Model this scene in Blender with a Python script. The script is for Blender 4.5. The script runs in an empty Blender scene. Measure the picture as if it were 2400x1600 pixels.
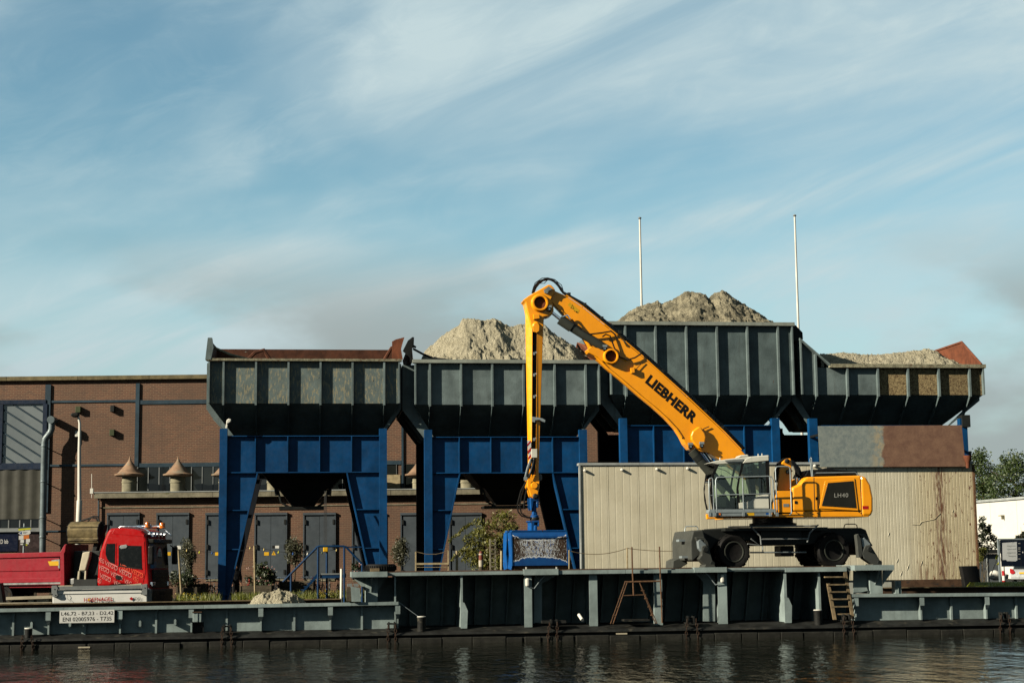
import bpy, bmesh, math, random
from mathutils import Vector, Matrix, noise
random.seed(7)
R = math.radians
SC = bpy.context.scene
COL = SC.collection
# ------------------------------------------------------------------ camera
CAM_LOC = Vector((0.0, 0.0, 2.9))
YAW, PITCH, ROLL = R(7.0), R(7.62), R(-0.62)
FP = 3900.0                                   # focal length in photo pixels (2400 wide)
CAMR = Matrix.Rotation(-YAW, 3, 'Z') @ Matrix.Rotation(R(90) + PITCH, 3, 'X') @ Matrix.Rotation(ROLL, 3, 'Z')
cam = bpy.data.cameras.new('camera')
cam.sensor_width = 36.0; cam.lens = 36.0 * FP / 2400.0
cam.clip_start = 0.5; cam.clip_end = 5000
camo = bpy.data.objects.new('camera', cam); COL.objects.link(camo)
camo.matrix_world = Matrix.Translation(CAM_LOC) @ CAMR.to_4x4()
SC.camera = camo
# ------------------------------------------------------------------ sun and sky
SUN = Vector((-0.88, -0.330, 0.43)).normalized()          # direction towards the sun
sun = bpy.data.lights.new('sun', 'SUN'); sun.energy = 5.0; sun.angle = R(0.5); sun.color = (1.0, 0.90, 0.72)
suno = bpy.data.objects.new('sun', sun); COL.objects.link(suno)
suno.rotation_euler = SUN.to_track_quat('Z', 'Y').to_euler()
suno.location = (-60, -40, 50)
W = bpy.data.worlds.new('World'); SC.world = W; W.use_nodes = True
nt = W.node_tree; nt.nodes.clear()
def wn(t, **k):
    n = nt.nodes.new(t)
    for a, b in k.items(): setattr(n, a, b)
    return n
def wl(a, b): nt.links.new(a, b)
def wmath(op, a, b=None, c=None, clamp=False):
    n = wn('ShaderNodeMath', operation=op, use_clamp=clamp)
    for i, v in enumerate((a, b, c)):
        if v is None: continue
        if isinstance(v, (int, float)): n.inputs[i].default_value = v
        else: wl(v, n.inputs[i])
    return n.outputs[0]
sky = wn('ShaderNodeTexSky', sky_type='NISHITA', sun_disc=False)
sky.sun_elevation = math.asin(SUN.z)
sky.sun_rotation = math.atan2(SUN.x, SUN.y)
sky.air_density = 1.0; sky.dust_density = 0.05; sky.ozone_density = 1.6
tc = wn('ShaderNodeTexCoord')
sep = wn('ShaderNodeSeparateXYZ'); wl(tc.outputs['Generated'], sep.inputs[0])
rot = wn('ShaderNodeMapping'); rot.inputs['Rotation'].default_value = (0, R(17), 0); wl(tc.outputs['Generated'], rot.inputs[0])
def cloud(sc, scale, detail, rough, dist, off=(0, 0, 0)):
    m = wn('ShaderNodeMapping'); m.inputs['Scale'].default_value = sc; m.inputs['Location'].default_value = off
    wl(rot.outputs[0], m.inputs[0])
    n = wn('ShaderNodeTexNoise'); n.inputs['Scale'].default_value = scale; n.inputs['Detail'].default_value = detail
    n.inputs['Roughness'].default_value = rough; n.inputs['Distortion'].default_value = dist
    wl(m.outputs[0], n.inputs['Vector'])
    return n.outputs['Fac']
def ramp(x, lo, hi):
    n = wn('ShaderNodeMapRange', interpolation_type='SMOOTHSTEP'); wl(x, n.inputs[0])
    n.inputs[1].default_value = lo; n.inputs[2].default_value = hi
    return n.outputs[0]
c_big = ramp(cloud((2.6, 2.6, 8.0), 1.0, 3, 0.5, 0.6, (0.35, 0.2, 0.3)), 0.27, 0.60)
c_fib = ramp(cloud((3.6, 3.6, 17.0), 1.0, 8, 0.56, 1.0, (1.7, 2.3, 0)), 0.26, 0.74)
c_fin = ramp(cloud((17, 17, 46), 1.0, 8, 0.65, 0.8, (0.2, 5.3, 0)), 0.36, 0.78)
mask = wmath('ADD', wmath('MULTIPLY', c_big, wmath('ADD', wmath('MULTIPLY', c_fib, 0.60), 0.36)), wmath('MULTIPLY', wmath('MULTIPLY', c_fib, c_fin), 0.30), clamp=True)
def _dir(px, py): return (CAMR @ Vector(((px - 1200) / FP, -(py - 800) / FP, -1.0))).normalized()
wn_ = _dir(1180, 618).cross(_dir(2390, 342)).normalized()          # great circle of the long thin cirrus wisp
dp = wn('ShaderNodeVectorMath', operation='DOT_PRODUCT'); wl(tc.outputs['Generated'], dp.inputs[0]); dp.inputs[1].default_value = tuple(wn_)
wis = wmath('ABSOLUTE', wmath('ADD', dp.outputs['Value'], wmath('MULTIPLY', wmath('SUBTRACT', cloud((6, 6, 9), 1.0, 4, 0.5, 0.3), 0.5), 0.03)))
wrm = wn('ShaderNodeMapRange', interpolation_type='SMOOTHSTEP'); wl(wis, wrm.inputs[0]); wrm.inputs[1].default_value = 0.001; wrm.inputs[2].default_value = 0.014; wrm.inputs[3].default_value = 0.75; wrm.inputs[4].default_value = 0.0
mask = wmath('ADD', mask, wmath('MULTIPLY', wrm.outputs[0], c_fib), clamp=True)
haze = wn('ShaderNodeMapRange', interpolation_type='SMOOTHSTEP'); wl(sep.outputs[2], haze.inputs[0]); haze.inputs[1].default_value = 0.0; haze.inputs[2].default_value = 0.17; haze.inputs[3].default_value = 0.75; haze.inputs[4].default_value = 0.0
SKY_STR = 0.05
skc = wn('ShaderNodeMix', data_type='RGBA', blend_type='MULTIPLY'); skc.inputs[0].default_value = 1.0
wl(sky.outputs[0], skc.inputs[6]); skc.inputs[7].default_value = (0.439, 0.545, 0.475, 1)
mx = wn('ShaderNodeMix', data_type='RGBA'); wl(mask, mx.inputs[0]); wl(skc.outputs[2], mx.inputs[6])
mx.inputs[7].default_value = (2.16, 2.68, 2.79, 1)
mxh = wn('ShaderNodeMix', data_type='RGBA'); wl(haze.outputs[0], mxh.inputs[0]); wl(mx.outputs[2], mxh.inputs[6]); mxh.inputs[7].default_value = (1.52, 1.85, 1.93, 1)
# low grey cumulus banks near the horizon
m2 = wn('ShaderNodeMapping'); m2.inputs['Scale'].default_value = (3.2, 3.2, 7.5); m2.inputs['Location'].default_value = (3.3, 0.6, 0.2); wl(tc.outputs['Generated'], m2.inputs[0])
n2 = wn('ShaderNodeTexNoise'); n2.inputs['Scale'].default_value = 1.35; n2.inputs['Detail'].default_value = 7; n2.inputs['Roughness'].default_value = 0.5; wl(m2.outputs[0], n2.inputs['Vector'])
hz2 = wn('ShaderNodeMapRange', interpolation_type='SMOOTHSTEP'); wl(sep.outputs[2], hz2.inputs[0]); hz2.inputs[1].default_value = 0.13; hz2.inputs[2].default_value = 0.205; hz2.inputs[3].default_value = 1.0; hz2.inputs[4].default_value = 0.0
cum = wmath('MULTIPLY', ramp(n2.outputs['Fac'], 0.41, 0.58), wmath('MULTIPLY', hz2.outputs[0], 0.9))
mx2 = wn('ShaderNodeMix', data_type='RGBA'); wl(cum, mx2.inputs[0]); wl(mxh.outputs[2], mx2.inputs[6]); mx2.inputs[7].default_value = (1.38, 1.58, 1.56, 1)
bg = wn('ShaderNodeBackground'); wl(mx2.outputs[2], bg.inputs[0]); bg.inputs[1].default_value = SKY_STR
wo = wn('ShaderNodeOutputWorld'); wl(bg.outputs[0], wo.inputs[0])
SC.view_settings.view_transform = 'Standard'; SC.view_settings.look = 'None'
SC.view_settings.exposure = 2.35; SC.view_settings.gamma = 1.0; SC.view_settings.use_curve_mapping = False
SC.cycles.max_bounces = 6; SC.cycles.diffuse_bounces = 1; SC.cycles.glossy_bounces = 3; SC.cycles.transmission_bounces = 4; SC.cycles.transparent_max_bounces = 8
SC.cycles.caustics_reflective = False; SC.cycles.caustics_refractive = False
SC.cycles.sample_clamp_indirect = 4.0
try: SC.cycles.use_denoising = True
except Exception: pass

# ------------------------------------------------------------------ frames: a photo pixel -> a metric point on a plane of the place
class Fr:
    def __init__(s, ox=0, oy=0, oz=0, rz=0):
        s.o = Vector((ox, oy, oz)); s.c = math.cos(rz); s.s = math.sin(rz)
    def w(s, x, y, z): return (s.o.x + s.c * x - s.s * y, s.o.y + s.s * x + s.c * y, s.o.z + z)
    def loc(s, q): return (s.c * q[0] + s.s * q[1], -s.s * q[0] + s.c * q[1], q[2])
    def p(s, px, py, d=0.0):
        r = s.loc(CAMR @ Vector(((px - 1200) / FP, -(py - 800) / FP, -1.0)))
        c = s.loc(CAM_LOC - s.o)
        t = (d - c[1]) / r[1]
        return (c[0] + t * r[0], c[2] + t * r[2])
    def x(s, px, py=1250, d=0.0): return s.p(px, py, d)[0]
    def z(s, py, px=1200, d=0.0): return s.p(px, py, d)[1]
    def poly(s, pts, d=0.0): return [s.p(a, b, d) for a, b in pts]
W0 = Fr()

class MB:
    def __init__(s, fr=W0): s.fr = fr; s.v = []; s.f = []
    def add(s, vs, fs):
        o = len(s.v); s.v += [s.fr.w(*q) for q in vs]; s.f += [tuple(i + o for i in f) for f in fs]; return s
    def box(s, x0, x1, y0, y1, z0, z1):
        if x0 > x1: x0, x1 = x1, x0
        if y0 > y1: y0, y1 = y1, y0
        if z0 > z1: z0, z1 = z1, z0
        return s.add([(x0, y0, z0), (x1, y0, z0), (x1, y1, z0), (x0, y1, z0), (x0, y0, z1), (x1, y0, z1), (x1, y1, z1), (x0, y1, z1)],
                     [(0, 3, 2, 1), (4, 5, 6, 7), (0, 1, 5, 4), (1, 2, 6, 5), (2, 3, 7, 6), (3, 0, 4, 7)])
    def pbox(s, px0, py0, px1, py1, d0, d1):
        x0, z1 = s.fr.p(px0, py0, d0); x1, z0 = s.fr.p(px1, py1, d0)
        return s.box(x0, x1, d0, d1, z0, z1)
    def hexa(s, a, b):                       # two quads (4 points each) joined
        return s.add(list(a) + list(b), [(0, 1, 2, 3), (7, 6, 5, 4), (0, 4, 5, 1), (1, 5, 6, 2), (2, 6, 7, 3), (3, 7, 4, 0)])
    def prism(s, pts, d0, d1, axis='y'):
        n = len(pts)
        ar = sum(pts[i][0] * pts[(i + 1) % n][1] - pts[(i + 1) % n][0] * pts[i][1] for i in range(n))
        if ar < 0: pts = pts[::-1]
        if axis == 'y': mk = lambda q, d: (q[0], d, q[1])
        elif axis == 'x': mk = lambda q, d: (d, q[0], q[1])
        else: mk = lambda q, d: (q[0], q[1], d)
        vs = [mk(q, d0) for q in pts] + [mk(q, d1) for q in pts]
        fs = [tuple(range(n)), tuple(range(2 * n - 1, n - 1, -1))] + [(i, i + n, (i + 1) % n + n, (i + 1) % n) for i in range(n)]
        if axis in ('x', 'z'): fs = [f[::-1] for f in fs]
        return s.add(vs, fs)
    def pprism(s, pts, d0, d1): return s.prism(s.fr.poly(pts, d0), d0, d1)
    def tube(s, pts, r, n=8, cap=True):
        P = [Vector(q) for q in pts]; rings = []; up = Vector((0.013, 0.021, 1)); nrm = None
        rs = r if isinstance(r, (list, tuple)) else [r] * len(P)
        for i, q in enumerate(P):
            t = (P[min(i + 1, len(P) - 1)] - P[max(i - 1, 0)]).normalized()
            if nrm is None:
                a = up if abs(t.z) < 0.95 else Vector((1, 0.01, 0)); nrm = (a - t * a.dot(t)).normalized()
            else:
                nrm = (nrm - t * nrm.dot(t)).normalized()
            b = t.cross(nrm)
            rings.append([tuple(q + (nrm * math.cos(k * 2 * math.pi / n) + b * math.sin(k * 2 * math.pi / n)) * rs[i]) for k in range(n)])
        vs = [q for rg in rings for q in rg]; fs = []
        for i in range(len(P) - 1):
            for k in range(n): fs.append((i * n + k, i * n + (k + 1) % n, (i + 1) * n + (k + 1) % n, (i + 1) * n + k))
        if cap: fs += [tuple(range(n - 1, -1, -1)), tuple(range((len(P) - 1) * n, len(P) * n))]
        return s.add(vs, fs)
    def cyl(s, a, b, r0, r1=None, n=20): return s.tube([a, b], [r0, r0 if r1 is None else r1], n)
    def ptube(s, pts, d, r, n=8):            # pixel polyline on plane d (or per point d)
        out = []
        for q in pts:
            dd = q[2] if len(q) > 2 else d
            x, z = s.fr.p(q[0], q[1], dd); out.append((x, dd, z))
        return s.tube(out, r, n)
    def lathe(s, cx, cy, prof, n=24):
        vs = [(cx + r * math.cos(k * 2 * math.pi / n), cy + r * math.sin(k * 2 * math.pi / n), z) for r, z in prof for k in range(n)]
        fs = []
        for i in range(len(prof) - 1):
            for k in range(n): fs.append((i * n + k, i * n + (k + 1) % n, (i + 1) * n + (k + 1) % n, (i + 1) * n + k))
        fs += [tuple(range(n - 1, -1, -1)), tuple(range((len(prof) - 1) * n, len(prof) * n))]
        return s.add(vs, fs)
    def disc(s, cx, cz, prof, n=32, caps=True):         # lathe about the local y axis: prof = [(r, y)]
        vs = [(cx + r * math.cos(k * 2 * math.pi / n), y, cz + r * math.sin(k * 2 * math.pi / n)) for r, y in prof for k in range(n)]
        fs = []
        for i in range(len(prof) - 1):
            for k in range(n): fs.append((i * n + k, (i + 1) * n + k, (i + 1) * n + (k + 1) % n, i * n + (k + 1) % n))
        if caps and prof[0][0] > 1e-6: fs.append(tuple(range(n)))
        if caps and prof[-1][0] > 1e-6: fs.append(tuple(range(len(prof) * n - 1, (len(prof) - 1) * n - 1, -1)))
        return s.add(vs, fs)
    def quad(s, a, b, c, d): return s.add([a, b, c, d], [(0, 1, 2, 3)])
    def build(s, name, mat, parent=None, smooth=False, bevel=0.0, label=None, kind=None, seg=2):
        if parent is None:
            xs = [q[0] for q in s.v]; ys = [q[1] for q in s.v]; zs = [q[2] for q in s.v]
            L = Vector(((min(xs) + max(xs)) / 2, (min(ys) + max(ys)) / 2, min(zs)))
        else:
            L = Vector((0, 0, 0)); q = parent
            while q is not None: L = L + Vector(q.location); q = q.parent
        me = bpy.data.meshes.new(name)
        me.from_pydata([(q[0] - L.x, q[1] - L.y, q[2] - L.z) for q in s.v], [], s.f); me.update()
        if mat: me.materials.append(MAT(mat))
        o = bpy.data.objects.new(name, me); COL.objects.link(o)
        if parent is None: o.location = L
        else: o.parent = parent
        if smooth:
            me.polygons.foreach_set('use_smooth', [True] * len(me.polygons))
            try: me.set_sharp_from_angle(angle=R(smooth if smooth is not True else 40))
            except Exception: pass
        if bevel:
            m = o.modifiers.new('bevel', 'BEVEL'); m.width = bevel; m.segments = seg; m.limit_method = 'ANGLE'; m.angle_limit = R(35)
        if label: o['label'] = label
        if kind: o['kind'] = kind
        return o

def thing(name, label, cat, loc, group=None):
    o = bpy.data.objects.new(name, None); COL.objects.link(o); o.location = loc; o.empty_display_size = 0.3
    o['label'] = label; o['category'] = cat
    if group: o['group'] = group
    return o
def tag(o, label, cat, group=None):
    o['label'] = label; o['category'] = cat
    if group: o['group'] = group
    return o
def struct(o): o['kind'] = 'structure'; return o

_fontcache = {}
def text_mesh(s, offset=0.0, shear=0.0, spacing=1.0):
    key = (s, offset, shear, spacing)
    if key in _fontcache: return _fontcache[key]
    cu = bpy.data.curves.new('t', 'FONT'); cu.body = s; cu.size = 1.0; cu.offset = offset; cu.shear = shear; cu.space_character = spacing; cu.resolution_u = 3
    ob = bpy.data.objects.new('t', cu); COL.objects.link(ob)
    dg = bpy.context.evaluated_depsgraph_get(); dg.update()
    me = bpy.data.meshes.new_from_object(ob.evaluated_get(dg))
    vs = [(q.co.x, q.co.y) for q in me.vertices]; fs = [tuple(p.vertices) for p in me.polygons]
    bpy.data.objects.remove(ob); bpy.data.curves.remove(cu); bpy.data.meshes.remove(me)
    x0 = min(q[0] for q in vs); x1 = max(q[0] for q in vs); y0 = min(q[1] for q in vs); y1 = max(q[1] for q in vs)
    vs = [((q[0] - x0) / (x1 - x0), (q[1] - y0) / (y1 - y0)) for q in vs]
    _fontcache[key] = (vs, fs); return vs, fs
def ptext(name, s, fr, a, b, c, d, mat, parent, **k):
    """lettering on plane d: a = lower-left, b = lower-right, c = upper-left, as photo pixels; letters are 4 mm thick"""
    vs, fs = text_mesh(s, **k)
    A = fr.p(*a, d); B = fr.p(*b, d); C = fr.p(*c, d)
    m = MB(fr)
    P = lambda q, y: (A[0] + q[0] * (B[0] - A[0]) + q[1] * (C[0] - A[0]), y, A[1] + q[0] * (B[1] - A[1]) + q[1] * (C[1] - A[1]))
    m.add([P(q, d) for q in vs], fs)
    return m.build(name, mat, parent)
# ------------------------------------------------------------------ procedural materials
_mats = {}; _defs = {}
ALB = 0.245
def MAT(n):
    if n not in _mats: _mats[n] = _defs[n](n)
    return _mats[n]
class N:
    def __init__(s, name):
        s.m = bpy.data.materials.new(name); s.m.use_nodes = True; s.t = s.m.node_tree; s.t.nodes.clear()
        s.out = s.n('ShaderNodeOutputMaterial'); s.b = s.n('ShaderNodeBsdfPrincipled'); s.l(s.b.outputs[0], s.out.inputs[0])
        s._pos = None; s.alb = ALB * {'cat_yellow': 1.38, 'brick': 0.88, 'tank_white': 1.3, 'cab_white': 1.3, 'post_white': 1.2}.get(name, 1.0)
    def n(s, t, **k):
        q = s.t.nodes.new(t)
        for a, b in k.items(): setattr(q, a, b)
        return q
    def l(s, a, b): s.t.links.new(a, b)
    @property
    def pos(s):
        if s._pos is None: s._pos = s.n('ShaderNodeNewGeometry').outputs['Position']
        return s._pos
    def noise(s, scale, detail=6, rough=0.6, sc=(1, 1, 1), dist=0.0, loc=(0, 0, 0), fac=True):
        m = s.n('ShaderNodeMapping'); m.inputs['Scale'].default_value = sc; m.inputs['Location'].default_value = loc; s.l(s.pos, m.inputs[0])
        q = s.n('ShaderNodeTexNoise'); q.inputs['Scale'].default_value = scale; q.inputs['Detail'].default_value = detail; q.inputs['Roughness'].default_value = rough; q.inputs['Distortion'].default_value = dist
        s.l(m.outputs[0], q.inputs['Vector']); return q.outputs['Fac']
    def rng(s, x, lo, hi, a=0.0, b=1.0, smooth=True):
        q = s.n('ShaderNodeMapRange', interpolation_type='SMOOTHSTEP' if smooth else 'LINEAR'); s.l(x, q.inputs[0])
        for i, vv in enumerate((lo, hi, a, b)): q.inputs[i + 1].default_value = vv
        return q.outputs[0]
    def math(s, op, a, b=None, clamp=False):
        q = s.n('ShaderNodeMath', operation=op, use_clamp=clamp)
        for i, vv in enumerate((a, b)):
            if vv is None: continue
            if isinstance(vv, (int, float)): q.inputs[i].default_value = vv
            else: s.l(vv, q.inputs[i])
        return q.outputs[0]
    def mix(s, f, a, b, mode='MIX'):
        q = s.n('ShaderNodeMix', data_type='RGBA', blend_type=mode)
        for i, vv in ((0, f), (6, a), (7, b)):
            if isinstance(vv, (int, float)): q.inputs[i].default_value = vv
            elif isinstance(vv, (tuple, list)): q.inputs[i].default_value = tuple(vv[:3]) + (1,)
            else: s.l(vv, q.inputs[i])
        return q.outputs[2]
    def xyz(s):
        q = s.n('ShaderNodeSeparateXYZ'); s.l(s.pos, q.inputs[0]); return q.outputs
    def bump(s, h, strength=0.3, dist=0.02):
        q = s.n('ShaderNodeBump'); q.inputs['Strength'].default_value = strength; q.inputs['Distance'].default_value = dist; s.l(h, q.inputs['Height']); s.l(q.outputs[0], s.b.inputs['Normal'])
    def done(s, col, rough=0.5, metal=0.0, coat=0.0, spec=0.5):
        i = s.b.inputs
        if metal < 0.9: col = tuple(q * s.alb for q in col) if isinstance(col, (tuple, list)) else s.mix(1.0, col, (s.alb,) * 3, 'MULTIPLY')
        if isinstance(col, (tuple, list)): i['Base Color'].default_value = tuple(col[:3]) + (1,)
        else: s.l(col, i['Base Color'])
        if isinstance(rough, (int, float)): i['Roughness'].default_value = rough
        else: s.l(rough, i['Roughness'])
        i['Metallic'].default_value = metal; i['Coat Weight'].default_value = coat; i['Coat Roughness'].default_value = 0.12
        i['Specular IOR Level'].default_value = spec
        return s.m
def sc3(c, k): return tuple(min(1.0, q * k) for q in c)
def paint(name, base, rough=0.45, var=0.22, scale=1.3, streak=0.25, dirt=(0.05, 0.045, 0.035), dirt_amt=0.25, layers=(), bump=0.08, metal=0.0, coat=0.0, spec=0.08, dent=0.0):
    def f(n):
        g = N(n)
        c = g.mix(g.rng(g.noise(scale, 8, 0.65), 0.3, 0.7), sc3(base, 1 - var), sc3(base, 1 + var))
        oi = g.n('ShaderNodeObjectInfo'); rv = g.rng(oi.outputs['Random'], 0, 1, 1.0 - var * .4, 1.0 + var * .4, False)
        cv = g.n('ShaderNodeCombineColor'); [g.l(rv, cv.inputs[k]) for k in range(3)]; c = g.mix(1.0, c, cv.outputs[0], 'MULTIPLY')
        if streak: c = g.mix(g.rng(g.noise(1.0, 6, 0.6, (7, 7, 0.45)), 0.5, 0.8, 0, streak), c, dirt)
        if dirt_amt: c = g.mix(g.rng(g.noise(3.7, 9, 0.7, loc=(5, 2, 9)), 0.52, 0.85, 0, dirt_amt), c, dirt)
        h = g.noise(14, 5, 0.6)
        for (lc, thr, lsc, soft, det) in layers:
            q = g.noise(1.0, det, 0.68, lsc, 0.3, (thr * 13, 3.3, lsc[2]))
            k = g.rng(q, thr, thr + soft)
            c = g.mix(k, c, g.mix(g.noise(9, 5), sc3(lc, 0.7), sc3(lc, 1.25)))
        if dent: g.bump(g.math('ADD', g.math('MULTIPLY', h, 0.05), g.noise(0.9, 1, 0.4, (1, 1, 0.6), 0.2)), 1.0, dent)
        elif bump: g.bump(h, bump, 0.02)
        return g.done(c, g.rng(g.noise(6, 5), 0.2, 0.8, max(0.02, rough - 0.1), min(1, rough + 0.15)), metal, coat, spec)
    _defs[name] = f
RUST = (0.13, 0.045, 0.018)
HG = (0.165, 0.215, 0.218)
paint('hopper_grey_worn', (0.155, 0.20, 0.195), layers=[((0.36, 0.33, 0.22), 0.505, (13, 13, 3.8), 0.10, 12), ((0.05, 0.04, 0.025), 0.66, (9, 9, 5), 0.05, 6)], bump=0.25)
paint('hopper_grey', HG, layers=[((0.22, 0.17, 0.09), 0.70, (6, 6, 1.6), 0.05, 9), (RUST, 0.66, (9, 9, 0.8), 0.06, 7)], streak=0.4, dent=0.12)
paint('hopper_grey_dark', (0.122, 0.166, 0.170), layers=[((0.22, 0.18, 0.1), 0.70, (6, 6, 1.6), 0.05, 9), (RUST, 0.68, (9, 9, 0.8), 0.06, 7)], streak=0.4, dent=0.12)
paint('hopper_crusted', (0.30, 0.23, 0.12), rough=0.9, var=0.4, scale=9, layers=[((0.12, 0.075, 0.04), 0.50, (12, 12, 12), 0.1, 8), ((0.105, 0.145, 0.155), 0.66, (2.5, 2.5, 1.0), 0.03, 5)], bump=0.9)
paint('hopper_rim', (0.27, 0.26, 0.18), rough=0.8, var=0.4, scale=6, layers=[(RUST, 0.55, (5, 5, 20), 0.1, 8), ((0.1, 0.11, 0.03), 0.60, (9, 9, 9), 0.08, 8)], bump=0.5)
paint('hopper_rim_clean', (0.30, 0.33, 0.29), var=0.2, layers=[(RUST, 0.60, (5, 5, 30), 0.1, 8)])
paint('hopper_blue', (0.0015, 0.058, 0.180), layers=[((0.16, 0.2, 0.2), 0.75, (10, 10, 2.2), 0.02, 8)], streak=0.35, dirt_amt=0.25, dirt=(0.004, 0.045, 0.10), rough=0.5, dent=0.06)
paint('blue_steel', (0.003, 0.038, 0.115), var=0.15)
paint('rust_plate', (0.105, 0.038, 0.02), rough=0.85, var=0.4, scale=2.2, layers=[((0.30, 0.35, 0.30), 0.655, (1.3, 1.3, 2.2), 0.02, 9), ((0.04, 0.02, 0.014), 0.6, (3, 3, 3), 0.1, 7)], bump=0.4)
paint('rust_orange', (0.19, 0.062, 0.03), rough=0.85, var=0.3, scale=3, layers=[((0.33, 0.25, 0.17), 0.72, (2, 2, 2), 0.05, 8)], bump=0.4)
paint('black_steel', (0.012, 0.014, 0.014), rough=0.6, var=0.4)
paint('barge_grey', (0.285, 0.355, 0.350), layers=[((0.30, 0.26, 0.17), 0.74, (3, 3, 1.2), 0.06, 8), ((0.05, 0.04, 0.03), 0.74, (5, 5, 2), 0.05, 7)], streak=0.28, dirt=(0.08, 0.085, 0.075), var=0.2, rough=0.4, dent=0.08)
paint('barge_deck', (0.09, 0.045, 0.025), rough=0.85, var=0.5, scale=4, bump=0.4)
paint('barge_black', (0.017, 0.018, 0.017), rough=0.55, var=0.5, scale=2.5, layers=[((0.07, 0.065, 0.05), 0.56, (2.2, 2.2, 5), 0.12, 8)], bump=0.3)
paint('fender_wood', (0.022, 0.022, 0.018), rough=0.75, var=0.5, scale=3, layers=[((0.02, 0.02, 0.016), 0.5, (1, 1, 9), 0.1, 6)], bump=0.5)
paint('chain_rust', (0.05, 0.028, 0.018), rough=0.8, var=0.4, scale=20)
paint('coaming_rust', (0.075, 0.042, 0.024), rough=0.85, var=0.4, scale=3, layers=[((0.03, 0.03, 0.03), 0.55, (2, 2, 5), 0.1, 7)])
paint('cat_yellow', (0.88, 0.325, 0.003), rough=0.32, var=0.06, streak=0.12, dirt=(0.30, 0.15, 0.03), dirt_amt=0.28, bump=0.0, coat=0.12, spec=0.2)
paint('machine_dark', (0.020, 0.023, 0.022), rough=0.45, var=0.25)
paint('cylinder_grey', (0.05, 0.055, 0.046), rough=0.42, var=0.15, dirt_amt=0.1)
paint('stabilizer_grey', (0.075, 0.08, 0.072), rough=0.45, var=0.15, layers=[((0.3, 0.27, 0.2), 0.76, (6, 6, 6), 0.04, 8)])
paint('galvanised', (0.36, 0.42, 0.44), rough=0.4, var=0.2, metal=0.35)
paint('galvanised_sheet', (0.27, 0.33, 0.33), rough=0.55, var=0.2, scale=5, streak=0.3, dirt=(0.40, 0.38, 0.26), metal=0.15)
paint('chrome', (0.55, 0.56, 0.58), rough=0.15, var=0.05, metal=1.0, streak=0, dirt_amt=0.05, bump=0)
paint('cab_white', (0.60, 0.60, 0.52), rough=0.35, var=0.05, dirt_amt=0.15, bump=0, coat=0.3)
paint('rubber', (0.0055, 0.0052, 0.005), rough=0.7, var=0.4, scale=6, dirt_amt=0.06, streak=0.0, spec=0.08, layers=[((0.09, 0.065, 0.04), 0.70, (4, 4, 4), 0.12, 8)], bump=0.3)
paint('rubber_clean', (0.012, 0.012, 0.012), rough=0.5, var=0.3)
paint('black_plastic', (0.010, 0.010, 0.010), rough=0.35, var=0.2, dirt_amt=0.1)
paint('panel_black', (0.022, 0.022, 0.018), rough=0.25, var=0.15, bump=0)
paint('letter_black', (0.008, 0.007, 0.006), rough=0.5, var=0.1, bump=0, streak=0, dirt_amt=0)
paint('letter_grey', (0.42, 0.42, 0.38), var=0.05, bump=0, streak=0)
paint('letter_white', (0.78, 0.78, 0.74), var=0.05, bump=0, streak=0)
paint('letter_red', (0.50, 0.012, 0.018), var=0.08, bump=0, streak=0)
paint('letter_pink', (0.66, 0.25, 0.23), var=0.06, bump=0, streak=0)
paint('letter_orange_red', (0.80, 0.10, 0.04), var=0.06, bump=0, streak=0)
paint('sticker_yellow', (0.80, 0.46, 0.02), var=0.06, bump=0, streak=0)
paint('sticker_lime', (0.62, 0.62, 0.04), var=0.06, bump=0, streak=0)
paint('sticker_orange', (0.75, 0.22, 0.05), var=0.06, bump=0, streak=0)
paint('sticker_blue', (0.02, 0.10, 0.35), var=0.06, bump=0, streak=0)
paint('truck_red', (0.44, 0.002, 0.003), rough=0.35, var=0.05, streak=0.0, dirt_amt=0.03, bump=0, coat=0.06, spec=0.08)
paint('bed_red', (0.36, 0.012, 0.026), rough=0.45, var=0.1, layers=[((0.5, 0.35, 0.3), 0.76, (8, 8, 14), 0.03, 8)], coat=0.15)
paint('bucket_steel', (0.20, 0.155, 0.075), rough=0.6, var=0.4, scale=3, layers=[((0.07, 0.05, 0.03), 0.55, (1.5, 1.5, 4), 0.1, 8)], metal=0.2)
paint('tank_white', (0.72, 0.72, 0.68), rough=0.4, var=0.06, dirt_amt=0.2, streak=0.12, dirt=(0.35, 0.33, 0.28))
paint('frame_grey', (0.24, 0.26, 0.26), var=0.15)
paint('cream_paint', (0.55, 0.49, 0.36), var=0.2, rough=0.6, layers=[((0.25, 0.2, 0.12), 0.68, (5, 5, 5), 0.08, 8)])
paint('aluminium', (0.5, 0.5, 0.48), rough=0.35, metal=0.6, var=0.1)
paint('beacon_orange', (0.85, 0.20, 0.008), rough=0.2, var=0.05, streak=0, bump=0, coat=0.6)
paint('concrete', (0.23, 0.21, 0.15), rough=0.9, var=0.3, scale=2, layers=[((0.12, 0.13, 0.06), 0.56, (1.2, 1.2, 3), 0.15, 8)], bump=0.5)
paint('coping', (0.17, 0.14, 0.075), rough=0.9, var=0.35, scale=2, layers=[((0.25, 0.17, 0.03), 0.66, (1, 1, 2), 0.1, 8)], bump=0.4)
paint('zinc_edge', (0.40, 0.43, 0.42), rough=0.5, var=0.2)
paint('trim_blue', (0.030, 0.058, 0.082), rough=0.5, var=0.25)
paint('frame_blue', (0.012, 0.024, 0.052), rough=0.45, var=0.2)
paint('door_grey', (0.075, 0.092, 0.108), rough=0.42, var=0.14, layers=[((0.03, 0.035, 0.045), 0.60, (1.1, 1.1, 1.1), 0.2, 6)], streak=0.12, dirt=(0.03, 0.03, 0.03))
paint('pipe_zinc', (0.15, 0.19, 0.205), rough=0.42, var=0.25, metal=0.2)
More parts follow.
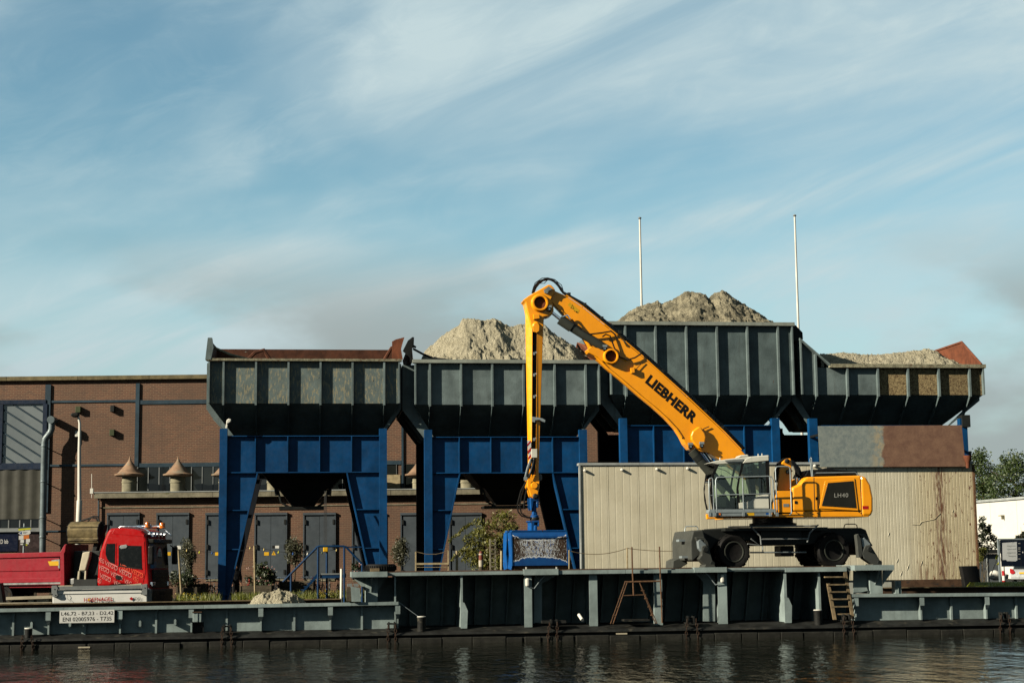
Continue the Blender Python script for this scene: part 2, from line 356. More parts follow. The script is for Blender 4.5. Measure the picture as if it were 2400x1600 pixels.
paint('vent_rust', (0.30, 0.19, 0.12), rough=0.8, var=0.3, scale=2.5, layers=[((0.30, 0.27, 0.2), 0.5, (2, 2, 4), 0.15, 8), ((0.12, 0.06, 0.03), 0.64, (5, 5, 5), 0.1, 8)])
paint('vent_stack', (0.27, 0.25, 0.17), rough=0.85, var=0.3, scale=3)
paint('post_white', (0.68, 0.67, 0.60), var=0.1, rough=0.5)
paint('green_box', (0.055, 0.07, 0.030), rough=0.6, var=0.2)
paint('corrugated_dark', (0.062, 0.062, 0.050), rough=0.6, var=0.2)
paint('sign_navy', (0.004, 0.008, 0.028), rough=0.35, var=0.1, streak=0.05)
paint('poster_dark', (0.055, 0.035, 0.035), rough=0.4, var=0.5, scale=1.5)
paint('wood_planter', (0.10, 0.082, 0.055), rough=0.9, var=0.4, scale=2, layers=[((0.05, 0.045, 0.035), 0.5, (1.5, 1.5, 18), 0.1, 7)], bump=0.5)
paint('wood_pole', (0.42, 0.34, 0.20), rough=0.8, var=0.25, scale=5)
paint('wood_old', (0.20, 0.15, 0.085), rough=0.85, var=0.4, scale=5)
paint('rust_pipe', (0.14, 0.075, 0.04), rough=0.8, var=0.4, scale=8)
paint('bark', (0.10, 0.08, 0.05), rough=0.95, var=0.4, scale=12, bump=0.6)
paint('asphalt', (0.075, 0.07, 0.06), rough=0.95, var=0.3, scale=1.5, bump=0.4)
paint('quay_stone', (0.06, 0.05, 0.04), rough=0.95, var=0.35, scale=1.5, bump=0.5)
paint('soil', (0.07, 0.055, 0.03), rough=1.0, var=0.4, scale=6, bump=0.6)
paint('warehouse_white', (0.78, 0.77, 0.70), rough=0.6, var=0.03, streak=0.05, dirt=(0.5, 0.48, 0.4), dirt_amt=0.05, bump=0)
paint('building_grey', (0.12, 0.135, 0.145), var=0.1)
paint('car_silver', (0.52, 0.55, 0.56), rough=0.28, var=0.04, bump=0, streak=0, coat=0.5, metal=0.3)
paint('lamp_red', (0.45, 0.012, 0.02), rough=0.2, var=0.05, bump=0, coat=0.5)
paint('ornament_red', (0.16, 0.045, 0.03), rough=0.6, var=0.3)
paint('ornament_white', (0.42, 0.38, 0.30), rough=0.6, var=0.2)
paint('cloth_dark', (0.012, 0.012, 0.014), rough=0.9, var=0.4)
paint('skin', (0.42, 0.22, 0.14), rough=0.55, var=0.1, streak=0)
paint('hair', (0.012, 0.009, 0.007), rough=0.6, var=0.3)
paint('sandstone_red', (0.35, 0.13, 0.07), rough=0.9, var=0.2)
paint('bulb', (0.7, 0.55, 0.2), rough=0.2, bump=0)
paint('board_navy', (0.006, 0.010, 0.022), rough=0.3, var=0.1)
paint('map_paper', (0.62, 0.64, 0.64), rough=0.5, var=0.05, layers=[((0.42, 0.46, 0.46), 0.60, (3, 3, 7), 0.02, 3)])

def leafmat(name, a, b, tr=0.35):
    def f(n):
        g = N(n)
        oi = g.noise(2.3, 3, 0.6); on = g.noise(23, 2, 0.5)
        c = g.mix(g.rng(g.math('ADD', g.math('MULTIPLY', oi, 0.6), g.math('MULTIPLY', on, 0.4)), 0.36, 0.64), a, b)
        m = g.done(c, 0.55, spec=0.3)
        t = g.n('ShaderNodeBsdfTranslucent'); g.l(g.mix(1.0, c, (ALB, ALB, ALB), 'MULTIPLY'), t.inputs[0])
        x = g.n('ShaderNodeMixShader'); x.inputs[0].default_value = tr; g.l(g.b.outputs[0], x.inputs[1]); g.l(t.outputs[0], x.inputs[2]); g.l(x.outputs[0], g.out.inputs[0])
        return m
    _defs[name] = f
leafmat('leaf_poplar', (0.035, 0.072, 0.014), (0.10, 0.15, 0.024))
leafmat('leaf_willow', (0.085, 0.105, 0.014), (0.27, 0.26, 0.035))
leafmat('leaf_olive', (0.060, 0.070, 0.035), (0.16, 0.16, 0.085))
leafmat('leaf_dark', (0.020, 0.038, 0.010), (0.06, 0.085, 0.02))
leafmat('leaf_black', (0.012, 0.020, 0.006), (0.035, 0.05, 0.012))
leafmat('grass', (0.11, 0.14, 0.012), (0.26, 0.28, 0.022))
leafmat('lawn', (0.20, 0.26, 0.016), (0.42, 0.46, 0.03))
leafmat('flower_yellow', (0.55, 0.42, 0.02), (0.65, 0.5, 0.03))
leafmat('flower_pink', (0.6, 0.22, 0.22), (0.75, 0.5, 0.45))

def _sand(n):
    g = N(n)
    a = g.noise(2.2, 9, 0.7); b = g.noise(13, 9, 0.75, loc=(3, 1, 2)); k = g.noise(38, 4, 0.6)
    c = g.mix(g.rng(a, 0.3, 0.7), (0.47, 0.425, 0.295), (0.64, 0.59, 0.43))
    c = g.mix(g.rng(b, 0.50, 0.64), c, (0.22, 0.19, 0.125))
    h = g.math('ADD', g.math('MULTIPLY', b, 1.0), g.math('MULTIPLY', k, 0.45))
    g.bump(h, 0.9, 0.16)
    return g.done(c, 0.95, spec=0.1)
_defs['sand'] = _sand
def _sandwet(n):
    g = N(n)
    a = g.noise(1.6, 9, 0.7); b = g.noise(11, 9, 0.75, loc=(3, 1, 2)); k = g.noise(38, 4, 0.6)
    c = g.mix(g.rng(a, 0.38, 0.62), (0.50, 0.45, 0.31), (0.19, 0.175, 0.12))
    c = g.mix(g.rng(b, 0.50, 0.64), c, (0.15, 0.125, 0.075))
    g.bump(g.math('ADD', b, g.math('MULTIPLY', k, 0.45)), 0.9, 0.16)
    return g.done(c, 0.95, spec=0.1)
_defs['sand_damp'] = _sandwet
def _brick(n):
    g = N(n)
    s = g.xyz(); cb = g.n('ShaderNodeCombineXYZ'); g.l(s[0], cb.inputs[0]); g.l(s[2], cb.inputs[1])
    br = g.n('ShaderNodeTexBrick'); g.l(cb.outputs[0], br.inputs[0])
    br.inputs['Color1'].default_value = (0.205, 0.086, 0.048, 1); br.inputs['Color2'].default_value = (0.125, 0.058, 0.038, 1); br.inputs['Mortar'].default_value = (0.27, 0.18, 0.105, 1)
    br.inputs['Scale'].default_value = 1.0; br.inputs['Mortar Size'].default_value = 0.0115; br.inputs['Brick Width'].default_value = 0.30; br.inputs['Row Height'].default_value = 0.098; br.inputs['Bias'].default_value = -0.1
    c = g.mix(g.rng(g.noise(0.33, 7, 0.65), 0.35, 0.65, 0, 0.6), br.outputs['Color'], (0.115, 0.068, 0.042))
    c = g.mix(g.rng(g.noise(1.0, 5, 0.6, (2.5, 2.5, 0.25)), 0.52, 0.8, 0, 0.3), c, (0.07, 0.045, 0.035))
    g.bump(g.math('SUBTRACT', 1.0, br.outputs['Fac']), 0.6, 0.012)
    return g.done(c, 0.9, spec=0.2)
_defs['brick'] = _brick
def _water(n):
    g = N(n)
    a = g.noise(1.0, 2, 0.5, (0.9, 0.42, 1), 0.3); b = g.noise(1.0, 3, 0.55, (2.6, 1.25, 1), 0.5); c = g.noise(1.0, 3, 0.5, (9, 5.5, 1))
    h = g.math('ADD', g.math('ADD', g.math('MULTIPLY', a, 0.075), g.math('MULTIPLY', b, 0.042)), g.math('MULTIPLY', c, 0.007))
    g.bump(h, 1.0, 1.0)
    m = g.done((0.008, 0.010, 0.005), 0.03, spec=0.5)
    g.b.inputs['IOR'].default_value = 1.33
    return m
_defs['water'] = _water
def glassmat(name, tint, refl=0.12, rough=0.02):
    def f(n):
        g = N(n)
        t = g.n('ShaderNodeBsdfTransparent'); t.inputs[0].default_value = tint + (1,)
        gl = g.n('ShaderNodeBsdfGlossy'); gl.inputs['Roughness'].default_value = rough
        fr = g.n('ShaderNodeFresnel'); fr.inputs[0].default_value = 1.5
        k = g.math('ADD', g.math('MULTIPLY', fr.outputs[0], 1.0), refl, clamp=True)
        x = g.n('ShaderNodeMixShader'); g.l(k, x.inputs[0]); g.l(t.outputs[0], x.inputs[1]); g.l(gl.outputs[0], x.inputs[2]); g.l(x.outputs[0], g.out.inputs[0])
        return g.m
    _defs[name] = f
glassmat('glass_cab', (0.84, 0.92, 0.87), 0.0)
glassmat('glass_truck', (0.16, 0.18, 0.18), 0.05)
def _glasswin(n):
    g = N(n)
    c = g.mix(g.rng(g.noise(0.35, 3), 0.35, 0.7), (0.006, 0.008, 0.008), (0.025, 0.03, 0.028))
    g.bump(g.noise(1.6, 2, 0.5), 0.12, 0.03)
    return g.done(c, 0.08, spec=0.6)
_defs['glass_window'] = _glasswin
def _glasspan(n):                                   # translucent profiled glazing; its diagonal reflections are separate modelled bars
    g = N(n)
    c = g.mix(g.rng(g.noise(0.6, 4), 0.3, 0.7), (0.15, 0.175, 0.185), (0.21, 0.24, 0.25))
    return g.done(c, 0.25, spec=0.5)
_defs['glass_panel'] = _glasspan
def _shed(n):
    g = N(n); s = g.xyz()
    c = g.mix(g.rng(g.noise(0.7, 6), 0.3, 0.7), (0.64, 0.59, 0.43), (0.74, 0.69, 0.52))
    c = g.mix(g.rng(g.noise(1.0, 6, 0.6, (5, 5, 0.3)), 0.52, 0.8, 0, 0.30), c, (0.50, 0.43, 0.28))
    x0 = FB.x(2110, 1250); x1 = FB.x(2185, 1250)
    right = g.rng(s[0], x0, x1)
    c = g.mix(right, c, g.mix(1.0, c, (0.86, 0.80, 0.68), 'MULTIPLY'))
    spots = g.rng(g.noise(1.0, 9, 0.75, (7, 7, 3.2)), 0.575, 0.62)
    run = g.rng(g.noise(1.0, 7, 0.6, (13, 13, 0.7), loc=(2, 0, 4)), 0.535, 0.64)
    zb = FB.z(1350, 2200); low = g.rng(s[2], zb, zb + 2.2, 1.0, 0.25)
    xr = FB.x(2207, 1250); near = g.rng(g.math('ABSOLUTE', g.math('SUBTRACT', s[0], xr)), 0.05, 0.42, 1.0, 0.0)
    rust = g.math('MULTIPLY', right, g.math('MAXIMUM', g.math('MAXIMUM', g.math('MULTIPLY', run, low), spots), g.math('MULTIPLY', near, g.rng(g.noise(1.0, 8, 0.7, (10, 10, 1.4)), 0.42, 0.56))), clamp=True)
    c = g.mix(rust, c, g.mix(g.noise(8, 5), (0.09, 0.035, 0.014), (0.24, 0.10, 0.04)))
    g.bump(g.noise(5, 6), 0.15, 0.03)
    return g.done(c, 0.55, spec=0.35)
_defs['shed_beige'] = _shed
paint('shed_trim', (0.42, 0.43, 0.38), var=0.15)
def _plate(n):                                      # half galvanised, half rusted steel sheet
    g = N(n); s = g.xyz()
    xm = FP_.x(2068, 1040); k = g.rng(g.math('ADD', s[0], g.math('MULTIPLY', g.noise(2.2, 8, 0.7), 0.9)), xm + 0.36, xm + 0.52)
    ga = g.mix(g.rng(g.noise(3.5, 9, 0.7), 0.35, 0.65), (0.17, 0.215, 0.215), (0.27, 0.31, 0.285))
    ru = g.mix(g.rng(g.noise(2.2, 9, 0.7, loc=(4, 4, 4)), 0.3, 0.7), (0.150, 0.064, 0.032), (0.250, 0.130, 0.070))
    ed = g.rng(g.math('ABSOLUTE', g.math('SUBTRACT', s[0], xm)), 0.12, 0.75, 1, 0)
    c = g.mix(k, g.mix(g.math('MULTIPLY', ed, g.rng(g.noise(4, 8, 0.7), 0.4, 0.6)), ga, (0.40, 0.34, 0.22)), ru)
    g.bump(g.noise(9, 6), 0.2, 0.02)
    return g.done(c, 0.6, 0.0, spec=0.4)
_defs['plate_mixed'] = _plate
def _grabmat(n):                                    # blue paint worn through to primer and brown steel
    g = N(n); s = g.xyz()
    x0, z1 = FG.p(1200, 1248, -0.6); x1, z0 = FG.p(1328, 1326, -0.6)
    wc = FG.w((x0 + x1) / 2, -0.6, 0); hw = (x1 - x0) / 2
    uu = g.math('DIVIDE', g.math('SUBTRACT', s[0], wc[0]), hw)
    vv = g.math('DIVIDE', g.math('SUBTRACT', s[2], (z0 + z1) / 2 + 0.04), (z1 - z0) / 2)
    band = g.math('ADD', 0.50, g.math('MULTIPLY', g.math('POWER', g.math('ABSOLUTE', uu), 3.0), 0.30))
    ns = g.noise(1.0, 9, 0.75, (9, 9, 4)); nf = g.noise(1.0, 9, 0.8, (22, 22, 9), loc=(2, 2, 2))
    e = g.math('SUBTRACT', g.math('ADD', band, g.math('MULTIPLY', g.math('SUBTRACT', ns, 0.5), 0.5)), g.math('ABSOLUTE', vv))
    worn = g.rng(e, 0.0, 0.03); prim = g.rng(e, -0.06, 0.0)
    blue = g.mix(g.rng(g.noise(3, 6), 0.3, 0.7), (0.004, 0.075, 0.30), (0.006, 0.11, 0.38))
    brown = g.mix(g.rng(g.noise(6, 7), 0.3, 0.7), (0.030, 0.016, 0.010), (0.085, 0.05, 0.03))
    white = g.mix(g.noise(20, 3), (1.0, 1.03, 1.0), (1.6, 1.6, 1.5))
    mid = g.rng(g.math('ABSOLUTE', uu), 0.45, 0.85, 1.0, 0.0)
    fl = g.math('ADD', nf, g.math('MULTIPLY', mid, 0.10))
    c = g.mix(g.rng(fl, 0.565, 0.60), brown, white)
    c = g.mix(g.rng(fl, 0.615, 0.64), c, blue)
    c = g.mix(g.rng(g.noise(1.0, 9, 0.75, (13, 13, 5), loc=(7, 1, 3)), 0.54, 0.57), c, brown)
    c = g.mix(worn, g.mix(prim, blue, white), c)
    g.bump(nf, 0.2, 0.01)
    return g.done(c, 0.6, spec=0.12)
_defs['grab_worn'] = _grabmat
paint('grab_blue', (0.005, 0.088, 0.32), rough=0.4, var=0.15, layers=[((0.6, 0.6, 0.56), 0.66, (9, 9, 9), 0.02, 9), ((0.05, 0.03, 0.02), 0.60, (6, 6, 3), 0.04, 8)])
paint('grab_brown', (0.075, 0.045, 0.026), rough=0.6, var=0.4, scale=5, layers=[((0.35, 0.28, 0.18), 0.66, (7, 7, 4), 0.06, 8)])
# frames of the place that materials refer to
FB = Fr(0, 71.6)            # beige shed front
FP_ = Fr(0, 71.47)          # loose steel plate
FG = Fr(Fr(0, 62.9).x(1262, 1290), 62.9, 0, R(9))   # grab, turned about its hanger
paint('truck_glass', (0.004, 0.005, 0.005), rough=0.12, var=0.2, bump=0, streak=0, dirt_amt=0, spec=0.25)
paint('hopper_blue_shaded', (0.004, 0.008, 0.016), rough=0.7, var=0.3)  # darkened copy of the leg blue, shade put into the colour
# ------------------------------------------------------------------ setting: water, quay, ground
ZQ = 1.28                                    # quay level above the water
ZW = 0.18                                    # water level
m = MB(); m.quad((-260, -60, ZW), (300, -60, ZW), (300, 68.2, ZW), (-260, 68.2, ZW)); struct(m.build('water', 'water'))
m = MB(); m.box(-260, 300, 67.75, 68.3, -1.5, ZQ + 0.02); struct(m.build('quay_wall', 'quay_stone'))
m = MB(); m.quad((-700, 68.28, ZQ), (1200, 68.28, ZQ), (1200, 2600, ZQ), (-700, 2600, ZQ)); struct(m.build('ground', 'asphalt'))
m = MB(); m.quad((-40, 68.4, ZQ + .006), (60, 68.4, ZQ + .006), (60, 86.0, ZQ + .006), (-40, 86.0, ZQ + .006)); struct(m.build('quay_verge', 'soil'))

# ------------------------------------------------------------------ brick hall and its low annex (facade parallel to the picture)
fw = Vector((math.sin(YAW), math.cos(YAW)))
H = Fr(CAM_LOC.x + fw.x * 93, CAM_LOC.y + fw.y * 93, 0, -YAW)        # hall facade
A = Fr(CAM_LOC.x + fw.x * 90.6, CAM_LOC.y + fw.y * 90.6, 0, -YAW)    # annex facade
b0 = H.w(H.x(480), 0, ZQ)
hall = thing('brick_hall', 'long brown brick factory hall with blue steel strips behind the hoppers', 'building', b0)
xl, xr = H.x(-330), H.x(1520); ztop = H.z(889, 300)
m = MB(H); m.box(xl, xr, 0, 14, ZQ - .2, ztop); m.build('wall', 'brick', hall)
x = xl
while x < xr:
    m = MB(H); m.box(x + .01, min(x + 4.0, xr) - .01, -0.22, 0.5, ztop - 0.02, ztop + 0.21); m.build('coping', 'coping', hall); x += 4.0
m = MB(H); m.box(xl + .1, xr - .1, .6, 13.9, ztop + .0, ztop + .1); m.build('roof', 'asphalt', hall)
for px, pa, pb in ((109, 901, 1200), (321, 898, 1092), (943, 896, 1148)):
    m = MB(H); m.pbox(px - 2.6, pa, px + 2.6, pb, -0.09, 0.0); m.build('steel_strip', 'trim_blue', hall)
for pa, px0, px1 in ((940, 112, 318), (939, 324, 940), (1089.5, 112, 318), (1086.5, 324, 940), (938, 946, 1500), (1244, 96, 158)):
    m = MB(H); m.pbox(px0, pa - 1.3, px1, pa + 1.3, -0.06, 0.0); m.build('steel_strip', 'trim_blue', hall)
# large glazed bay at the left, with the corrugated wall below it
w = MB(H); w.pbox(-260, 945, 104, 1090, -0.03, 0.0); w = w.build('window', 'glass_panel', hall)
for (a, b_, c, d) in ((-260, 940, 107, 946), (-260, 1088, 107, 1099), (101, 946, 107, 1088), (-4, 946, 3, 1088)):
    m = MB(H); m.pbox(a, b_, c, d, -0.14, 0.0); m.build('window_frame', 'frame_blue', w)
for k in range(-3, 7):                       # slanting reflections in the glazing, put in as thin blue bars
    q0 = Vector(H.p(2 + 0 * k, 950 + k * 26, -.05)); pts = [(4, 930 + k * 27), (101, 992 + k * 27)]
    cl = []
    (ax, ay), (bx, by) = pts
    t0 = max(0, (948 - ay) / (by - ay)); t1 = min(1, (1086 - ay) / (by - ay))
    if t1 <= t0: continue
    m = MB(H); m.ptube([(ax + (bx - ax) * t0, ay + (by - ay) * t0), (ax + (bx - ax) * t1, ay + (by - ay) * t1)], -0.035, 0.05, 6); m.build('reflection_bar', 'trim_blue', w)
m = MB(H)
xa, xb = H.x(-260), H.x(94); za, zb = H.z(1098.5, 50), H.z(1216, 50)
nn = 60; pr = []
for i in range(nn + 1):
    xx = xa + (xb - xa) * i / nn; pr.append((xx, -0.10 - 0.028 * math.sin(i * math.pi / 2.5)))
m.add([(q[0], q[1], za) for q in pr] + [(q[0], q[1], zb) for q in pr], [(i, i + nn + 1, i + nn + 2, i + 1) for i in range(nn)])
m.build('corrugated_cladding', 'corrugated_dark', hall, smooth=60)
w = MB(H); w.pbox(-260, 1218, 94, 1240, -0.02, 0.0); w = w.build('window', 'glass_window', hall)
for px in (-30, -3, 20, 46, 72, 92):
    m = MB(H); m.pbox(px - .9, 1217, px + .9, 1240, -0.07, 0); m.build('mullion', 'frame_grey', w)
m = MB(H); m.pbox(-260, 1240, 94, 1245, -0.2, 0); m.build('sill', 'frame_grey', hall)
m = MB(H); m.pbox(-260, 1249, 41, 1291, -0.08, 0); sg = m.build('sign_board', 'sign_navy', hall)
ptext('lettering', 'KD lab', H, (-4, 1273.5), (19.2, 1273), (-4, 1263.5), -0.085, 'letter_white', sg)
m = MB(H); m.pbox(42, 1247, 93, 1300, -0.05, 0); m.build('poster_panel', 'poster_dark', hall)
# zinc flue pipe standing off the wall
pp = [(99.5, 1330), (101, 1200), (103.5, 1060), (104.5, 1036), (107, 1027), (118, 1013), (121, 1005), (121.5, 985)]
m = MB(H); m.ptube(pp, -0.62, 0.175, 20); fl = m.build('flue_pipe', 'pipe_zinc', hall, smooth=50)
cx, cz = H.p(121.5, 984, -0.62); m = MB(H); m.disc(cx, cz, [(0.0, -0.86), (0.21, -0.86), (0.21, -0.1), (0.0, -0.1)], 24); m.build('flue_cap', 'pipe_zinc', fl, smooth=40)
for py, px in ((1045, 104), (1128, 102.3), (1212, 101), (1258, 100.3)):
    cx, cz = H.p(px, py, -0.62); m = MB(H); m.lathe(cx, -0.62, [(0.19, cz - .05), (0.205, cz), (0.19, cz + .05)], 20); m.build('pipe_collar', 'pipe_zinc', fl, smooth=40)
    m = MB(H); m.tube([(cx + .15, -0.6, cz - .1), (cx + .22, -0.3, cz - .16), (cx + .2, 0, cz - .18)], 0.03, 6); m.build('pipe_bracket', 'black_steel', fl)
for (a, b_, c, d, mt) in ((176.5, 952, 188.5, 966, 'green_box'), (258, 949.5, 267.5, 964.5, 'black_steel'), (256.5, 1006, 267.5, 1020.5, 'green_box'), (176, 1010, 185, 1023, 'post_white')):
    m = MB(H); m.pbox(a, b_, c, d, -0.26, 0.0); m.build('wall_box', mt, hall, bevel=.02)
# ribbon window over the annex roof
def glazing(x0, x1, y0, y1, step):
    w = MB(H); w.pbox(x0, y0, x1, y1, -0.015, 0); w = w.build('window', 'glass_window', hall)
    px = x0
    while px <= x1 + .1:
        m = MB(H); m.pbox(px - .45, y0 - 1, px + .45, y1, -0.05, 0); m.build('mullion', 'frame_grey', w); px += step
    m = MB(H); m.pbox(x0, (y0 + y1) / 2 - .6, x1, (y0 + y1) / 2 + .6, -0.05, 0)
    return w
glazing(322, 930, 1087, 1149, 25.3); glazing(948, 1420, 1087, 1149, 25.3)
w = MB(H); w.pbox(900, 1112, 938, 1147, -0.10, -0.02); w.build('stacked_boxes', 'wood_pole', hall)
# annex
b0 = A.w(A.x(700), 0, ZQ)
annex = thing('brick_annex', 'low brick annex with grey steel doors and concrete parapet', 'building', b0)
ax0, ax1 = A.x(233), A.x(1500); pz0, pz1 = A.z(1165, 500), A.z(1152.5, 500)
m = MB(A); m.box(ax0, ax1, 0, 2.33, ZQ - .2, pz0); m.build('wall', 'brick', annex)
x = A.x(222)
while x < ax1:
    m = MB(A); m.box(x + .008, x + 3.2, -0.40, 2.3, pz0 + .003, pz1); m.build('parapet', 'concrete', annex); x += 3.208
m = MB(A); m.box(A.x(222), ax1, -0.43, 2.3, pz1 + .003, pz1 + .05); m.build('roof_edge', 'zinc_edge', annex)
m = MB(A); m.box(ax0, ax1, -0.05, 0, pz0 - .52, pz0 - .47); m.build('string_course', 'concrete', annex)
m = MB(A); m.ptube([(231.5, 1166), (230, 1380)], -0.12, 0.05, 8); m.build('downpipe', 'trim_blue', annex)
def steel_door(px, sticker):
    x0 = A.x(px); x1 = A.x(px + 72); z1 = A.z(1206.5, px); z0 = A.z(1356, px)
    m = MB(A); m.box(x0 - .06, x1 + .06, -0.14, 0, z1, z1 + .12)
    m.box(x0 - .05, x0 + .02, -0.10, 0, z0, z1); m.box(x1 - .02, x1 + .05, -0.10, 0, z0, z1)
    d = m.build('door', 'door_grey', annex)
    xm = (x0 + x1) / 2
    m = MB(A); m.box(x0 + .03, xm - .008, -0.055, 0, z0, z1 - .01); m.build('door_leaf', 'door_grey', d)
    m = MB(A); m.box(xm + .008, x1 - .03, -0.06, 0, z0, z1 - .01); m.build('door_leaf', 'door_grey', d)
    for zz_ in (z1 - .38, (z0 + z1) / 2 - .0, z0 + .35):
        for xx in (x0 + .07, x1 - .07):
            m = MB(A); m.box(xx - .05, xx + .05, -0.13, -0.05, zz_ - .13, zz_ + .13); m.build('hinge', 'black_steel', d)
    m = MB(A); m.box(x0, x1, -.04, 0, z0 - .12, z0); m.build('threshold', 'concrete', d)
    if sticker:
        m = MB(A); m.pbox(px + 20, 1293, px + 31, 1301, -0.066, -0.061); m.build('notice', 'sticker_yellow', d)
        m = MB(A); m.pprism([(px + 37.5, 1300), (px + 47.5, 1300), (px + 42.5, 1290)], -0.066, -0.061); t = m.build('warning_sign', 'sticker_yellow', d)
        ptext('lettering', 'I', A, (px + 41.9, 1298.8), (px + 43.1, 1298.8), (px + 41.9, 1293.2), -0.068, 'letter_black', d, offset=.03)
        m = MB(A); m.pbox(px + 46, 1278, px + 55, 1284, -0.066, -0.061); m.build('notice', 'letter_white', d)
        m = MB(A); m.pbox(px + 39, 1278, px + 45, 1284, -0.066, -0.061); m.build('notice', 'letter_black', d)
for k, px in enumerate((253, 369, 484, 599, 713, 827, 941, 1055)): steel_door(px, px in (599, 369, 484))
for k, px in enumerate((303, 416.5, 530, 643, 757, 870, 984, 1097, 1211)):
    d = 1.1
    cx, zb_ = A.p(px, 1150, d); zc = A.z(1111, px, d); za_ = A.z(1067, px, d)
    s_ = (A.x(px + 35, 1111, d) - A.x(px, 1111, d))
    m = MB(A); m.lathe(cx, d, [(s_ * .49, zb_ - .1), (s_ * .49, zb_ + .42), (s_ * .52, zb_ + .44), (s_ * .52, zb_ + .5), (s_ * .49, zb_ + .52), (s_ * .49, zc - .12), (s_ * .62, zc - .05)], 24)
    v_ = m.build('roof_ventilator', 'vent_stack', annex, smooth=40)
    h = za_ - zc
    m = MB(A); m.lathe(cx, d, [(s_ * .78, zc - .13), (s_ * .98, zc - .07), (s_ * 1.0, zc), (s_ * .80, zc + .05 * h), (s_ * .72, zc + .12 * h), (s_ * .45, zc + .36 * h), (s_ * .22, zc + .60 * h), (s_ * .10, zc + .72 * h), (s_ * .045, zc + .88 * h), (s_ * .01, za_)], 24)
    m.build('cowl', 'vent_rust', v_, smooth=40)
m = MB(A); m.ptube([(215, 1166), (215, 1110)], -0.3, 0.018, 6); m.pbox(211, 1144, 218, 1156, -0.45, -0.3); m.build('aerial', 'post_white', annex)

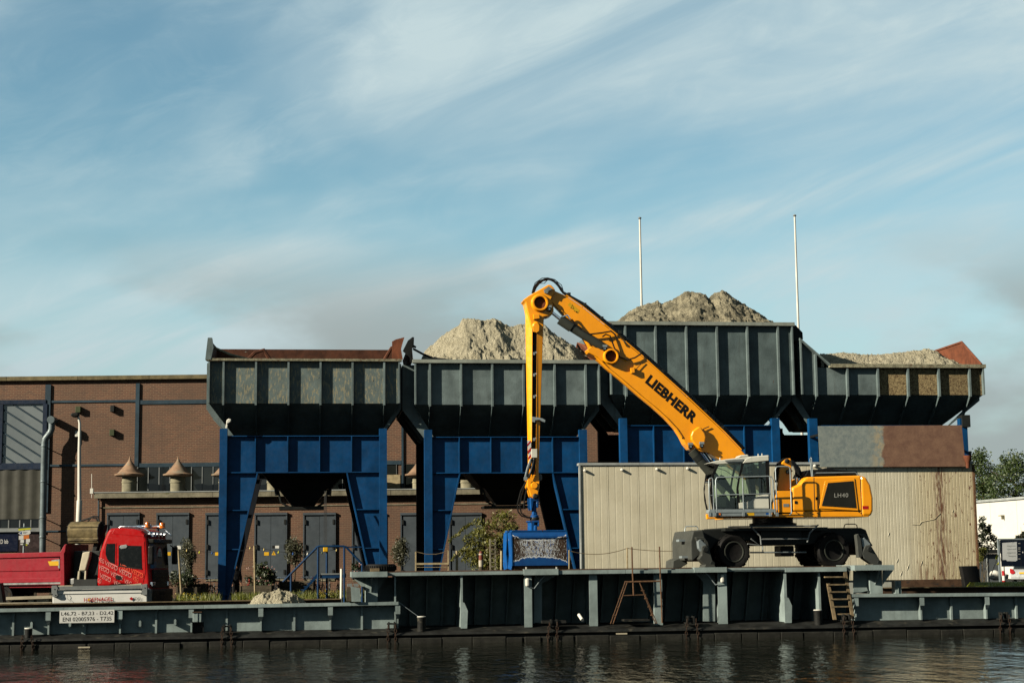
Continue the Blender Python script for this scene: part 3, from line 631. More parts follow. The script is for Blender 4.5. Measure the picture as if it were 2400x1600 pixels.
# ------------------------------------------------------------------ hoppers
F = Fr(0, 74.0)
HD = 6.0
def hopper(label, L, Rr, rimT, rimB, zp, zs, ribs, lb, rb, posts, bribs, beamB, wedge, mats, rim, side, chute=True, rl=None, hide=None, foot=None):
    """all measures as photo pixels on the hopper's front plane"""
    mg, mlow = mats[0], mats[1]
    xc = F.x((L + Rr) / 2); root = thing('storage_hopper', label, 'hopper', F.w(xc, 0, ZQ), 'gravel hoppers on blue legs along the quay')
    py = (rimT + zp) / 2
    X = lambda q, yy=None: F.x(q, py if yy is None else yy)
    Zt = F.z(rimB, (L + Rr) / 2); Zp = F.z(zp, (L + Rr) / 2); Zs = F.z(zs, (L + Rr) / 2); ZrT = F.z(rimT, (L + Rr) / 2)
    xl_, xr_ = X(L), X(Rr); SD = 1.75
    # front panels between the ribs
    ed = [L] + ribs + [Rr]
    for i in range(len(ed) - 1):
        a, b_ = X(ed[i]), X(ed[i + 1])
        if rl and b_ < X(rl[0]) + .05:
            za, zb_ = F.z(rl[1], L), F.z(rl[1] + (862 - rl[1]) * (ed[i + 1] - ed[0]) / (rl[0] - ed[0]), L)
            za = F.z(rl[1] + (862 - rl[1]) * (ed[i] - ed[0]) / (rl[0] - ed[0]), L)
            m = MB(F); m.prism([(a, Zp), (b_, Zp), (b_, zb_), (a, za)], 0, .03)
        else: m = MB(F); m.box(a, b_, 0, .03, Zp, Zt + .02)
        m.build('panel', mg[i] if isinstance(mg, list) else mg, root)
    for q in ribs:
        x = X(q); zt = Zt
        if rl and q < rl[0]: zt = F.z(rl[1] + (862 - rl[1]) * (q - L) / (rl[0] - L), L)
        m = MB(F); m.box(x - .044, x + .044, -.19, -.002, Zp - .09, zt); m.build('rib', mats[2], root)
        m = MB(F); m.hexa([(x - .02, -.17, Zp - .09), (x + .02, -.17, Zp - .09), (x + .02, .25, Zp - .09), (x - .02, .25, Zp - .09)][::-1],
                          [(x - .02, SD - .42, Zs), (x + .02, SD - .42, Zs), (x + .02, SD, Zs), (x - .02, SD, Zs)][::-1]); m.build('rib', mlow, root)
    for x, s_ in ((xl_, -1), (xr_, 1)):
        m = MB(F); m.box(x - .035, x + .035, -.20, 0, Zp, Zt if not (rl and s_ < 0) else F.z(rl[1], L)); m.build('corner_rib', mats[2], root)
    # rim
    x = xl_ - .12 if not rl else F.x(rl[0], 855)
    m = MB(F); m.box(x, xr_ + .12, -.23, .12, Zt, ZrT); m.build('rim', rim, root)
    if rl:
        m = MB(F); a = (xl_ - .05, F.z(rl[1], L)); b_ = (F.x(rl[0], 855), ZrT)
        m.prism([(a[0], a[1] - .06), (b_[0], b_[1] - .08), (b_[0], b_[1]), (a[0], a[1] + .06)], -.24, .1); m.build('rim', mats[2], root)
        m = MB(F); m.box(xl_ - .05, xl_, 0, HD, Zp, F.z(rl[1], L)); m.build('side_plate', mlow, root)
    # lower sloping panels
    xs0, xs1 = F.x(lb, zs), F.x(rb, zs)
    m = MB(F); m.add([(xl_, .012, Zp), (xr_, .012, Zp), (xs1, SD, Zs), (xs0, SD, Zs)], [(0, 3, 2, 1)]); m.build('sloping_panel', mlow, root)
    # side walls with outer ribs, back wall
    zsr = Zt if not side.get('zr') else F.z(side['zr'], Rr)
    for x, xs, s_, wd in ((xl_, xs0, -1, side['l']), (xr_, xs1, 1, side['r'])):
        zt = Zt if not (rl and s_ < 0) else F.z(rl[1], L)
        m = MB(F); m.add([(x, 0.0, Zp), (x, HD, Zp), (x, HD, zt), (x, 0.0, zt)], [(0, 1, 2, 3)]); m.add([(x, .0, Zp), (x, HD, Zp), (xs, HD - SD, Zs), (xs, SD, Zs)], [(0, 1, 2, 3)]); m.build('side_plate', mlow, root)
        for dd in (.65, 2.2, 3.9, 5.7):
            q = [(x, zt), (x + s_ * wd, zt), (x + s_ * wd, Zp - .2), (xs + s_ * wd * .9, Zs), (xs, Zs), (x, Zp)]
            m = MB(F); m.prism(q, dd, dd + .06); m.build('side_rib', mlow if s_ > 0 else mats[2], root)
        if wd > .2:
            m = MB(F); q = [(x + s_ * wd, zt), (x + s_ * (wd + .02), zt), (x + s_ * (wd + .02), Zp - .2), (x + s_ * wd, Zp - .2)]; m.prism(q, 0.66, HD - .1); m.build('side_plate', mlow, root)
    m = MB(F); m.box(xl_, xr_, HD, HD + .05, Zp, Zt + (side.get('back', 0))); m.build('back_panel', 'rust_plate', root)
    m = MB(F); m.add([(xl_, HD, Zp), (xr_, HD, Zp), (xs1, HD - SD, Zs), (xs0, HD - SD, Zs)], [(0, 1, 2, 3)]); m.build('sloping_panel', mlow, root)
    m = MB(F); m.add([(xs0, SD, Zs), (xs1, SD, Zs), (xs1, HD - SD, Zs), (xs0, HD - SD, Zs)], [(0, 3, 2, 1)]); m.build('floor_plate', 'black_steel', root)
    # legs: posts, beam, wedge plates, front and back
    p0, p1, p2, p3 = posts; zb = F.z(beamB, (L + Rr) / 2)
    for dd, back in ((0.0, False), (HD - .35, True)):
        yb = dd + .22; mbl = 'hopper_blue_shaded' if back else 'hopper_blue'  # back frame gets its shade from a darker material
        for a, b_ in ((p0, p1), (p2, p3)):
            xa, xb = F.x(a, zs + 60), F.x(b_, zs + 60)
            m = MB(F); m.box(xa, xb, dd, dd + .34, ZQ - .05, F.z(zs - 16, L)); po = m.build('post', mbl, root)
            if foot:
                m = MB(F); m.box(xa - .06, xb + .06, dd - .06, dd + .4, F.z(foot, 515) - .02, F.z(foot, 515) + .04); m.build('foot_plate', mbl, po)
        xa, xb = F.x(p1, 1060), F.x(p2, 1060)
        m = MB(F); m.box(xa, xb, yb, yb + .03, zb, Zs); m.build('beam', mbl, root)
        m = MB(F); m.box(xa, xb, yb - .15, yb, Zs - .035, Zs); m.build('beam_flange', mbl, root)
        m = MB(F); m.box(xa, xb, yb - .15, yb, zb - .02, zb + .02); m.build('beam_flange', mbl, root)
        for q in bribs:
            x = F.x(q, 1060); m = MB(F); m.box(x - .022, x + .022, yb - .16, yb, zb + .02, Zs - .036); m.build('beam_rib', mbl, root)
        if wedge:
            (lt, lbx), (rt, rbx) = wedge
            zt_ = zb - .021; z0 = ZQ
            for top, bot, side_, xo in ((lt, lbx, 1, xa), (rt, rbx, -1, xb)):
                xt = F.x(top, beamB); xbm = F.x(bot, 1400)
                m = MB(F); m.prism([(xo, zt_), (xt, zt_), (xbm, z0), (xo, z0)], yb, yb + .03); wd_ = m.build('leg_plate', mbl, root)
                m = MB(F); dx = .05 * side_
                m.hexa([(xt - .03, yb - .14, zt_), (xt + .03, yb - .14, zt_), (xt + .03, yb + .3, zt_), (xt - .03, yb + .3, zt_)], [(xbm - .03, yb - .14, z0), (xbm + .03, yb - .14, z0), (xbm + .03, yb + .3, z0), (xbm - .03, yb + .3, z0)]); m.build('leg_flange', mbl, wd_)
                for pyy in (1194, 1285):
                    z = F.z(pyy, (L + Rr) / 2); t = (zt_ - z) / (zt_ - z0); xx = xt + (xbm - xt) * t
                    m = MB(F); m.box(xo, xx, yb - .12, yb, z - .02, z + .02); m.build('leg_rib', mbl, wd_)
    if chute:
        cx0, cx1 = F.x((L + Rr) / 2 - 92, 1110, 3), F.x((L + Rr) / 2 + 88, 1110, 3); xm = (cx0 + cx1) / 2
        def fr_(z0, w0, z1, w1): return [(xm - w0, 3 - w0 * .8, z0), (xm + w0, 3 - w0 * .8, z0), (xm + w0, 3 + w0 * .8, z0), (xm - w0, 3 + w0 * .8, z0)], [(xm - w1, 3 - w1 * .8, z1), (xm + w1, 3 - w1 * .8, z1), (xm + w1, 3 + w1 * .8, z1), (xm - w1, 3 + w1 * .8, z1)]
        za, zm, ze = F.z(1106, 700, 3), F.z(1147, 700, 3), F.z(1186, 700, 3)
        wa, wm, we = (cx1 - cx0) / 2 * 1.1, (cx1 - cx0) * .36, (cx1 - cx0) * .145
        m = MB(F); a, b_ = fr_(zm, wm, za, wa); m.hexa(a[::-1], b_[::-1]); m.box(xl_ + .8, xr_ - .8, .8, HD - .8, za, za + .1); ch = m.build('chute', 'black_steel', root)
        m = MB(F); a, b_ = fr_(ze, we, zm - .01, wm * .86); m.hexa(a[::-1], b_[::-1]); m.build('chute_mouth', 'machine_dark', ch)
        m = MB(F); m.box(xm - wm * .85, xm + wm * .75, 2.2, 3.8, ze - .16, ze - .05); m.build('chute_gate', 'machine_dark', ch)
        for s_ in (-1, 1):
            m = MB(F); m.tube([(xm + s_ * wm * .9, 2.3, zm - .05), (xm + s_ * wm * .78, 2.3, ze + .15), (xm + s_ * we * 1.1, 2.3, ze - .1)], .05, 6); m.tube([(xm + s_ * wm * .98, 2.3, zm + .05), (xm + s_ * wm * .95, 2.3, zm - .3)], .07, 6); m.build('gate_arm', 'machine_dark', ch)
    return root
h1 = hopper('leftmost grey hopper, empty, rusty inside with flaked paint', 490, 935, 841.5, 847, 945, 1020, [524, 600, 676, 751, 826, 900], 548, 889, (514, 532, 889, 907), [598, 674, 749, 824], 1106,
            ((603, 530), (813, 881)), ('hopper_grey_worn', 'hopper_grey_dark', 'hopper_grey'), 'hopper_rim', {'l': .14, 'r': .14, 'back': .0}, foot=1393)
h2 = hopper('grey hopper heaped with pale sand, behind the vertical yellow arm', 973, 1403, 844, 852, 948, 1022.5, [1007, 1080, 1153, 1226, 1299, 1371.5], 1020, 1357, (995, 1013, 1359, 1377), [1077, 1151, 1223.5, 1296], 1107,
            ((1078, 1015), (1296, 1367)), ('hopper_grey', 'hopper_grey_dark', 'hopper_grey'), 'hopper_rim_clean', {'l': .52, 'r': .12})
h3 = hopper('tallest grey hopper with a damp sand heap, behind the lettered boom', 1430, 1856, 755.5, 763.5, 925, 995.5, [1465, 1536, 1608, 1680, 1751, 1823], 1478, 1808, (1454, 1471, 1811, 1829), [1534, 1604.5, 1676, 1747], 1108,
            ((1536, 1476), (1747, 1818)), ('hopper_grey_dark', 'hopper_grey_dark', 'hopper_grey'), 'hopper_rim_clean', {'l': .45, 'r': .12}, chute=False)
h4 = hopper('rightmost low grey hopper with crusted panels and a rusty wing', 1877, 2302, 854, 862.5, 925, 996, [1911, 1984, 2055.5, 2126, 2198, 2270], 1920, 2232, (1899, 1918, 2253, 2270), [1990, 2060, 2130, 2200], 1080,
            None, (['hopper_grey', 'hopper_grey', 'hopper_grey', 'hopper_grey', 'hopper_crusted', 'hopper_crusted', 'hopper_crusted'][0:3] + ['hopper_grey_dark'] * 0 + ['hopper_crusted'] * 4, 'hopper_grey_dark', 'hopper_grey'), 'hopper_rim', {'l': .3, 'r': .1}, chute=False, rl=(1942, 796))
# worn wings and bent plates above the rims
def wing(root, pts, d0, d1, mat, name='wing_plate'):
    m = MB(F); m.pprism(pts, d0, d1); return m.build(name, mat, root)
wing(h1, [(481, 842), (487, 791), (497, 791), (500, 815), (494, 842)], -.25, .12, 'hopper_grey')
m = MB(F); a = F.p(490, 842, .1); b_ = F.p(490, 793, .1)          # left side plate rising towards the back
m.add([(a[0], .1, a[1]), (a[0], HD, a[1] - .1), (a[0] + .02, HD, b_[1] + .35), (a[0], .3, b_[1]), (a[0], .1, b_[1])], [(0, 1, 2, 3, 4)]); m.build('wing_plate', 'rust_plate', h1)
m = MB(F); xa, xb = F.x(490, 830, HD), F.x(929, 830, HD); m.box(xa, xb, HD - .05, HD, F.z(846, 700, HD) - .6, F.z(819, 700, HD)); m.build('back_plate', 'rust_plate', h1)
m = MB(F); m.ptube([(496, 812, .4), (510, 818, .5), (540, 831, .5), (580, 841, .4)], .4, .06, 6); m.build('bent_edge', 'hopper_rim', h1)
m = MB(F); m.ptube([(582, 841, 3.2), (598, 826, 3.2), (618, 820, 3.2), (632, 842, 3.2)], 3.2, .09, 6); m.build('brace', 'rust_plate', h1)
wing(h1, [(919, 842), (919, 800), (928, 795), (940, 792), (948, 790), (943, 806), (940, 818), (944, 842)], .1, .2, 'rust_orange')
m = MB(F); a = F.p(928, 842, .2); b_ = F.p(930, 797, .2)
m.add([(a[0], .2, a[1]), (a[0] + .2, HD, a[1]), (a[0] + .1, HD, b_[1]), (a[0] + .3, 3, b_[1] + .3), (b_[0] + .1, .2, b_[1])], [(0, 1, 2, 3, 4)]); m.build('wing_plate', 'rust_orange', h1)
m = MB(F); m.ptube([(901, 842, .8), (918, 814, .8)], .8, .07, 6); m.ptube([(905, 842, 2.8), (919, 812, 2.8)], 2.8, .06, 6); m.build('brace', 'rust_plate', h1)
wing(h2, [(963, 850), (961, 838), (944, 822), (956, 798), (966, 790), (969, 790), (967, 812), (964, 836), (973, 846)], .05, .13, 'black_steel')
m = MB(F); a = F.p(968, 845, .2)
m.add([(a[0], .13, a[1]), (a[0], HD, a[1]), (a[0] - .15, HD, a[1] + .7), (a[0] - .08, .13, a[1] + 1.0)], [(0, 1, 2, 3)]); m.build('wing_plate', 'rust_orange', h2)
m = MB(F); m.ptube([(968, 817, .4), (990, 829, .4), (1015, 839, .4), (1048, 843, .4)], .4, .05, 6); m.ptube([(963, 807, .5), (975, 814, .5)], .5, .05, 6); m.ptube([(968, 790, .3), (967, 815, .3)], .3, .05, 6); m.build('bent_edge', 'black_steel', h2)
m = MB(F); a = F.p(1399, 848, 1); z1 = F.z(800, 1380, 3.2)
m.add([(a[0], .1, a[1]), (a[0], HD, a[1]), (a[0] - .25, HD, z1 - .2), (a[0] - .5, 3.5, z1), (a[0] - .05, 1.2, z1 - .55)], [(4, 3, 2, 1, 0)]); m.build('wing_plate', 'rust_orange', h2)
wing(h3, [(1856, 757), (1866, 763), (1881, 779), (1882, 795), (1860, 800)], .2, HD, 'black_steel')
wing(h3, [(1415, 762), (1425, 756), (1432, 757), (1432, 764)], -.25, 4, 'rust_orange')
m = MB(F); x0_ = F.x(2300, 850); z0_ = F.z(858, 2290)
a = F.p(2254, 803, 3.4); b_ = F.p(2180, 828, 5.5)
m.add([(x0_, -.1, z0_), (x0_, .0, z0_ + .06), (a[0], 3.4, a[1]), (b_[0], HD, b_[1]), (b_[0], HD, z0_ - .2), (a[0] + .2, 3.4, z0_ - .4)], [(0, 1, 2, 5), (5, 2, 3, 4)]); m.build('wing_plate', 'rust_orange', h4)
m = MB(F); m.tube([(x0_, 0, z0_ + .08), (a[0], 3.4, a[1] + .03), (b_[0], HD, b_[1] + .03)], .06, 6); m.build('bent_edge', 'rust_orange', h4)
m = MB(F); m.pbox(2255, 972, 2275, 1000, -.1, .4); m.build('post_head', 'machine_dark', h4)
m = MB(F); m.pbox(2266, 1057, 2278, 1094, .45, .8); m.build('side_box', 'frame_blue', h4)
# floodlight on the first hopper's leg
fl_ = thing('floodlight', 'small white floodlight on the leftmost hopper leg', 'floodlight', F.w(F.x(533, 990), -.3, F.z(1000, 533)))
m = MB(F); m.ptube([(531, 1003), (532, 995), (534, 988)], -.3, .045, 6); m.build('bracket', 'post_white', fl_)
m = MB(F); m.pprism([(530, 993), (531, 984), (536, 980), (542, 982), (541, 988), (535, 992)], -.45, -.2); m.build('lamp_head', 'post_white', fl_, bevel=.03)

# ------------------------------------------------------------------ sand heaps
def heap(name, label, fr, prof, dc, front, back, zbase, mat, slope=.62, nx=260, ny=120, rough=.16, group=None, seed=0):
    P = [fr.p(a, b_, dc) for a, b_ in prof]
    x0, x1 = P[0][0], P[-1][0]
    def pz(x):
        for i in range(len(P) - 1):
            if P[i][0] <= x <= P[i + 1][0]:
                t = (x - P[i][0]) / max(1e-6, P[i + 1][0] - P[i][0]); return P[i][1] + (P[i + 1][1] - P[i][1]) * t
        return zbase
    m = MB(fr); vs = []; fs = []
    for j in range(ny + 1):
        y = front + (back - front) * j / ny
        for i in range(nx + 1):
            x = x0 + (x1 - x0) * i / nx
            q = Vector((x * 1.1 + seed * 7, y * 1.1, seed))
            wob = noise.fractal(q, 1.0, 2.0, 5) * .55
            yc = dc + .35 * noise.noise(Vector((x * .45 + seed, 3, seed)))
            top = pz(x + .12 * noise.noise(q * 2.1)); sl = max(slope, (top - zbase + .1) / (dc - front - .35)) if y < yc else slope
            h = top - sl * max(0, abs(y - yc) - .12) * (1 + .3 * wob)
            fine = noise.fractal(q * 3.5, .85, 2.1, 5)
            h += rough * (fine if abs(y - yc) > .1 else .35 * fine) + .05 * noise.noise(q * 13.0)
            vs.append((x, y, max(h, zbase - .12 + .05 * fine)))
    for j in range(ny):
        for i in range(nx):
            a = j * (nx + 1) + i; fs.append((a, a + 1, a + nx + 2, a + nx + 1))
    m.add(vs, fs); o = m.build(name, mat, None, smooth=80)
    tag(o, label, 'sand heap', group); return o
G = 'sand heaped in the hoppers'
heap('sand_heap', 'large pale sand heap rising from the second hopper', F, [(985, 842), (996, 824), (1022, 801), (1042, 785), (1073, 763), (1084, 748), (1109, 749), (1132, 754), (1158, 747), (1178, 757), (1196, 767), (1216, 760), (1245, 757), (1277, 762), (1287, 775), (1328, 802), (1354, 821), (1390, 845)], 3.0, .12, 5.9, F.z(850, 1180), 'sand', .56, group=G, seed=1, rough=.09)
heap('sand_heap', 'darker damp sand heap with two crests in the tallest hopper', F, [(1442, 760), (1452, 751), (1478, 728), (1503, 718), (1537, 706), (1548, 712), (1582, 701), (1604, 684), (1619, 685), (1633, 687), (1650, 692), (1660, 703), (1675, 688), (1694, 682), (1708, 690), (1728, 706), (1756, 720), (1773, 731), (1790, 744), (1812, 758)], 3.0, .12, 5.9, F.z(762, 1640), 'sand_damp', .42, group=G, seed=2, rough=.10)
heap('sand_heap', 'hollowed sand bank inside the rightmost hopper with a gravel cone', F, [(1915, 836), (1923, 830), (1968, 828), (2007, 831), (2054, 832), (2102, 827), (2150, 822), (2173, 818), (2185, 822), (2221, 842), (2255, 858)], 2.6, .12, 5.8, F.z(862, 2100), 'sand', .33, group=G, seed=3, rough=.08)
B = Fr(0, 60.0)
heap('sand_heap', 'small rough sand heap lying in the barge hold beside the blue steps', B, [(575, 1420), (586, 1414), (601, 1396), (617, 1387), (630, 1391), (650, 1382), (665, 1383), (680, 1388), (693, 1395), (711, 1409), (725, 1420)], 5.2, 2.8, 7.0, B.z(1425, 650, 5), 'sand', .5, 110, 70, .13, seed=4)

# ------------------------------------------------------------------ beige shed in front of the hoppers, loose plate above it
shed = thing('beige_shed', 'long beige metal-clad shed with rust streaks behind the yellow excavator', 'shed', FB.w(FB.x(1820), 0, ZQ))
seams = [1361, 1428, 1500, 1573, 1606, 1680, 1752, 1826, 1868, 1913, 1990, 2057, 2134, 2207, 2287]
zt_, zb_ = FB.z(1086, 1361), FB.z(1358, 2100)
def corr(x0, x1, z0, z1, pitch, dep):
    m = MB(FB); n = max(2, int(round((x1 - x0) / pitch))); st = (x1 - x0) / n; pr = []
    for i in range(n):
        a = x0 + i * st; pr += [(a, 0), (a + st * .80, 0), (a + st * .84, dep), (a + st * .96, dep)]
    pr.append((x1, 0)); k = len(pr)
    m.add([(q[0], q[1], z0) for q in pr] + [(q[0], q[1], z1) for q in pr] + [(x1, .06, z0), (x1, .06, z1), (x0, .06, z0), (x0, .06, z1)],
          [(i, i + 1, i + 1 + k, i + k) for i in range(k - 1)] + [(k - 1, 2 * k, 2 * k + 1, 2 * k - 1), (2 * k + 2, 0, k, 2 * k + 3)])
    return m
for i in range(len(seams) - 1):
    x0, x1 = FB.x(seams[i]) + .012, FB.x(seams[i + 1]) - .012
    top = FB.z(1086 - (seams[i] - 1361) * .012, seams[i]) - .08
    corr(x0, x1, zb_, top, .31 if seams[i] < 2050 else .155, .003 if seams[i] < 2050 else .006).build('panel', 'shed_beige', shed)
m = MB(FB); m.box(FB.x(1361) + .02, FB.x(2287) - .02, .07, .45, ZQ - .05, zt_ - .15); m.build('body', 'shed_trim', shed)
m = MB(FB); m.box(FB.x(1359), FB.x(2288), -.06, .5, zt_ - .07, zt_ + .03); m.build('roof_edge', 'zinc_edge', shed)
m = MB(FB); m.box(FB.x(1359.5), FB.x(1362.5), -.05, 0.1, zb_, zt_ - .08); m.build('corner_trim', 'zinc_edge', shed)
m = MB(FB); m.box(FB.x(2286), FB.x(2290.5), -.06, .45, ZQ + .5, zt_ - .1); m.build('corner_trim', 'rust_pipe', shed)
for px in (1371, 1458, 1540, 1612, 1836, 1910):
    x, z = FB.p(px, 1102 - (px - 1361) * .02, -.1); m = MB(FB); m.disc(x, z, [(.0, -.16), (.045, -.15), (.065, -.07), (.065, -.03)], 12); m.build('wall_lamp', 'post_white', shed, smooth=50)
x, z = FB.p(2268, 1083, -.2); m = MB(FB); m.lathe(x, -.2, [(.08, z - .25), (.1, z), (.2, z + .25), (.2, z + .3)], 12); m.build('rain_hopper', 'rust_orange', shed, smooth=40)
m = MB(FB); m.box(FB.x(2095), FB.x(2262), -.02, .06, ZQ, zb_ - .004); m.build('plinth', 'coaming_rust', shed)
# dents in the right-hand cladding
for px, py, s_ in ((2083, 1251, .05), (2103, 1313, .05), (2128, 1328, .07), (2112, 1343, .06), (2160, 1318, .07), (2233, 1197, .03)):
    x, z = FB.p(px, py, -.02); m = MB(FB); m.tube([(x - s_ * .6, -.004, z - s_ * 2.0), (x, -.010, z), (x + s_ * .9, -.004, z + s_ * 1.8)], [.006, .014, .006], 8); m.build('dent', 'shed_beige', shed, smooth=60)
m = MB(FB); m.ptube([(2137, 1228), (2155, 1229), (2160, 1222), (2190, 1216), (2203, 1203)], -.004, .016, 8); m.build('crease', 'shed_beige', shed, smooth=60)
m = MB(FP_); m.pprism([(1917, 998), (2254, 996), (2263, 1093), (1922, 1094.5)], -.02, .0); pl = m.build('steel_plate', 'plate_mixed'); pl = tag(pl, 'loose steel sheet, half galvanised and half rusty, above the beige shed', 'metal sheet')
m = MB(FP_); x0, z0 = FP_.p(1923, 1093.6); x1, _ = FP_.p(2262.5, 1093); m.box(x0, x1, -.05, -.021, z0 - .01, z0 + .06); e = m.build('lower_edge', 'plate_mixed', pl)
for q in (1940, 2240):
    x, z = FP_.p(q, 1000); m = MB(FP_); m.box(x - .05, x + .05, .002, 2.7, z - .3, z - .2); m.build('bracket', 'black_steel', pl)
sk = MB(FB); sk.pprism([(2253, 1326), (2291, 1325), (2297, 1352), (2302, 1376), (2262, 1378), (2258, 1350)], -.5, -.15)
sk = sk.build('rubber_chute', 'rubber_clean', bevel=.03); tag(sk, 'black rubber skirt at the lower right corner of the beige shed', 'rubber skirt')
# ------------------------------------------------------------------ barge
bw = B.w(B.x(1200, 1480), 3.6, 0)
barge = thing('work_barge', 'grey steel work barge with raised ribbed middle deck and black waterline belt', 'barge', (bw[0], bw[1], 0))
def yl(px, ya, yb): return ya + (yb - ya) * px / 2400.0
Yfar = lambda px: yl(px, 1487.5, 1447.0)      # inner edge of the side walkway
Ynear = lambda px: yl(px, 1498, 1458)
def bz(fn, px, d): return B.p(px, fn(px), d)
XA, XB = -140, 2520
a0, a1 = bz(Yfar, XA, 0), bz(Yfar, XB, 0); n0, n1 = bz(Ynear, XA, -.55), bz(Ynear, XB, -.55)
m = MB(B)
sec0 = [(a0[0], 7.0, a0[1]), (a0[0], 0, a0[1]), (a0[0], -.55, n0[1]), (a0[0], -.60, n0[1] - .08), (a0[0], -.5, n0[1] - .16), (a0[0], -.5, -.8), (a0[0], 7.2, -.8)]
sec1 = [(a1[0], 7.0, a1[1]), (a1[0], 0, a1[1]), (a1[0], -.55, n1[1]), (a1[0], -.60, n1[1] - .08), (a1[0], -.5, n1[1] - .16), (a1[0], -.5, -.8), (a1[0], 7.2, -.8)]
k = len(sec0); m.add(sec0 + sec1, [(i, (i + 1) % k, (i + 1) % k + k, i + k) for i in range(k)] + [tuple(range(k))[::-1], tuple(range(k, 2 * k))])
m.build('hull', 'barge_black', barge)
# timber fender blocks along the waterline
px = -20.0; rnd = random.Random(3)
while px < 2420:
    ln = rnd.choice([38, 44, 52, 62, 70, 78, 36]); p1 = px + ln
    q0, q1 = bz(Ynear, px, -.55), bz(Ynear, p1, -.55); dz = rnd.uniform(-.03, .02)
    m = MB(B); o_ = rnd.uniform(-.03, .02)
    m.hexa([(q0[0], -.62 + o_, -.02), (q1[0], -.62 + o_, -.02), (q1[0], -.50, -.02), (q0[0], -.50, -.02)][::-1], [(q0[0], -.62 + o_, q0[1] - .19 + dz), (q1[0], -.62 + o_, q1[1] - .19 + dz), (q1[0], -.50, q1[1] - .19 + dz), (q0[0], -.50, q0[1] - .19 + dz)][::-1])
    m.build('fender_block', 'fender_wood', barge, bevel=.025)
    px = p1 + rnd.choice([.6, .8, 1.2, 4.5, 1.0])
def rail_y(px):
    if px < 1000: return 1426 - px * 0.0178
    return 1391.5 - (px - 2000) * 0.0075
def side_section(p0, p1, broad, thin, d=0.0):
    ribs = sorted([(q, 1) for q in broad] + [(q, 0) for q in thin]); ed = [p0] + [q for q, _ in ribs] + [p1]
    for i in range(len(ed) - 1):
        a, b_ = ed[i], ed[i + 1]
        if b_ - a < 3: continue
        za0, za1 = B.p(a, rail_y(a) + 6, d), B.p(b_, rail_y(b_) + 6, d); f0, f1 = bz(Yfar, a, d), bz(Yfar, b_, d)
        m = MB(B); m.prism([(f0[0], f0[1] - .05), (f1[0], f1[1] - .05), (f1[0], za1[1] + .05), (f0[0], za0[1] + .05)], d, d + .03); m.build('side_panel', 'barge_grey', barge)
    for q, br in ribs:
        x, zt = B.p(q, rail_y(q) + 6.5, 0); zf = bz(Yfar, q, 0)[1]
        if br:
            h = zt - zf
            m = MB(B); m.prism([(0, zt), (-.36, zt), (-.36, zt - .32), (-.24, zt - .48), (-.24, zf + .0), (0, zf)], x - .02, x + .02, axis='x'); r_ = m.build('bracket', 'barge_grey', barge)
            m = MB(B); m.box(x - .085, x + .085, -.375, -.36, zt - .32, zt); m.hexa([(x - .085, -.375, zt - .32), (x + .085, -.375, zt - .32), (x + .085, -.36, zt - .32), (x - .085, -.36, zt - .32)], [(x - .03, -.255, zt - .49), (x + .03, -.255, zt - .49), (x + .03, -.24, zt - .49), (x - .03, -.24, zt - .49)]); m.box(x - .03, x + .03, -.255, -.24, zf, zt - .49); m.build('bracket_flange', 'barge_grey', r_)
        else:
            m = MB(B); m.box(x - .035, x + .035, -.12, -.001, zf - .02, zt); m.build('rib', 'barge_grey', barge)
    # top rail, in plates
    ps = [p0] + [q for q in (477, 823) if p0 < q < p1] + [p1]
    for i in range(len(ps) - 1):
        a = B.p(ps[i] + .2, rail_y(ps[i]), -.4); b_ = B.p(ps[i + 1] - .2, rail_y(ps[i + 1]), -.4)
        m = MB(B); m.hexa([(a[0], -.4, a[1] - .11), (b_[0], -.4, b_[1] - .11), (b_[0], .06, b_[1] - .11), (a[0], .06, a[1] - .11)][::-1], [(a[0], -.4, a[1]), (b_[0], -.4, b_[1]), (b_[0], .06, b_[1]), (a[0], .06, a[1])][::-1]); m.build('top_rail', 'barge_grey', barge)
side_section(-140, 934, [-49, 34 + 83, 284, 450, 612, 774, 931], [-132, 33, 201, 367, 532, 690, 848])
side_section(1996, 2520, [1999, 2152, 2304, 2456], [2226, 2378, 2500])
for q, py in ((75, 1456), (329, 1453), (411, 1450), (-10, 1458), (165, 1453), (247, 1452)):
    x, z = B.p(q, py, -.1); m = MB(B); m.box(x - .02, x + .02, -.2, 0, z - .22, z); m.box(x - .04, x + .04, -.21, -.19, z - .2, z - .02); m.build('eye_bracket', 'barge_grey', barge)
# name plate
x0, z1 = B.p(140, 1429.5, -.42); x1, z0 = B.p(267.5, 1457.5, -.42)
m = MB(B); m.box(x0, x1, -.43, -.405, z0, z1); npl = m.build('name_plate', 'letter_white', barge)
ptext('lettering', 'L46,72 - B7,23 - D2,42', B, (143.5, 1443), (265.5, 1440.6), (143.5, 1433.4), -.434, 'letter_black', npl)
ptext('lettering', 'ENI 02005976 - T735', B, (147, 1455.5), (261, 1453.2), (147, 1446), -.434, 'letter_black', npl)
x, z = B.p(452, 1433, -.42); m = MB(B); m.pbox(452, 1435, 472, 1457, -.42, -.02); bx_ = m.build('deck_locker', 'barge_grey', barge, bevel=.015)
m = MB(B); m.pbox(461, 1437, 463.2, 1455, -.44, -.421); m.build('latch', 'barge_grey', bx_); m = MB(B); m.pbox(451, 1432.5, 473, 1435, -.45, -.02); m.build('lid', 'coaming_rust', bx_)
m = MB(B); m.pbox(453, 1457.5, 477, 1481, -.12, -.005); m.build('recess_plate', 'black_steel', barge)
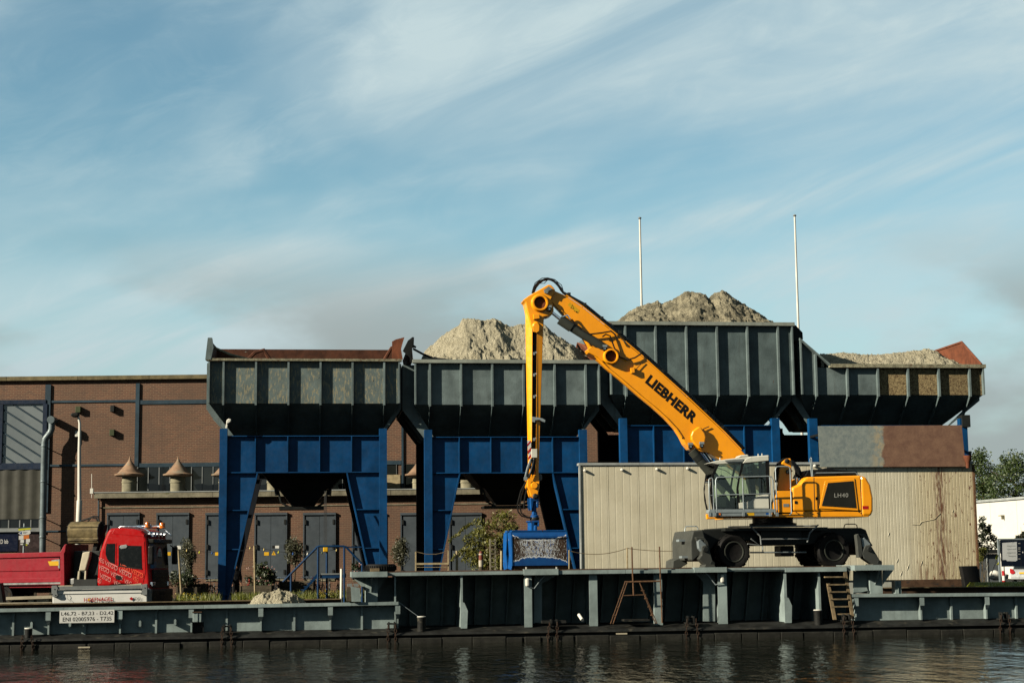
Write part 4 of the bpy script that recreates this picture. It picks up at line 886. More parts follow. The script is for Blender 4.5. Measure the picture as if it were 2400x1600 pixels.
# far coaming and hold floor
for (q0, q1, ya, yb) in ((-140, 800, 1420.5, 1404), (2060, 2520, 1379, 1374)):
    a = B.p(q0, ya - 1, 7.0); b_ = B.p(q1, yb, 7.0)
    m = MB(B); m.hexa([(a[0], 7.0, .3), (b_[0], 7.0, .3), (b_[0], 7.15, .3), (a[0], 7.15, .3)][::-1], [(a[0], 7.0, a[1]), (b_[0], 7.0, b_[1]), (b_[0], 7.15, b_[1]), (a[0], 7.15, a[1])][::-1]); cm = m.build('coaming', 'coaming_rust', barge)
    m = MB(B); m.hexa([(a[0], 6.9, a[1] + .001), (b_[0], 6.9, b_[1] + .001), (b_[0], 7.2, b_[1] + .001), (a[0], 7.2, a[1] + .001)][::-1], [(a[0], 6.9, a[1] + .04), (b_[0], 6.9, b_[1] + .04), (b_[0], 7.2, b_[1] + .04), (a[0], 7.2, a[1] + .04)][::-1]); m.build('coaming_edge', 'wood_old', cm)
# raised middle section
Ydk = lambda px: 1341 - (px - 905) * 0.0128
dk0, dk1 = B.p(905, Ydk(905), -.3), B.p(2006, Ydk(2006), -.3)
m = MB(B)
m.hexa([(dk0[0], -.3, dk0[1] - .12), (dk1[0], -.3, dk1[1] - .12), (dk1[0], 7.1, dk1[1] - .12), (dk0[0], 7.1, dk0[1] - .12)][::-1], [(dk0[0], -.3, dk0[1]), (dk1[0], -.3, dk1[1]), (dk1[0], 7.1, dk1[1]), (dk0[0], 7.1, dk0[1])][::-1])
m.build('deck_plate', 'barge_grey', barge)
m = MB(B); m.add([(dk0[0] + .05, -.24, dk0[1] + .02), (dk1[0] - .05, -.24, dk1[1] + .02), (dk1[0] - .05, 7.0, dk1[1] + .02), (dk0[0] + .05, 7.0, dk0[1] + .02), (dk0[0] + .05, -.24, dk0[1]), (dk1[0] - .05, -.24, dk1[1])], [(0, 1, 2, 3), (0, 4, 5, 1)]); m.build('deck_boards', 'barge_deck', barge)
bkz = lambda px, d: B.p(px, Yfar(px), d)
c0, c1 = B.p(925, 1400, 1.35), B.p(2000, 1400, 1.35)
zlo = bz(Yfar, 1400, 0)[1] - .1
m = MB(B); m.hexa([(c0[0], 2.45, zlo), (c1[0], 2.45, zlo), (c1[0], 2.5, zlo), (c0[0], 2.5, zlo)][::-1], [(c0[0], 1.6, dk0[1] - .12), (c1[0], 1.6, dk1[1] - .12), (c1[0], 1.65, dk1[1] - .12), (c0[0], 1.65, dk0[1] - .12)][::-1]); m.build('inner_bulkhead', 'barge_grey', barge)
for q in (965, 1003, 1040, 1118, 1156, 1194, 1270, 1310, 1350, 1418, 1456, 1494, 1570, 1612, 1650, 1725, 1762, 1800, 1872, 1905, 1962):
    x = B.x(q, 1400, 1.2); m = MB(B); m.hexa([(x - .03, 2.2, zlo), (x + .03, 2.2, zlo), (x + .03, 2.45, zlo), (x - .03, 2.45, zlo)][::-1], [(x - .03, 1.35, dk0[1] - .12), (x + .03, 1.35, dk0[1] - .12), (x + .03, 1.6, dk0[1] - .12), (x - .03, 1.6, dk0[1] - .12)][::-1]); m.build('bulkhead_rib', 'barge_grey', barge)
for q, wpx, dep, style in ((926, 4, .9, 'thin'), (1082, 5, .9, 'knee'), (1238, 18, .35, 'col'), (1391, 19, .35, 'col'), (1543, 19, .35, 'col'), (1694, 21, .35, 'col'), (1841, 6, .9, 'knee'), (1921, 5, .3, 'thin')):
    zt = B.p(q, Ydk(q), -.2)[1] - .12; zf = bz(Yfar, q, 0)[1] - .03
    x0 = B.x(q - wpx / 2, 1400, -.2); x1 = B.x(q + wpx / 2, 1400, -.2); xm = (x0 + x1) / 2
    m = MB(B)
    if style == 'col':
        m.box(x0, x1, -.18, -.14, zf, zt); m.box(xm - .02, xm + .02, -.14, 1.6, zf, zt)
        m.build('column', 'barge_grey', barge)
    else:
        m.prism([(-.2, zt), (1.6, zt), (2.4, zf), (-.2, zf)], xm - .02, xm + .02, axis='x')
        m.box(x0, x1, -.22, -.2, zf + (.9 if style == 'knee' else 0), zt); c_ = m.build('frame_plate', 'barge_grey', barge)
        if style == 'knee':
            x2 = B.x(q + 14, 1400, -.2)
            m = MB(B); m.prism([(x0, zf), (x2 - .03, zf), (x2, zf + .62), (x2 - .12, zf + .9), (x0, zf + .95)], -.23, -.205); m.build('knee_plate', 'barge_grey', c_)
# side-light lamps on two columns
for q, py, s_ in ((1236, 1364, 1), (1693, 1355, -1)):
    x, z = B.p(q, py, -.24); m = MB(B); m.box(x - .07, x + .07, -.30, -.185, z - .15, z + .15); l_ = m.build('deck_lamp', 'post_white', barge, bevel=.05, seg=3)
    m = MB(B); m.tube([(x, -.25, z - .15), (x + s_ * .25, -.22, z - .22), (x + s_ * .5 * -1 * -1, -.2, z + .1), (x + s_ * .7, -.2, z + .3), (x + s_ * 1.3, -.2, z + .36)], .018, 6); m.build('cable', 'galvanised', l_)
# stepped beams on the deck edge
for (q0, y0, q1, y1, d0, d1) in ((1228, 1333, 1309, 1346, -.42, -.05), (1466, 1336, 1627, 1341, -.36, -.1), (1627, 1329, 1704, 1340, -.44, -.05), (1704, 1330, 1840, 1334, -.33, -.302), (1840, 1329, 1985, 1338, -.36, -.302), (1309, 1336, 1466, 1343, -.36, -.302)):
    m = MB(B); m.pbox(q0 + .3, y0, q1 - .3, y1, d0, d1); m.build('edge_beam', 'barge_grey', barge)
for (pts) in ([(1252, 1348), (1305, 1348), (1270, 1366), (1270, 1458), (1252, 1458)], [(1630, 1344), (1676, 1344), (1676, 1455), (1648, 1455), (1648, 1362)]):
    m = MB(B); m.pprism(pts, .25, .29); m.build('gusset_plate', 'barge_grey', barge)
# end blocks that carry the stabiliser pads
def endblock(L, Rr, yt, yb, c0, c1, ybot, flip):
    m = MB(B); m.pbox(L, yt, Rr, yb, -.75, 1.4); m.build('pad_platform', 'barge_grey', barge)
    m = MB(B); m.pbox(c0, yb + .2, c1, ybot, -.15, 1.2); m.build('pad_column', 'barge_grey', barge)
    for (pa) in ([(L + 2, yb + .3), (c0 - .2, yb + .3), (c0 - .2, yb + 34)], [(c1 + .2, yb + .3), (Rr - 2, yb + .3), (c1 + .2, yb + 34)]):
        m = MB(B); m.pprism(pa, .18, .22); m.build('gusset_plate', 'barge_grey', barge)
    xm = B.x((c0 + c1) / 2, yb, -.3); za, zb = B.z(yb, L), B.z(ybot, L)
    m = MB(B); m.prism([(-.72, za - .02), (-.16, za - .02), (-.16, za - .55)], xm - .02, xm + .02, axis='x'); m.build('gusset_plate', 'barge_grey', barge)
endblock(824, 908, 1339.5, 1351, 858, 885, 1411, False)
m = MB(B); m.pprism([(885, 1352), (926, 1352), (926, 1411), (885, 1411)], .9, .94); m.build('side_panel', 'barge_grey', barge)
endblock(2003, 2096, 1324, 1335, 2038, 2069, 1390, True)
m = MB(B); m.pprism([(2000, 1336), (2038, 1345), (2036, 1383), (2000, 1391)], .1, .14); m.build('side_panel', 'barge_grey', barge)
m = MB(B); m.pbox(2098, 1360, 2113, 1390, -.2, .2); m.pbox(2097, 1373.5, 2114, 1375.5, -.24, -.2); m.pbox(2104.5, 1360, 2106.5, 1390, -.24, -.2); m.build('roller_box', 'barge_grey', barge)
m = MB(B); m.pprism([(822, 1373), (843, 1377), (846, 1409), (824, 1409)], -.5, .1); sb = m.build('ballast_box', 'barge_grey', barge)
m = MB(B); m.pbox(813, 1376, 823, 1408, -.45, .1); m.build('ballast_side', 'wood_planter', sb)
for q in (814.5, 829): m = MB(B); m.pbox(q, 1367, q + 11, 1373.5, -.3, .1); m.build('ballast_weight', 'frame_grey', sb)
# bollards
for q, py, s_ in ((66.5, 1487, .13), (988, 1459, .15), (1917, 1443, .15)):
    d = -.3; x, z = B.p(q, py, d); m = MB(B); m.lathe(x, d, [(s_ * .95, z - .42), (s_, z - .38), (s_, z + .14), (s_ * 1.05, z + .16), (s_ * 1.05, z + .19), (s_ * .9, z + .21)], 20); bo = m.build('bollard', 'barge_black', barge, smooth=40)
    m = MB(B); m.lathe(x, d, [(s_ * 1.06, z + .211), (s_ * 1.0, z + .235), (.01, z + .245)], 20); m.build('bollard_cap', 'post_white', bo, smooth=40)
# chain lugs and hanging chains
def link(m, c, a, b_, r, up, sidev):
    pts = []
    for k in range(9):
        t = k / 8 * 2 * math.pi; pts.append(tuple(Vector(c) + up * (a * math.cos(t)) + sidev * (b_ * math.sin(t))))
    m.tube(pts, r, 5, cap=False)
for q, y0, cc in ((65, 1491, (51, 78)), (532, 1472, (520, 543)), (918, 1466, (909, 927)), (1298, 1460, (1284, 1305)), (1618, 1452, (1608, 1635)), (1982, 1447, (1977, 2000)), (2352, 1443, (2343, 2366))):
    x, z = B.p(q, y0, -.45)
    if q != 65:
        m = MB(B)
        for s_ in (-.1, .1): m.box(x + s_ - .025, x + s_ + .025, -.6, -.3, z - .1, z + .14)
        m.tube([(x - .17, -.5, z + .08), (x + .17, -.5, z + .08)], .03, 8); m.box(x - .2, x + .2, -.62, -.25, z - .12, z - .08); lg = m.build('chain_lug', 'barge_black', barge)
    for e in cc:
        xc, zc = B.p(e, y0 + 5, -.66); m = MB(B); n_ = 7; xt = x + (-.12 if e < q else .12)
        for k in range(n_):
            t = k / (n_ - 1); zz_ = z - .02 + (-.06 - (z - .02)) * t; xx = xt + (xc - xt) * min(1, .5 + t); sd = Vector((1, 0, 0)) if k % 2 else Vector((.35, .94, 0))
            link(m, (xx, -.66, zz_), .075, .042, .013, Vector((0, 0, 1)), sd)
        m.build('chain', 'chain_rust', barge, smooth=60)
m = MB(B); m.pbox(1271, 1454, 1327, 1459, -.55, -.2); m.build('lug_plate', 'barge_black', barge)
m = MB(B); m.ptube([(934, 1410), (985, 1447)], -.3, .012, 6); m.build('cable', 'galvanised', barge)
m = MB(B); m.ptube([(1357, 1440, .2), (1365, 1452, -.2)], -.2, .06, 12); m.build('outlet_pipe', 'post_white', barge, smooth=40)
for q, y0 in ((197, 1516), (1457, 1484)):
    x, z = B.p(q, y0, -.65); m = MB(B); m.box(x - .2, x + .2, -.66, -.64, z - .025, z + .025); m.build('draft_mark', 'cream_paint', barge)
for q in (1232, 1303):
    m = MB(B); m.pbox(q, 1328, q + 2.6, 1334, -.4, -.34); m.build('stop_peg', 'post_white', barge)

# loose things on the barge: trestle ladder, plank ladder, tyre, fence
tl = thing('trestle_ladder', 'rusty trestle ladder with two tall poles at the barge side', 'ladder', B.w(B.x(1485, 1460), -.35, B.z(1461, 1485)))
def bar(fr, root, name, pts, d, r, mat, n=6):
    m = MB(fr); m.ptube(pts, d, r, n); return m.build(name, mat, root)
bar(B, tl, 'pole', [(1481, 1281), (1482.5, 1340), (1485, 1395)], -.5, .026, 'rust_pipe')
bar(B, tl, 'pole', [(1545.5, 1280), (1548, 1360), (1552, 1459)], -.5, .026, 'rust_pipe')
bar(B, tl, 'top_bar', [(1464, 1363), (1549, 1361)], -.5, .03, 'rust_pipe')
for (a, b_) in (((1465, 1364), (1431, 1461)), ((1470, 1364), (1437, 1461)), ((1499, 1364), (1536, 1460)), ((1503, 1372), (1540, 1460))): bar(B, tl, 'rail', [a, b_], -.5, .018, 'rust_pipe')
for t in (.2, .4, .6, .8):
    bar(B, tl, 'rung', [(1465 - 34 * t - 2, 1364 + 97 * t), (1471 - 34 * t, 1364 + 97 * t + .5)], -.5, .022, 'rust_pipe'); bar(B, tl, 'rung', [(1498 + 37 * t - 3, 1364 + 96 * t), (1503 + 37 * t, 1364 + 96 * t)], -.5, .022, 'rust_pipe')
bar(B, tl, 'cross_bar', [(1458, 1395), (1514, 1393)], -.5, .02, 'rust_pipe')
m = MB(B); m.pbox(1464, 1451, 1523, 1454.5, -.5, .1); m.build('foot_board', 'barge_black', tl)
wl_ = thing('plank_ladder', 'brown wooden ladder leaning on the barge beside the right stabiliser', 'ladder', B.w(B.x(1970, 1450), -.35, B.z(1452, 1960)))
for (a, b_) in (((1935, 1366), (1955.5, 1451)), ((1972, 1326), (1998, 1449))):
    m = MB(B); x0, z0 = B.p(*a, .0); x1, z1 = B.p(*b_, -.4); m.hexa([(x1 - .06, -.48, z1), (x1 + .06, -.48, z1), (x1 + .06, -.40, z1), (x1 - .06, -.40, z1)][::-1], [(x0 - .06, -.33, z0), (x0 + .06, -.33, z0), (x0 + .06, -.25, z0), (x0 - .06, -.25, z0)][::-1]); m.build('rail', 'wood_old', wl_)
for k, py in enumerate((1350, 1368, 1385, 1402, 1419.5, 1437)):
    t = (py - 1350) / 90
    m = MB(B); m.pbox(1938 + 15 * t - (4 if k == 0 else 0), py, 1978 + 18 * t, py + 2.5, -.52 + .02 * k, -.36); m.build('rung', 'wood_old', wl_)
ty = thing('spare_tyre', 'worn black tyre lying flat on the left pad of the barge', 'tyre', B.w(B.x(895, 1338), .3, B.z(1339, 895)))
x, z = B.p(893, 1339, .3); r_ = (B.x(929, 1330, .3) - B.x(857, 1330, .3)) / 2
m = MB(B); m.lathe(x, .3 + .2, [(r_ * .62, z + .0), (r_ * .9, z + .0), (r_ * .985, z + .05), (r_, z + .12), (r_, z + .16), (r_ * .985, z + .22), (r_ * .9, z + .27), (r_ * .62, z + .25), (r_ * .6, z + .12)], 48); tb = m.build('tyre_carcass', 'rubber', ty, smooth=40)
for k in range(40):
    a = k * 2 * math.pi / 40; c_, s_ = math.cos(a), math.sin(a); m = MB(B); q = (x + r_ * c_, .5 + r_ * s_)
    m.box(q[0] - .02, q[0] + .02, q[1] - .02, q[1] + .02, z + .06, z + .21); m.build('tread_block', 'rubber', tb)
m = MB(B); m.pbox(868, 1331, 889, 1338.5, -.45, -.1); wd_ = m.build('timber_wedge', 'wood_old'); tag(wd_, 'small orange-brown timber block beneath the worn tyre', 'timber')
fn = thing('rope_fence', 'thin sagging rope fence on posts in front of the beige shed', 'fence', B.w(B.x(1470, 1330), 6.6, B.z(1331, 1470, 6.6)))
bar(B, fn, 'post', [(1470, 1283), (1470.5, 1332)], 6.6, .03, 'wood_pole')
bar(B, fn, 'post', [(1334, 1288), (1334, 1334)], 6.6, .03, 'wood_pole')
def sag(p0, p1, s_, n=14): return [(p0[0] + (p1[0] - p0[0]) * i / n, p0[1] + (p1[1] - p0[1]) * i / n + s_ * 4 * (i / n) * (1 - i / n)) for i in range(n + 1)]
bar(B, fn, 'rope', sag((1334, 1290), (1470, 1284), 11), 6.6, .013, 'wood_old'); bar(B, fn, 'rope', sag((1470, 1284), (1600, 1290), 3), 6.6, .013, 'wood_old')

# ------------------------------------------------------------------ excavator
E = Fr(0, 61.5)
ux = E.x(1838, 1330, 1.35)
ew = E.w(ux, 1.35, E.z(1328, 1838, 1.35))
ex = thing('material_handler', 'yellow wheeled material handler with white cab reaching over the barge', 'excavator', ew)
U = Fr(ux, 61.5 + 1.35, 0, R(6))
Zg = E.z(1329.5, 1838, 1.35)
def up(name, pts, d0, d1, mat='machine_dark', parent=None, fr=None, **k):
    m = MB(fr or E); m.pprism(pts, d0, d1); return m.build(name, mat, parent or ex, **k)
# undercarriage
ch = up('chassis', [(1640, 1242), (1648, 1240.5), (1700, 1239), (1912, 1236.5), (2018, 1236), (2030, 1241), (2040, 1268), (2045, 1290), (2020, 1300), (1995, 1276), (1970, 1262), (1895, 1276), (1790, 1278), (1757, 1268), (1720, 1262), (1680, 1270), (1656, 1300), (1644, 1300)], -.75, .75, fr=U, bevel=.03)
m = MB(U); m.pbox(1700, 1236, 1940, 1242, -1.2, 1.2); m.build('deck_plate', 'machine_dark', ex)
m = MB(U); m.pbox(1783, 1242, 1880, 1276, -1.05, 1.05); m.build('tool_box', 'machine_dark', ex, bevel=.03)
# front blade box (left) with grey end
up('stabilizer_box', [(1619, 1268), (1625, 1243.5), (1648, 1241), (1652, 1256), (1655, 1280), (1654, 1312), (1648, 1316), (1637, 1303), (1624, 1314), (1620, 1311)], -1.12, 1.12, 'stabilizer_grey', fr=U, bevel=.04)
m = MB(U); xx = U.x(1619, 1270, -1.12) + .05
for yy_ in (-.55, -.25): m.box(xx - .28, xx, yy_ - .2, yy_ + .15, U.z(1306, 1590, -1) - .02 + (.0 if yy_ < -.5 else .62), U.z(1306, 1590, -1) + .06 + (.0 if yy_ < -.5 else .62))
m.build('step', 'galvanised', ex)
def hoop(fr, name, pts, d, r=.022, mat='galvanised', parent=None): m = MB(fr); m.ptube(pts, d, r, 8); return m.build(name, mat, parent or ex, smooth=60)
hoop(U, 'grab_rail', [(1605.5, 1266), (1605, 1240), (1608, 1233), (1632, 1232.5), (1635.5, 1236), (1636, 1241)], .1)
hoop(U, 'grab_rail', [(1978, 1236), (1980, 1229), (1984, 1227.5), (2004, 1227.5), (2008, 1230), (2009, 1236)], -.5, .02, 'machine_dark')
def outrigger(pc, pl, pk, foot):
    m = MB(U); m.pprism(pc, -1.32, -1.02); m.build('cylinder_guard', 'galvanised', ex, bevel=.02)
    l_ = up('stabilizer_leg', pl, -1.36, -1.0, 'stabilizer_grey', fr=U, bevel=.03)
    m = MB(U); a = U.p(*pk[0], -1.37); b_ = U.p(*pk[1], -1.37)
    for q in (a, b_): m = MB(U); m.disc(q[0], q[1], [(0, -1.44), (.085, -1.44), (.1, -1.38), (.1, -1.34)], 16); m.build('pin', 'machine_dark', l_, smooth=40)
    m = MB(U); m.pprism([(foot[0] - 9, foot[1] - 7), (foot[0] + 10, foot[1] - 7), (foot[0] + 13, foot[1]), (foot[0] - 12, foot[1])], -1.5, -.85); m.build('stabilizer_foot', 'stabilizer_grey', l_)
outrigger([(1636, 1266), (1642, 1263), (1656, 1276), (1657, 1283), (1644, 1292), (1638, 1284)], [(1645, 1280), (1656, 1276), (1662, 1284), (1672.5, 1318), (1673, 1326), (1655, 1326), (1638, 1309), (1645, 1300)], ((1653, 1287), (1669, 1320)), (1664, 1329))
outrigger([(2019, 1262), (2026, 1259), (2040, 1273), (2041, 1280), (2030, 1290), (2022, 1280)], [(2028, 1278), (2040, 1275), (2047, 1286), (2064, 1314), (2065, 1323), (2052, 1326), (2025, 1308), (2020, 1296)], ((2038, 1286), (2061, 1318)), (2056, 1328))
m = MB(U); m.pprism([(1630, 1258), (1650, 1257), (1660, 1270), (1664, 1296), (1656, 1290), (1650, 1266), (1634, 1267)], -1.3, -1.13); m.build('stabilizer_arch', 'stabilizer_grey', ex, bevel=.02)
m = MB(U); m.pprism([(2007, 1253), (2012, 1250), (2018, 1262), (2022, 1290), (2020, 1305), (2012, 1306), (2010, 1280)], -1.36, -1.13); m.pprism([(2012, 1250), (2030, 1252), (2046, 1278), (2040, 1280), (2026, 1262)], -1.0, -.85); m.build('stabilizer_arch', 'stabilizer_grey', ex, bevel=.02)
m = MB(U); m.pprism([(1578, 1314), (1586, 1310), (1606, 1303), (1612, 1320), (1596, 1330), (1577, 1331)], .2, 1.1); m.build('stabilizer_foot', 'stabilizer_grey', ex, bevel=.02)
for yy_, q in ((-1.12, 1720.7), (-1.12, 1955), (.75, 1720.7), (.75, 1955)):
    x = U.x(q, 1290, -1.12); r_ = (U.x(q + 38, 1290, -1.12) - x); z = Zg + r_ - .03
    m = MB(U); m.disc(x, z, [(r_ * .58, yy_ + .03), (r_ * .66, yy_ - .01), (r_ * .90, yy_ - .02), (r_ * .97, yy_ + .03), (r_, yy_ + .09), (r_, yy_ + .36), (r_ * .97, yy_ + .42), (r_ * .6, yy_ + .44)], 48); whl = m.build('wheel', 'rubber', ex, smooth=40)
    m = MB(U); m.disc(x, z, [(0, yy_ + .16), (r_ * .2, yy_ + .16), (r_ * .24, yy_ + .10), (r_ * .34, yy_ + .12), (r_ * .47, yy_ + .19), (r_ * .52, yy_ + .06), (r_ * .58, yy_ + .01), (r_ * .60, yy_ + .04), (r_ * .6, yy_ + .40), (0, yy_ + .40)], 40); m.build('rim', 'machine_dark', whl, smooth=40); m = MB(U); m.disc(x, z, [(r_ * .53, yy_ + .02), (r_ * .55, yy_ - .015), (r_ * .60, yy_ - .015), (r_ * .62, yy_ + .02)], 40, False); m.build('rim_edge', 'cylinder_grey', whl, smooth=40)
    for k in range(22):
        a = k * 2 * math.pi / 22; c_, s_ = math.cos(a), math.sin(a); t_ = Vector((-s_, 0, c_)); n_ = Vector((c_, 0, s_)); m = MB(U); ctr = Vector((x, 0, z)) + n_ * (r_ * 1.0)
        off = .0 if k % 2 else .15
        q = [tuple(ctr + t_ * (.055 * a_) + n_ * (.025 * b_) + Vector((0, yy_ + .06 + off + .2 * cc_, 0))) for cc_ in (0, 1) for a_, b_ in ((-1, -1), (1, -1), (1, 1), (-1, 1))]
        m.hexa(q[:4], q[4:]); m.build('tread_lug', 'rubber', whl)
for yy_ in (0,):
    for q in (1720.7, 1955):
        x = U.x(q, 1290, -1.1); m = MB(U); m.cyl((x, -.9, Zg + .58), (x, .9, Zg + .58), .16, n=14); m.box(x - .22, x + .22, -.3, .3, Zg + .4, Zg + .95); m.build('axle', 'machine_dark', ex)
m = MB(U); m.ptube([(1758, 1294), (1890, 1293.5)], -.9, .03, 8); m.ptube([(1787, 1278), (1788, 1294)], -.9, .022, 8); m.build('drive_shaft', 'galvanised', ex)
m = MB(U); m.pbox(1830, 1278, 1862, 1303, -.4, .3); m.build('gearbox', 'machine_dark', ex, bevel=.04)
for pts in ([(1706, 1234), (1915, 1231.5)], [(1757, 1231), (1782, 1256), (1784, 1276)], [(1918, 1229), (1898, 1248), (1892, 1270)], [(1784, 1263), (1893, 1262)], [(1760, 1262), (1780, 1277), (1752, 1274)]):
    m = MB(U); m.ptube(pts, -1.28, .028, 6); m.build('step_frame', 'frame_grey', ex)
# slewing ring
cx, cz = E.p(1811, 1223, 1.45); m = MB(E); m.lathe(cx, 1.45, [(.9, cz - .18), (.9, cz - .05), (.78, cz - .03), (.78, cz + .16), (.66, cz + .18)], 40); m.build('slewing_ring', 'machine_dark', ex, smooth=40)
# upper carriage
up('upper_frame', [(1811, 1198), (2040, 1198), (2042, 1204), (2036, 1210.5), (1820, 1212), (1715, 1213.5), (1715, 1206), (1811, 1206)], .0, 2.7, 'cat_yellow', bevel=.03)
up('frame_nose', [(1657, 1216), (1656, 1204), (1675, 1207), (1714, 1206), (1714, 1213.5)], -.05, .12, 'cat_yellow', bevel=.02)
hs = up('engine_house', [(1858, 1197.5), (1857, 1142), (1875, 1134), (1887, 1120), (1893, 1117), (2014, 1113.5), (2029, 1117), (2038, 1134), (2044, 1166), (2045, 1185), (2043, 1197.5)], .0, 2.7, 'cat_yellow', bevel=.07, seg=3)
up('counterweight', [(2017, 1114.5), (2031, 1118), (2041, 1136), (2047, 1166), (2047, 1196), (2043, 1208), (2020, 1209)], -.03, 2.73, 'cat_yellow', bevel=.09, seg=3)
fr_ = up('panel_frame', [(1934, 1126), (2003, 1120.5), (2012, 1196), (1920, 1191)], -.028, .0, 'cat_yellow', hs, bevel=.02)
gp = up('side_panel', [(1940.7, 1131), (2000, 1126.5), (2007, 1190), (1926, 1184.7)], -.045, -.028, 'panel_black', ex, bevel=.012)
ptext('lettering', 'LH40', E, (1955.5, 1165), (1988, 1164.6), (1955.5, 1155.3), -.05, 'letter_grey', gp, offset=.004, spacing=1.12)
for pts in ([(1907, 1118), (1909, 1197)], [(2015.5, 1114), (2020, 1208)], [(1858, 1197.5), (2018, 1197.5)]):
    m = MB(E); m.ptube(pts, -.004, .007, 4); m.build('panel_gap', 'letter_black', hs)
for q in ((1865.5, 1176.5), (1914.5, 1167.5)):
    x, z = E.p(*q, -.02); m = MB(E); m.box(x - .05, x + .05, -.02, .0, z - .055, z + .055); m.build('latch', 'black_plastic', hs, bevel=.01)
m = MB(E); m.pbox(2021.6, 1185, 2035.7, 1192.5, -.035, -.031); stk = m.build('sticker', 'letter_red', hs)
ptext('lettering', 'MEA', E, (2023, 1188), (2034, 1188), (2023, 1185.8), -.037, 'letter_white', stk, offset=.02) if False else None
for q, py in ((1866, 1200), (1900, 1201), (1915, 1201), (2013, 1199)):
    for e in (0, 5):
        x, z = E.p(q + e, py + e * .6, -.01); m = MB(E); m.disc(x, z, [(0, -.02), (.018, -.018), (.02, 0)], 8); m.build('bolt', 'machine_dark', hs)
up('exhaust_hood', [(1886, 1116), (1893, 1103), (1899, 1100), (1930, 1099), (1934, 1096), (1950, 1096), (1953, 1099), (2008, 1103), (2014, 1114)], .5, 2.2, 'black_plastic', bevel=.06)
hoop(E, 'roof_rail', [(1906, 1117), (1910, 1109), (1914, 1108), (2004, 1106.5), (2009, 1109), (2010, 1114)], .1, .022)
hoop(E, 'roof_pole', [(1902.5, 1116), (1898.5, 1074), (1900, 1071), (1902, 1074), (1905, 1116)], .05, .022)
# boom foot bracket ("tower") between cab and engine house with hoses
up('boom_bracket', [(1823, 1205), (1821, 1150), (1828, 1100), (1834, 1082), (1843, 1074), (1853, 1073.5), (1855, 1078), (1856, 1130), (1858, 1205)], .35, .48, 'cat_yellow', bevel=.03)
up('boom_bracket', [(1823, 1205), (1821, 1150), (1828, 1100), (1834, 1082), (1843, 1074), (1853, 1073.5), (1855, 1078), (1856, 1130), (1858, 1205)], 2.0, 2.13, 'cat_yellow', bevel=.03)
up('frame_front', [(1811, 1205), (1812, 1180), (1822, 1150), (1856, 1150), (1858, 1205)], .0, .34, 'cat_yellow', bevel=.02)
for q in ((1844, 1080), (1846.5, 1105)):
    x, z = E.p(*q, .34); m = MB(E); m.disc(x, z, [(0, .24), (.05, .24), (.09, .27), (.09, .36)], 16); m.build('pin', 'machine_dark', ex, smooth=40)
rr = random.Random(4)
for k in range(5):
    o_ = k * 2.6; m = MB(E); m.ptube([(1818 + o_, 1130), (1816 + o_ * .8, 1108), (1822 + o_, 1086), (1835 + o_, 1076), (1850 + o_, 1078 + k), (1862 + o_, 1092 + k), (1867 + o_ * 1.2, 1112), (1868 + o_ * 1.2, 1132)], .75 + .12 * k, .038, 8); m.build('hydraulic_hose', 'rubber_clean', ex, smooth=60)
for k in range(3):
    m = MB(E); m.ptube([(1866 + k * 6, 1118 + k * 2), (1868 + k * 6, 1134 - k)], .55 + .1 * k, .05, 8); m.build('hose_fitting', 'chrome', ex, smooth=40)
# cab
cabw = 1.05
up('cab_roof', [(1662, 1084.5), (1670, 1081.5), (1680, 1079), (1706, 1075), (1745, 1070.5), (1775, 1068), (1801.7, 1066), (1803.6, 1069), (1802.5, 1078), (1797, 1080), (1745, 1084.5), (1706, 1086), (1682, 1088), (1674, 1086)], -.02, cabw, 'cab_white', bevel=.03, seg=3)
up('roof_hatch', [(1731, 1071), (1736, 1066), (1752, 1064.5), (1756, 1069)], .3, .9, 'cab_white', bevel=.02)
up('roof_side_panel', [(1741, 1085), (1748, 1075), (1760, 1070), (1801.5, 1066.8), (1802.4, 1079)], -.07, -.02, 'cab_white', bevel=.02)
up('sun_visor', [(1699, 1078), (1742, 1075), (1741, 1080.5), (1702, 1082)], -.06, -.021, 'frame_grey')
for q in (1687.5, 1777, 1786): m = MB(E); m.ptube([(q, 1079 - (q - 1687) * .1), (q, 1072 - (q - 1687) * .1)], .2, .02, 6); m.build('roof_fitting', 'post_white', ex)
up('cab_door', [(1731, 1178), (1745, 1176), (1760, 1173), (1767, 1168), (1773, 1163.6), (1780, 1160.5), (1789, 1158.7), (1801.7, 1157.7), (1803, 1191), (1732, 1191)], -.03, .02, 'cab_white', bevel=.015)
up('cab_door', [(1715, 1178), (1729, 1176), (1744, 1173), (1784.7, 1157.7), (1786, 1191), (1716, 1191)], cabw - .03, cabw, 'cab_white')
up('cab_floor', [(1676, 1187), (1803, 1187), (1803, 1194), (1674, 1198)], .02, cabw - .02, 'machine_dark')
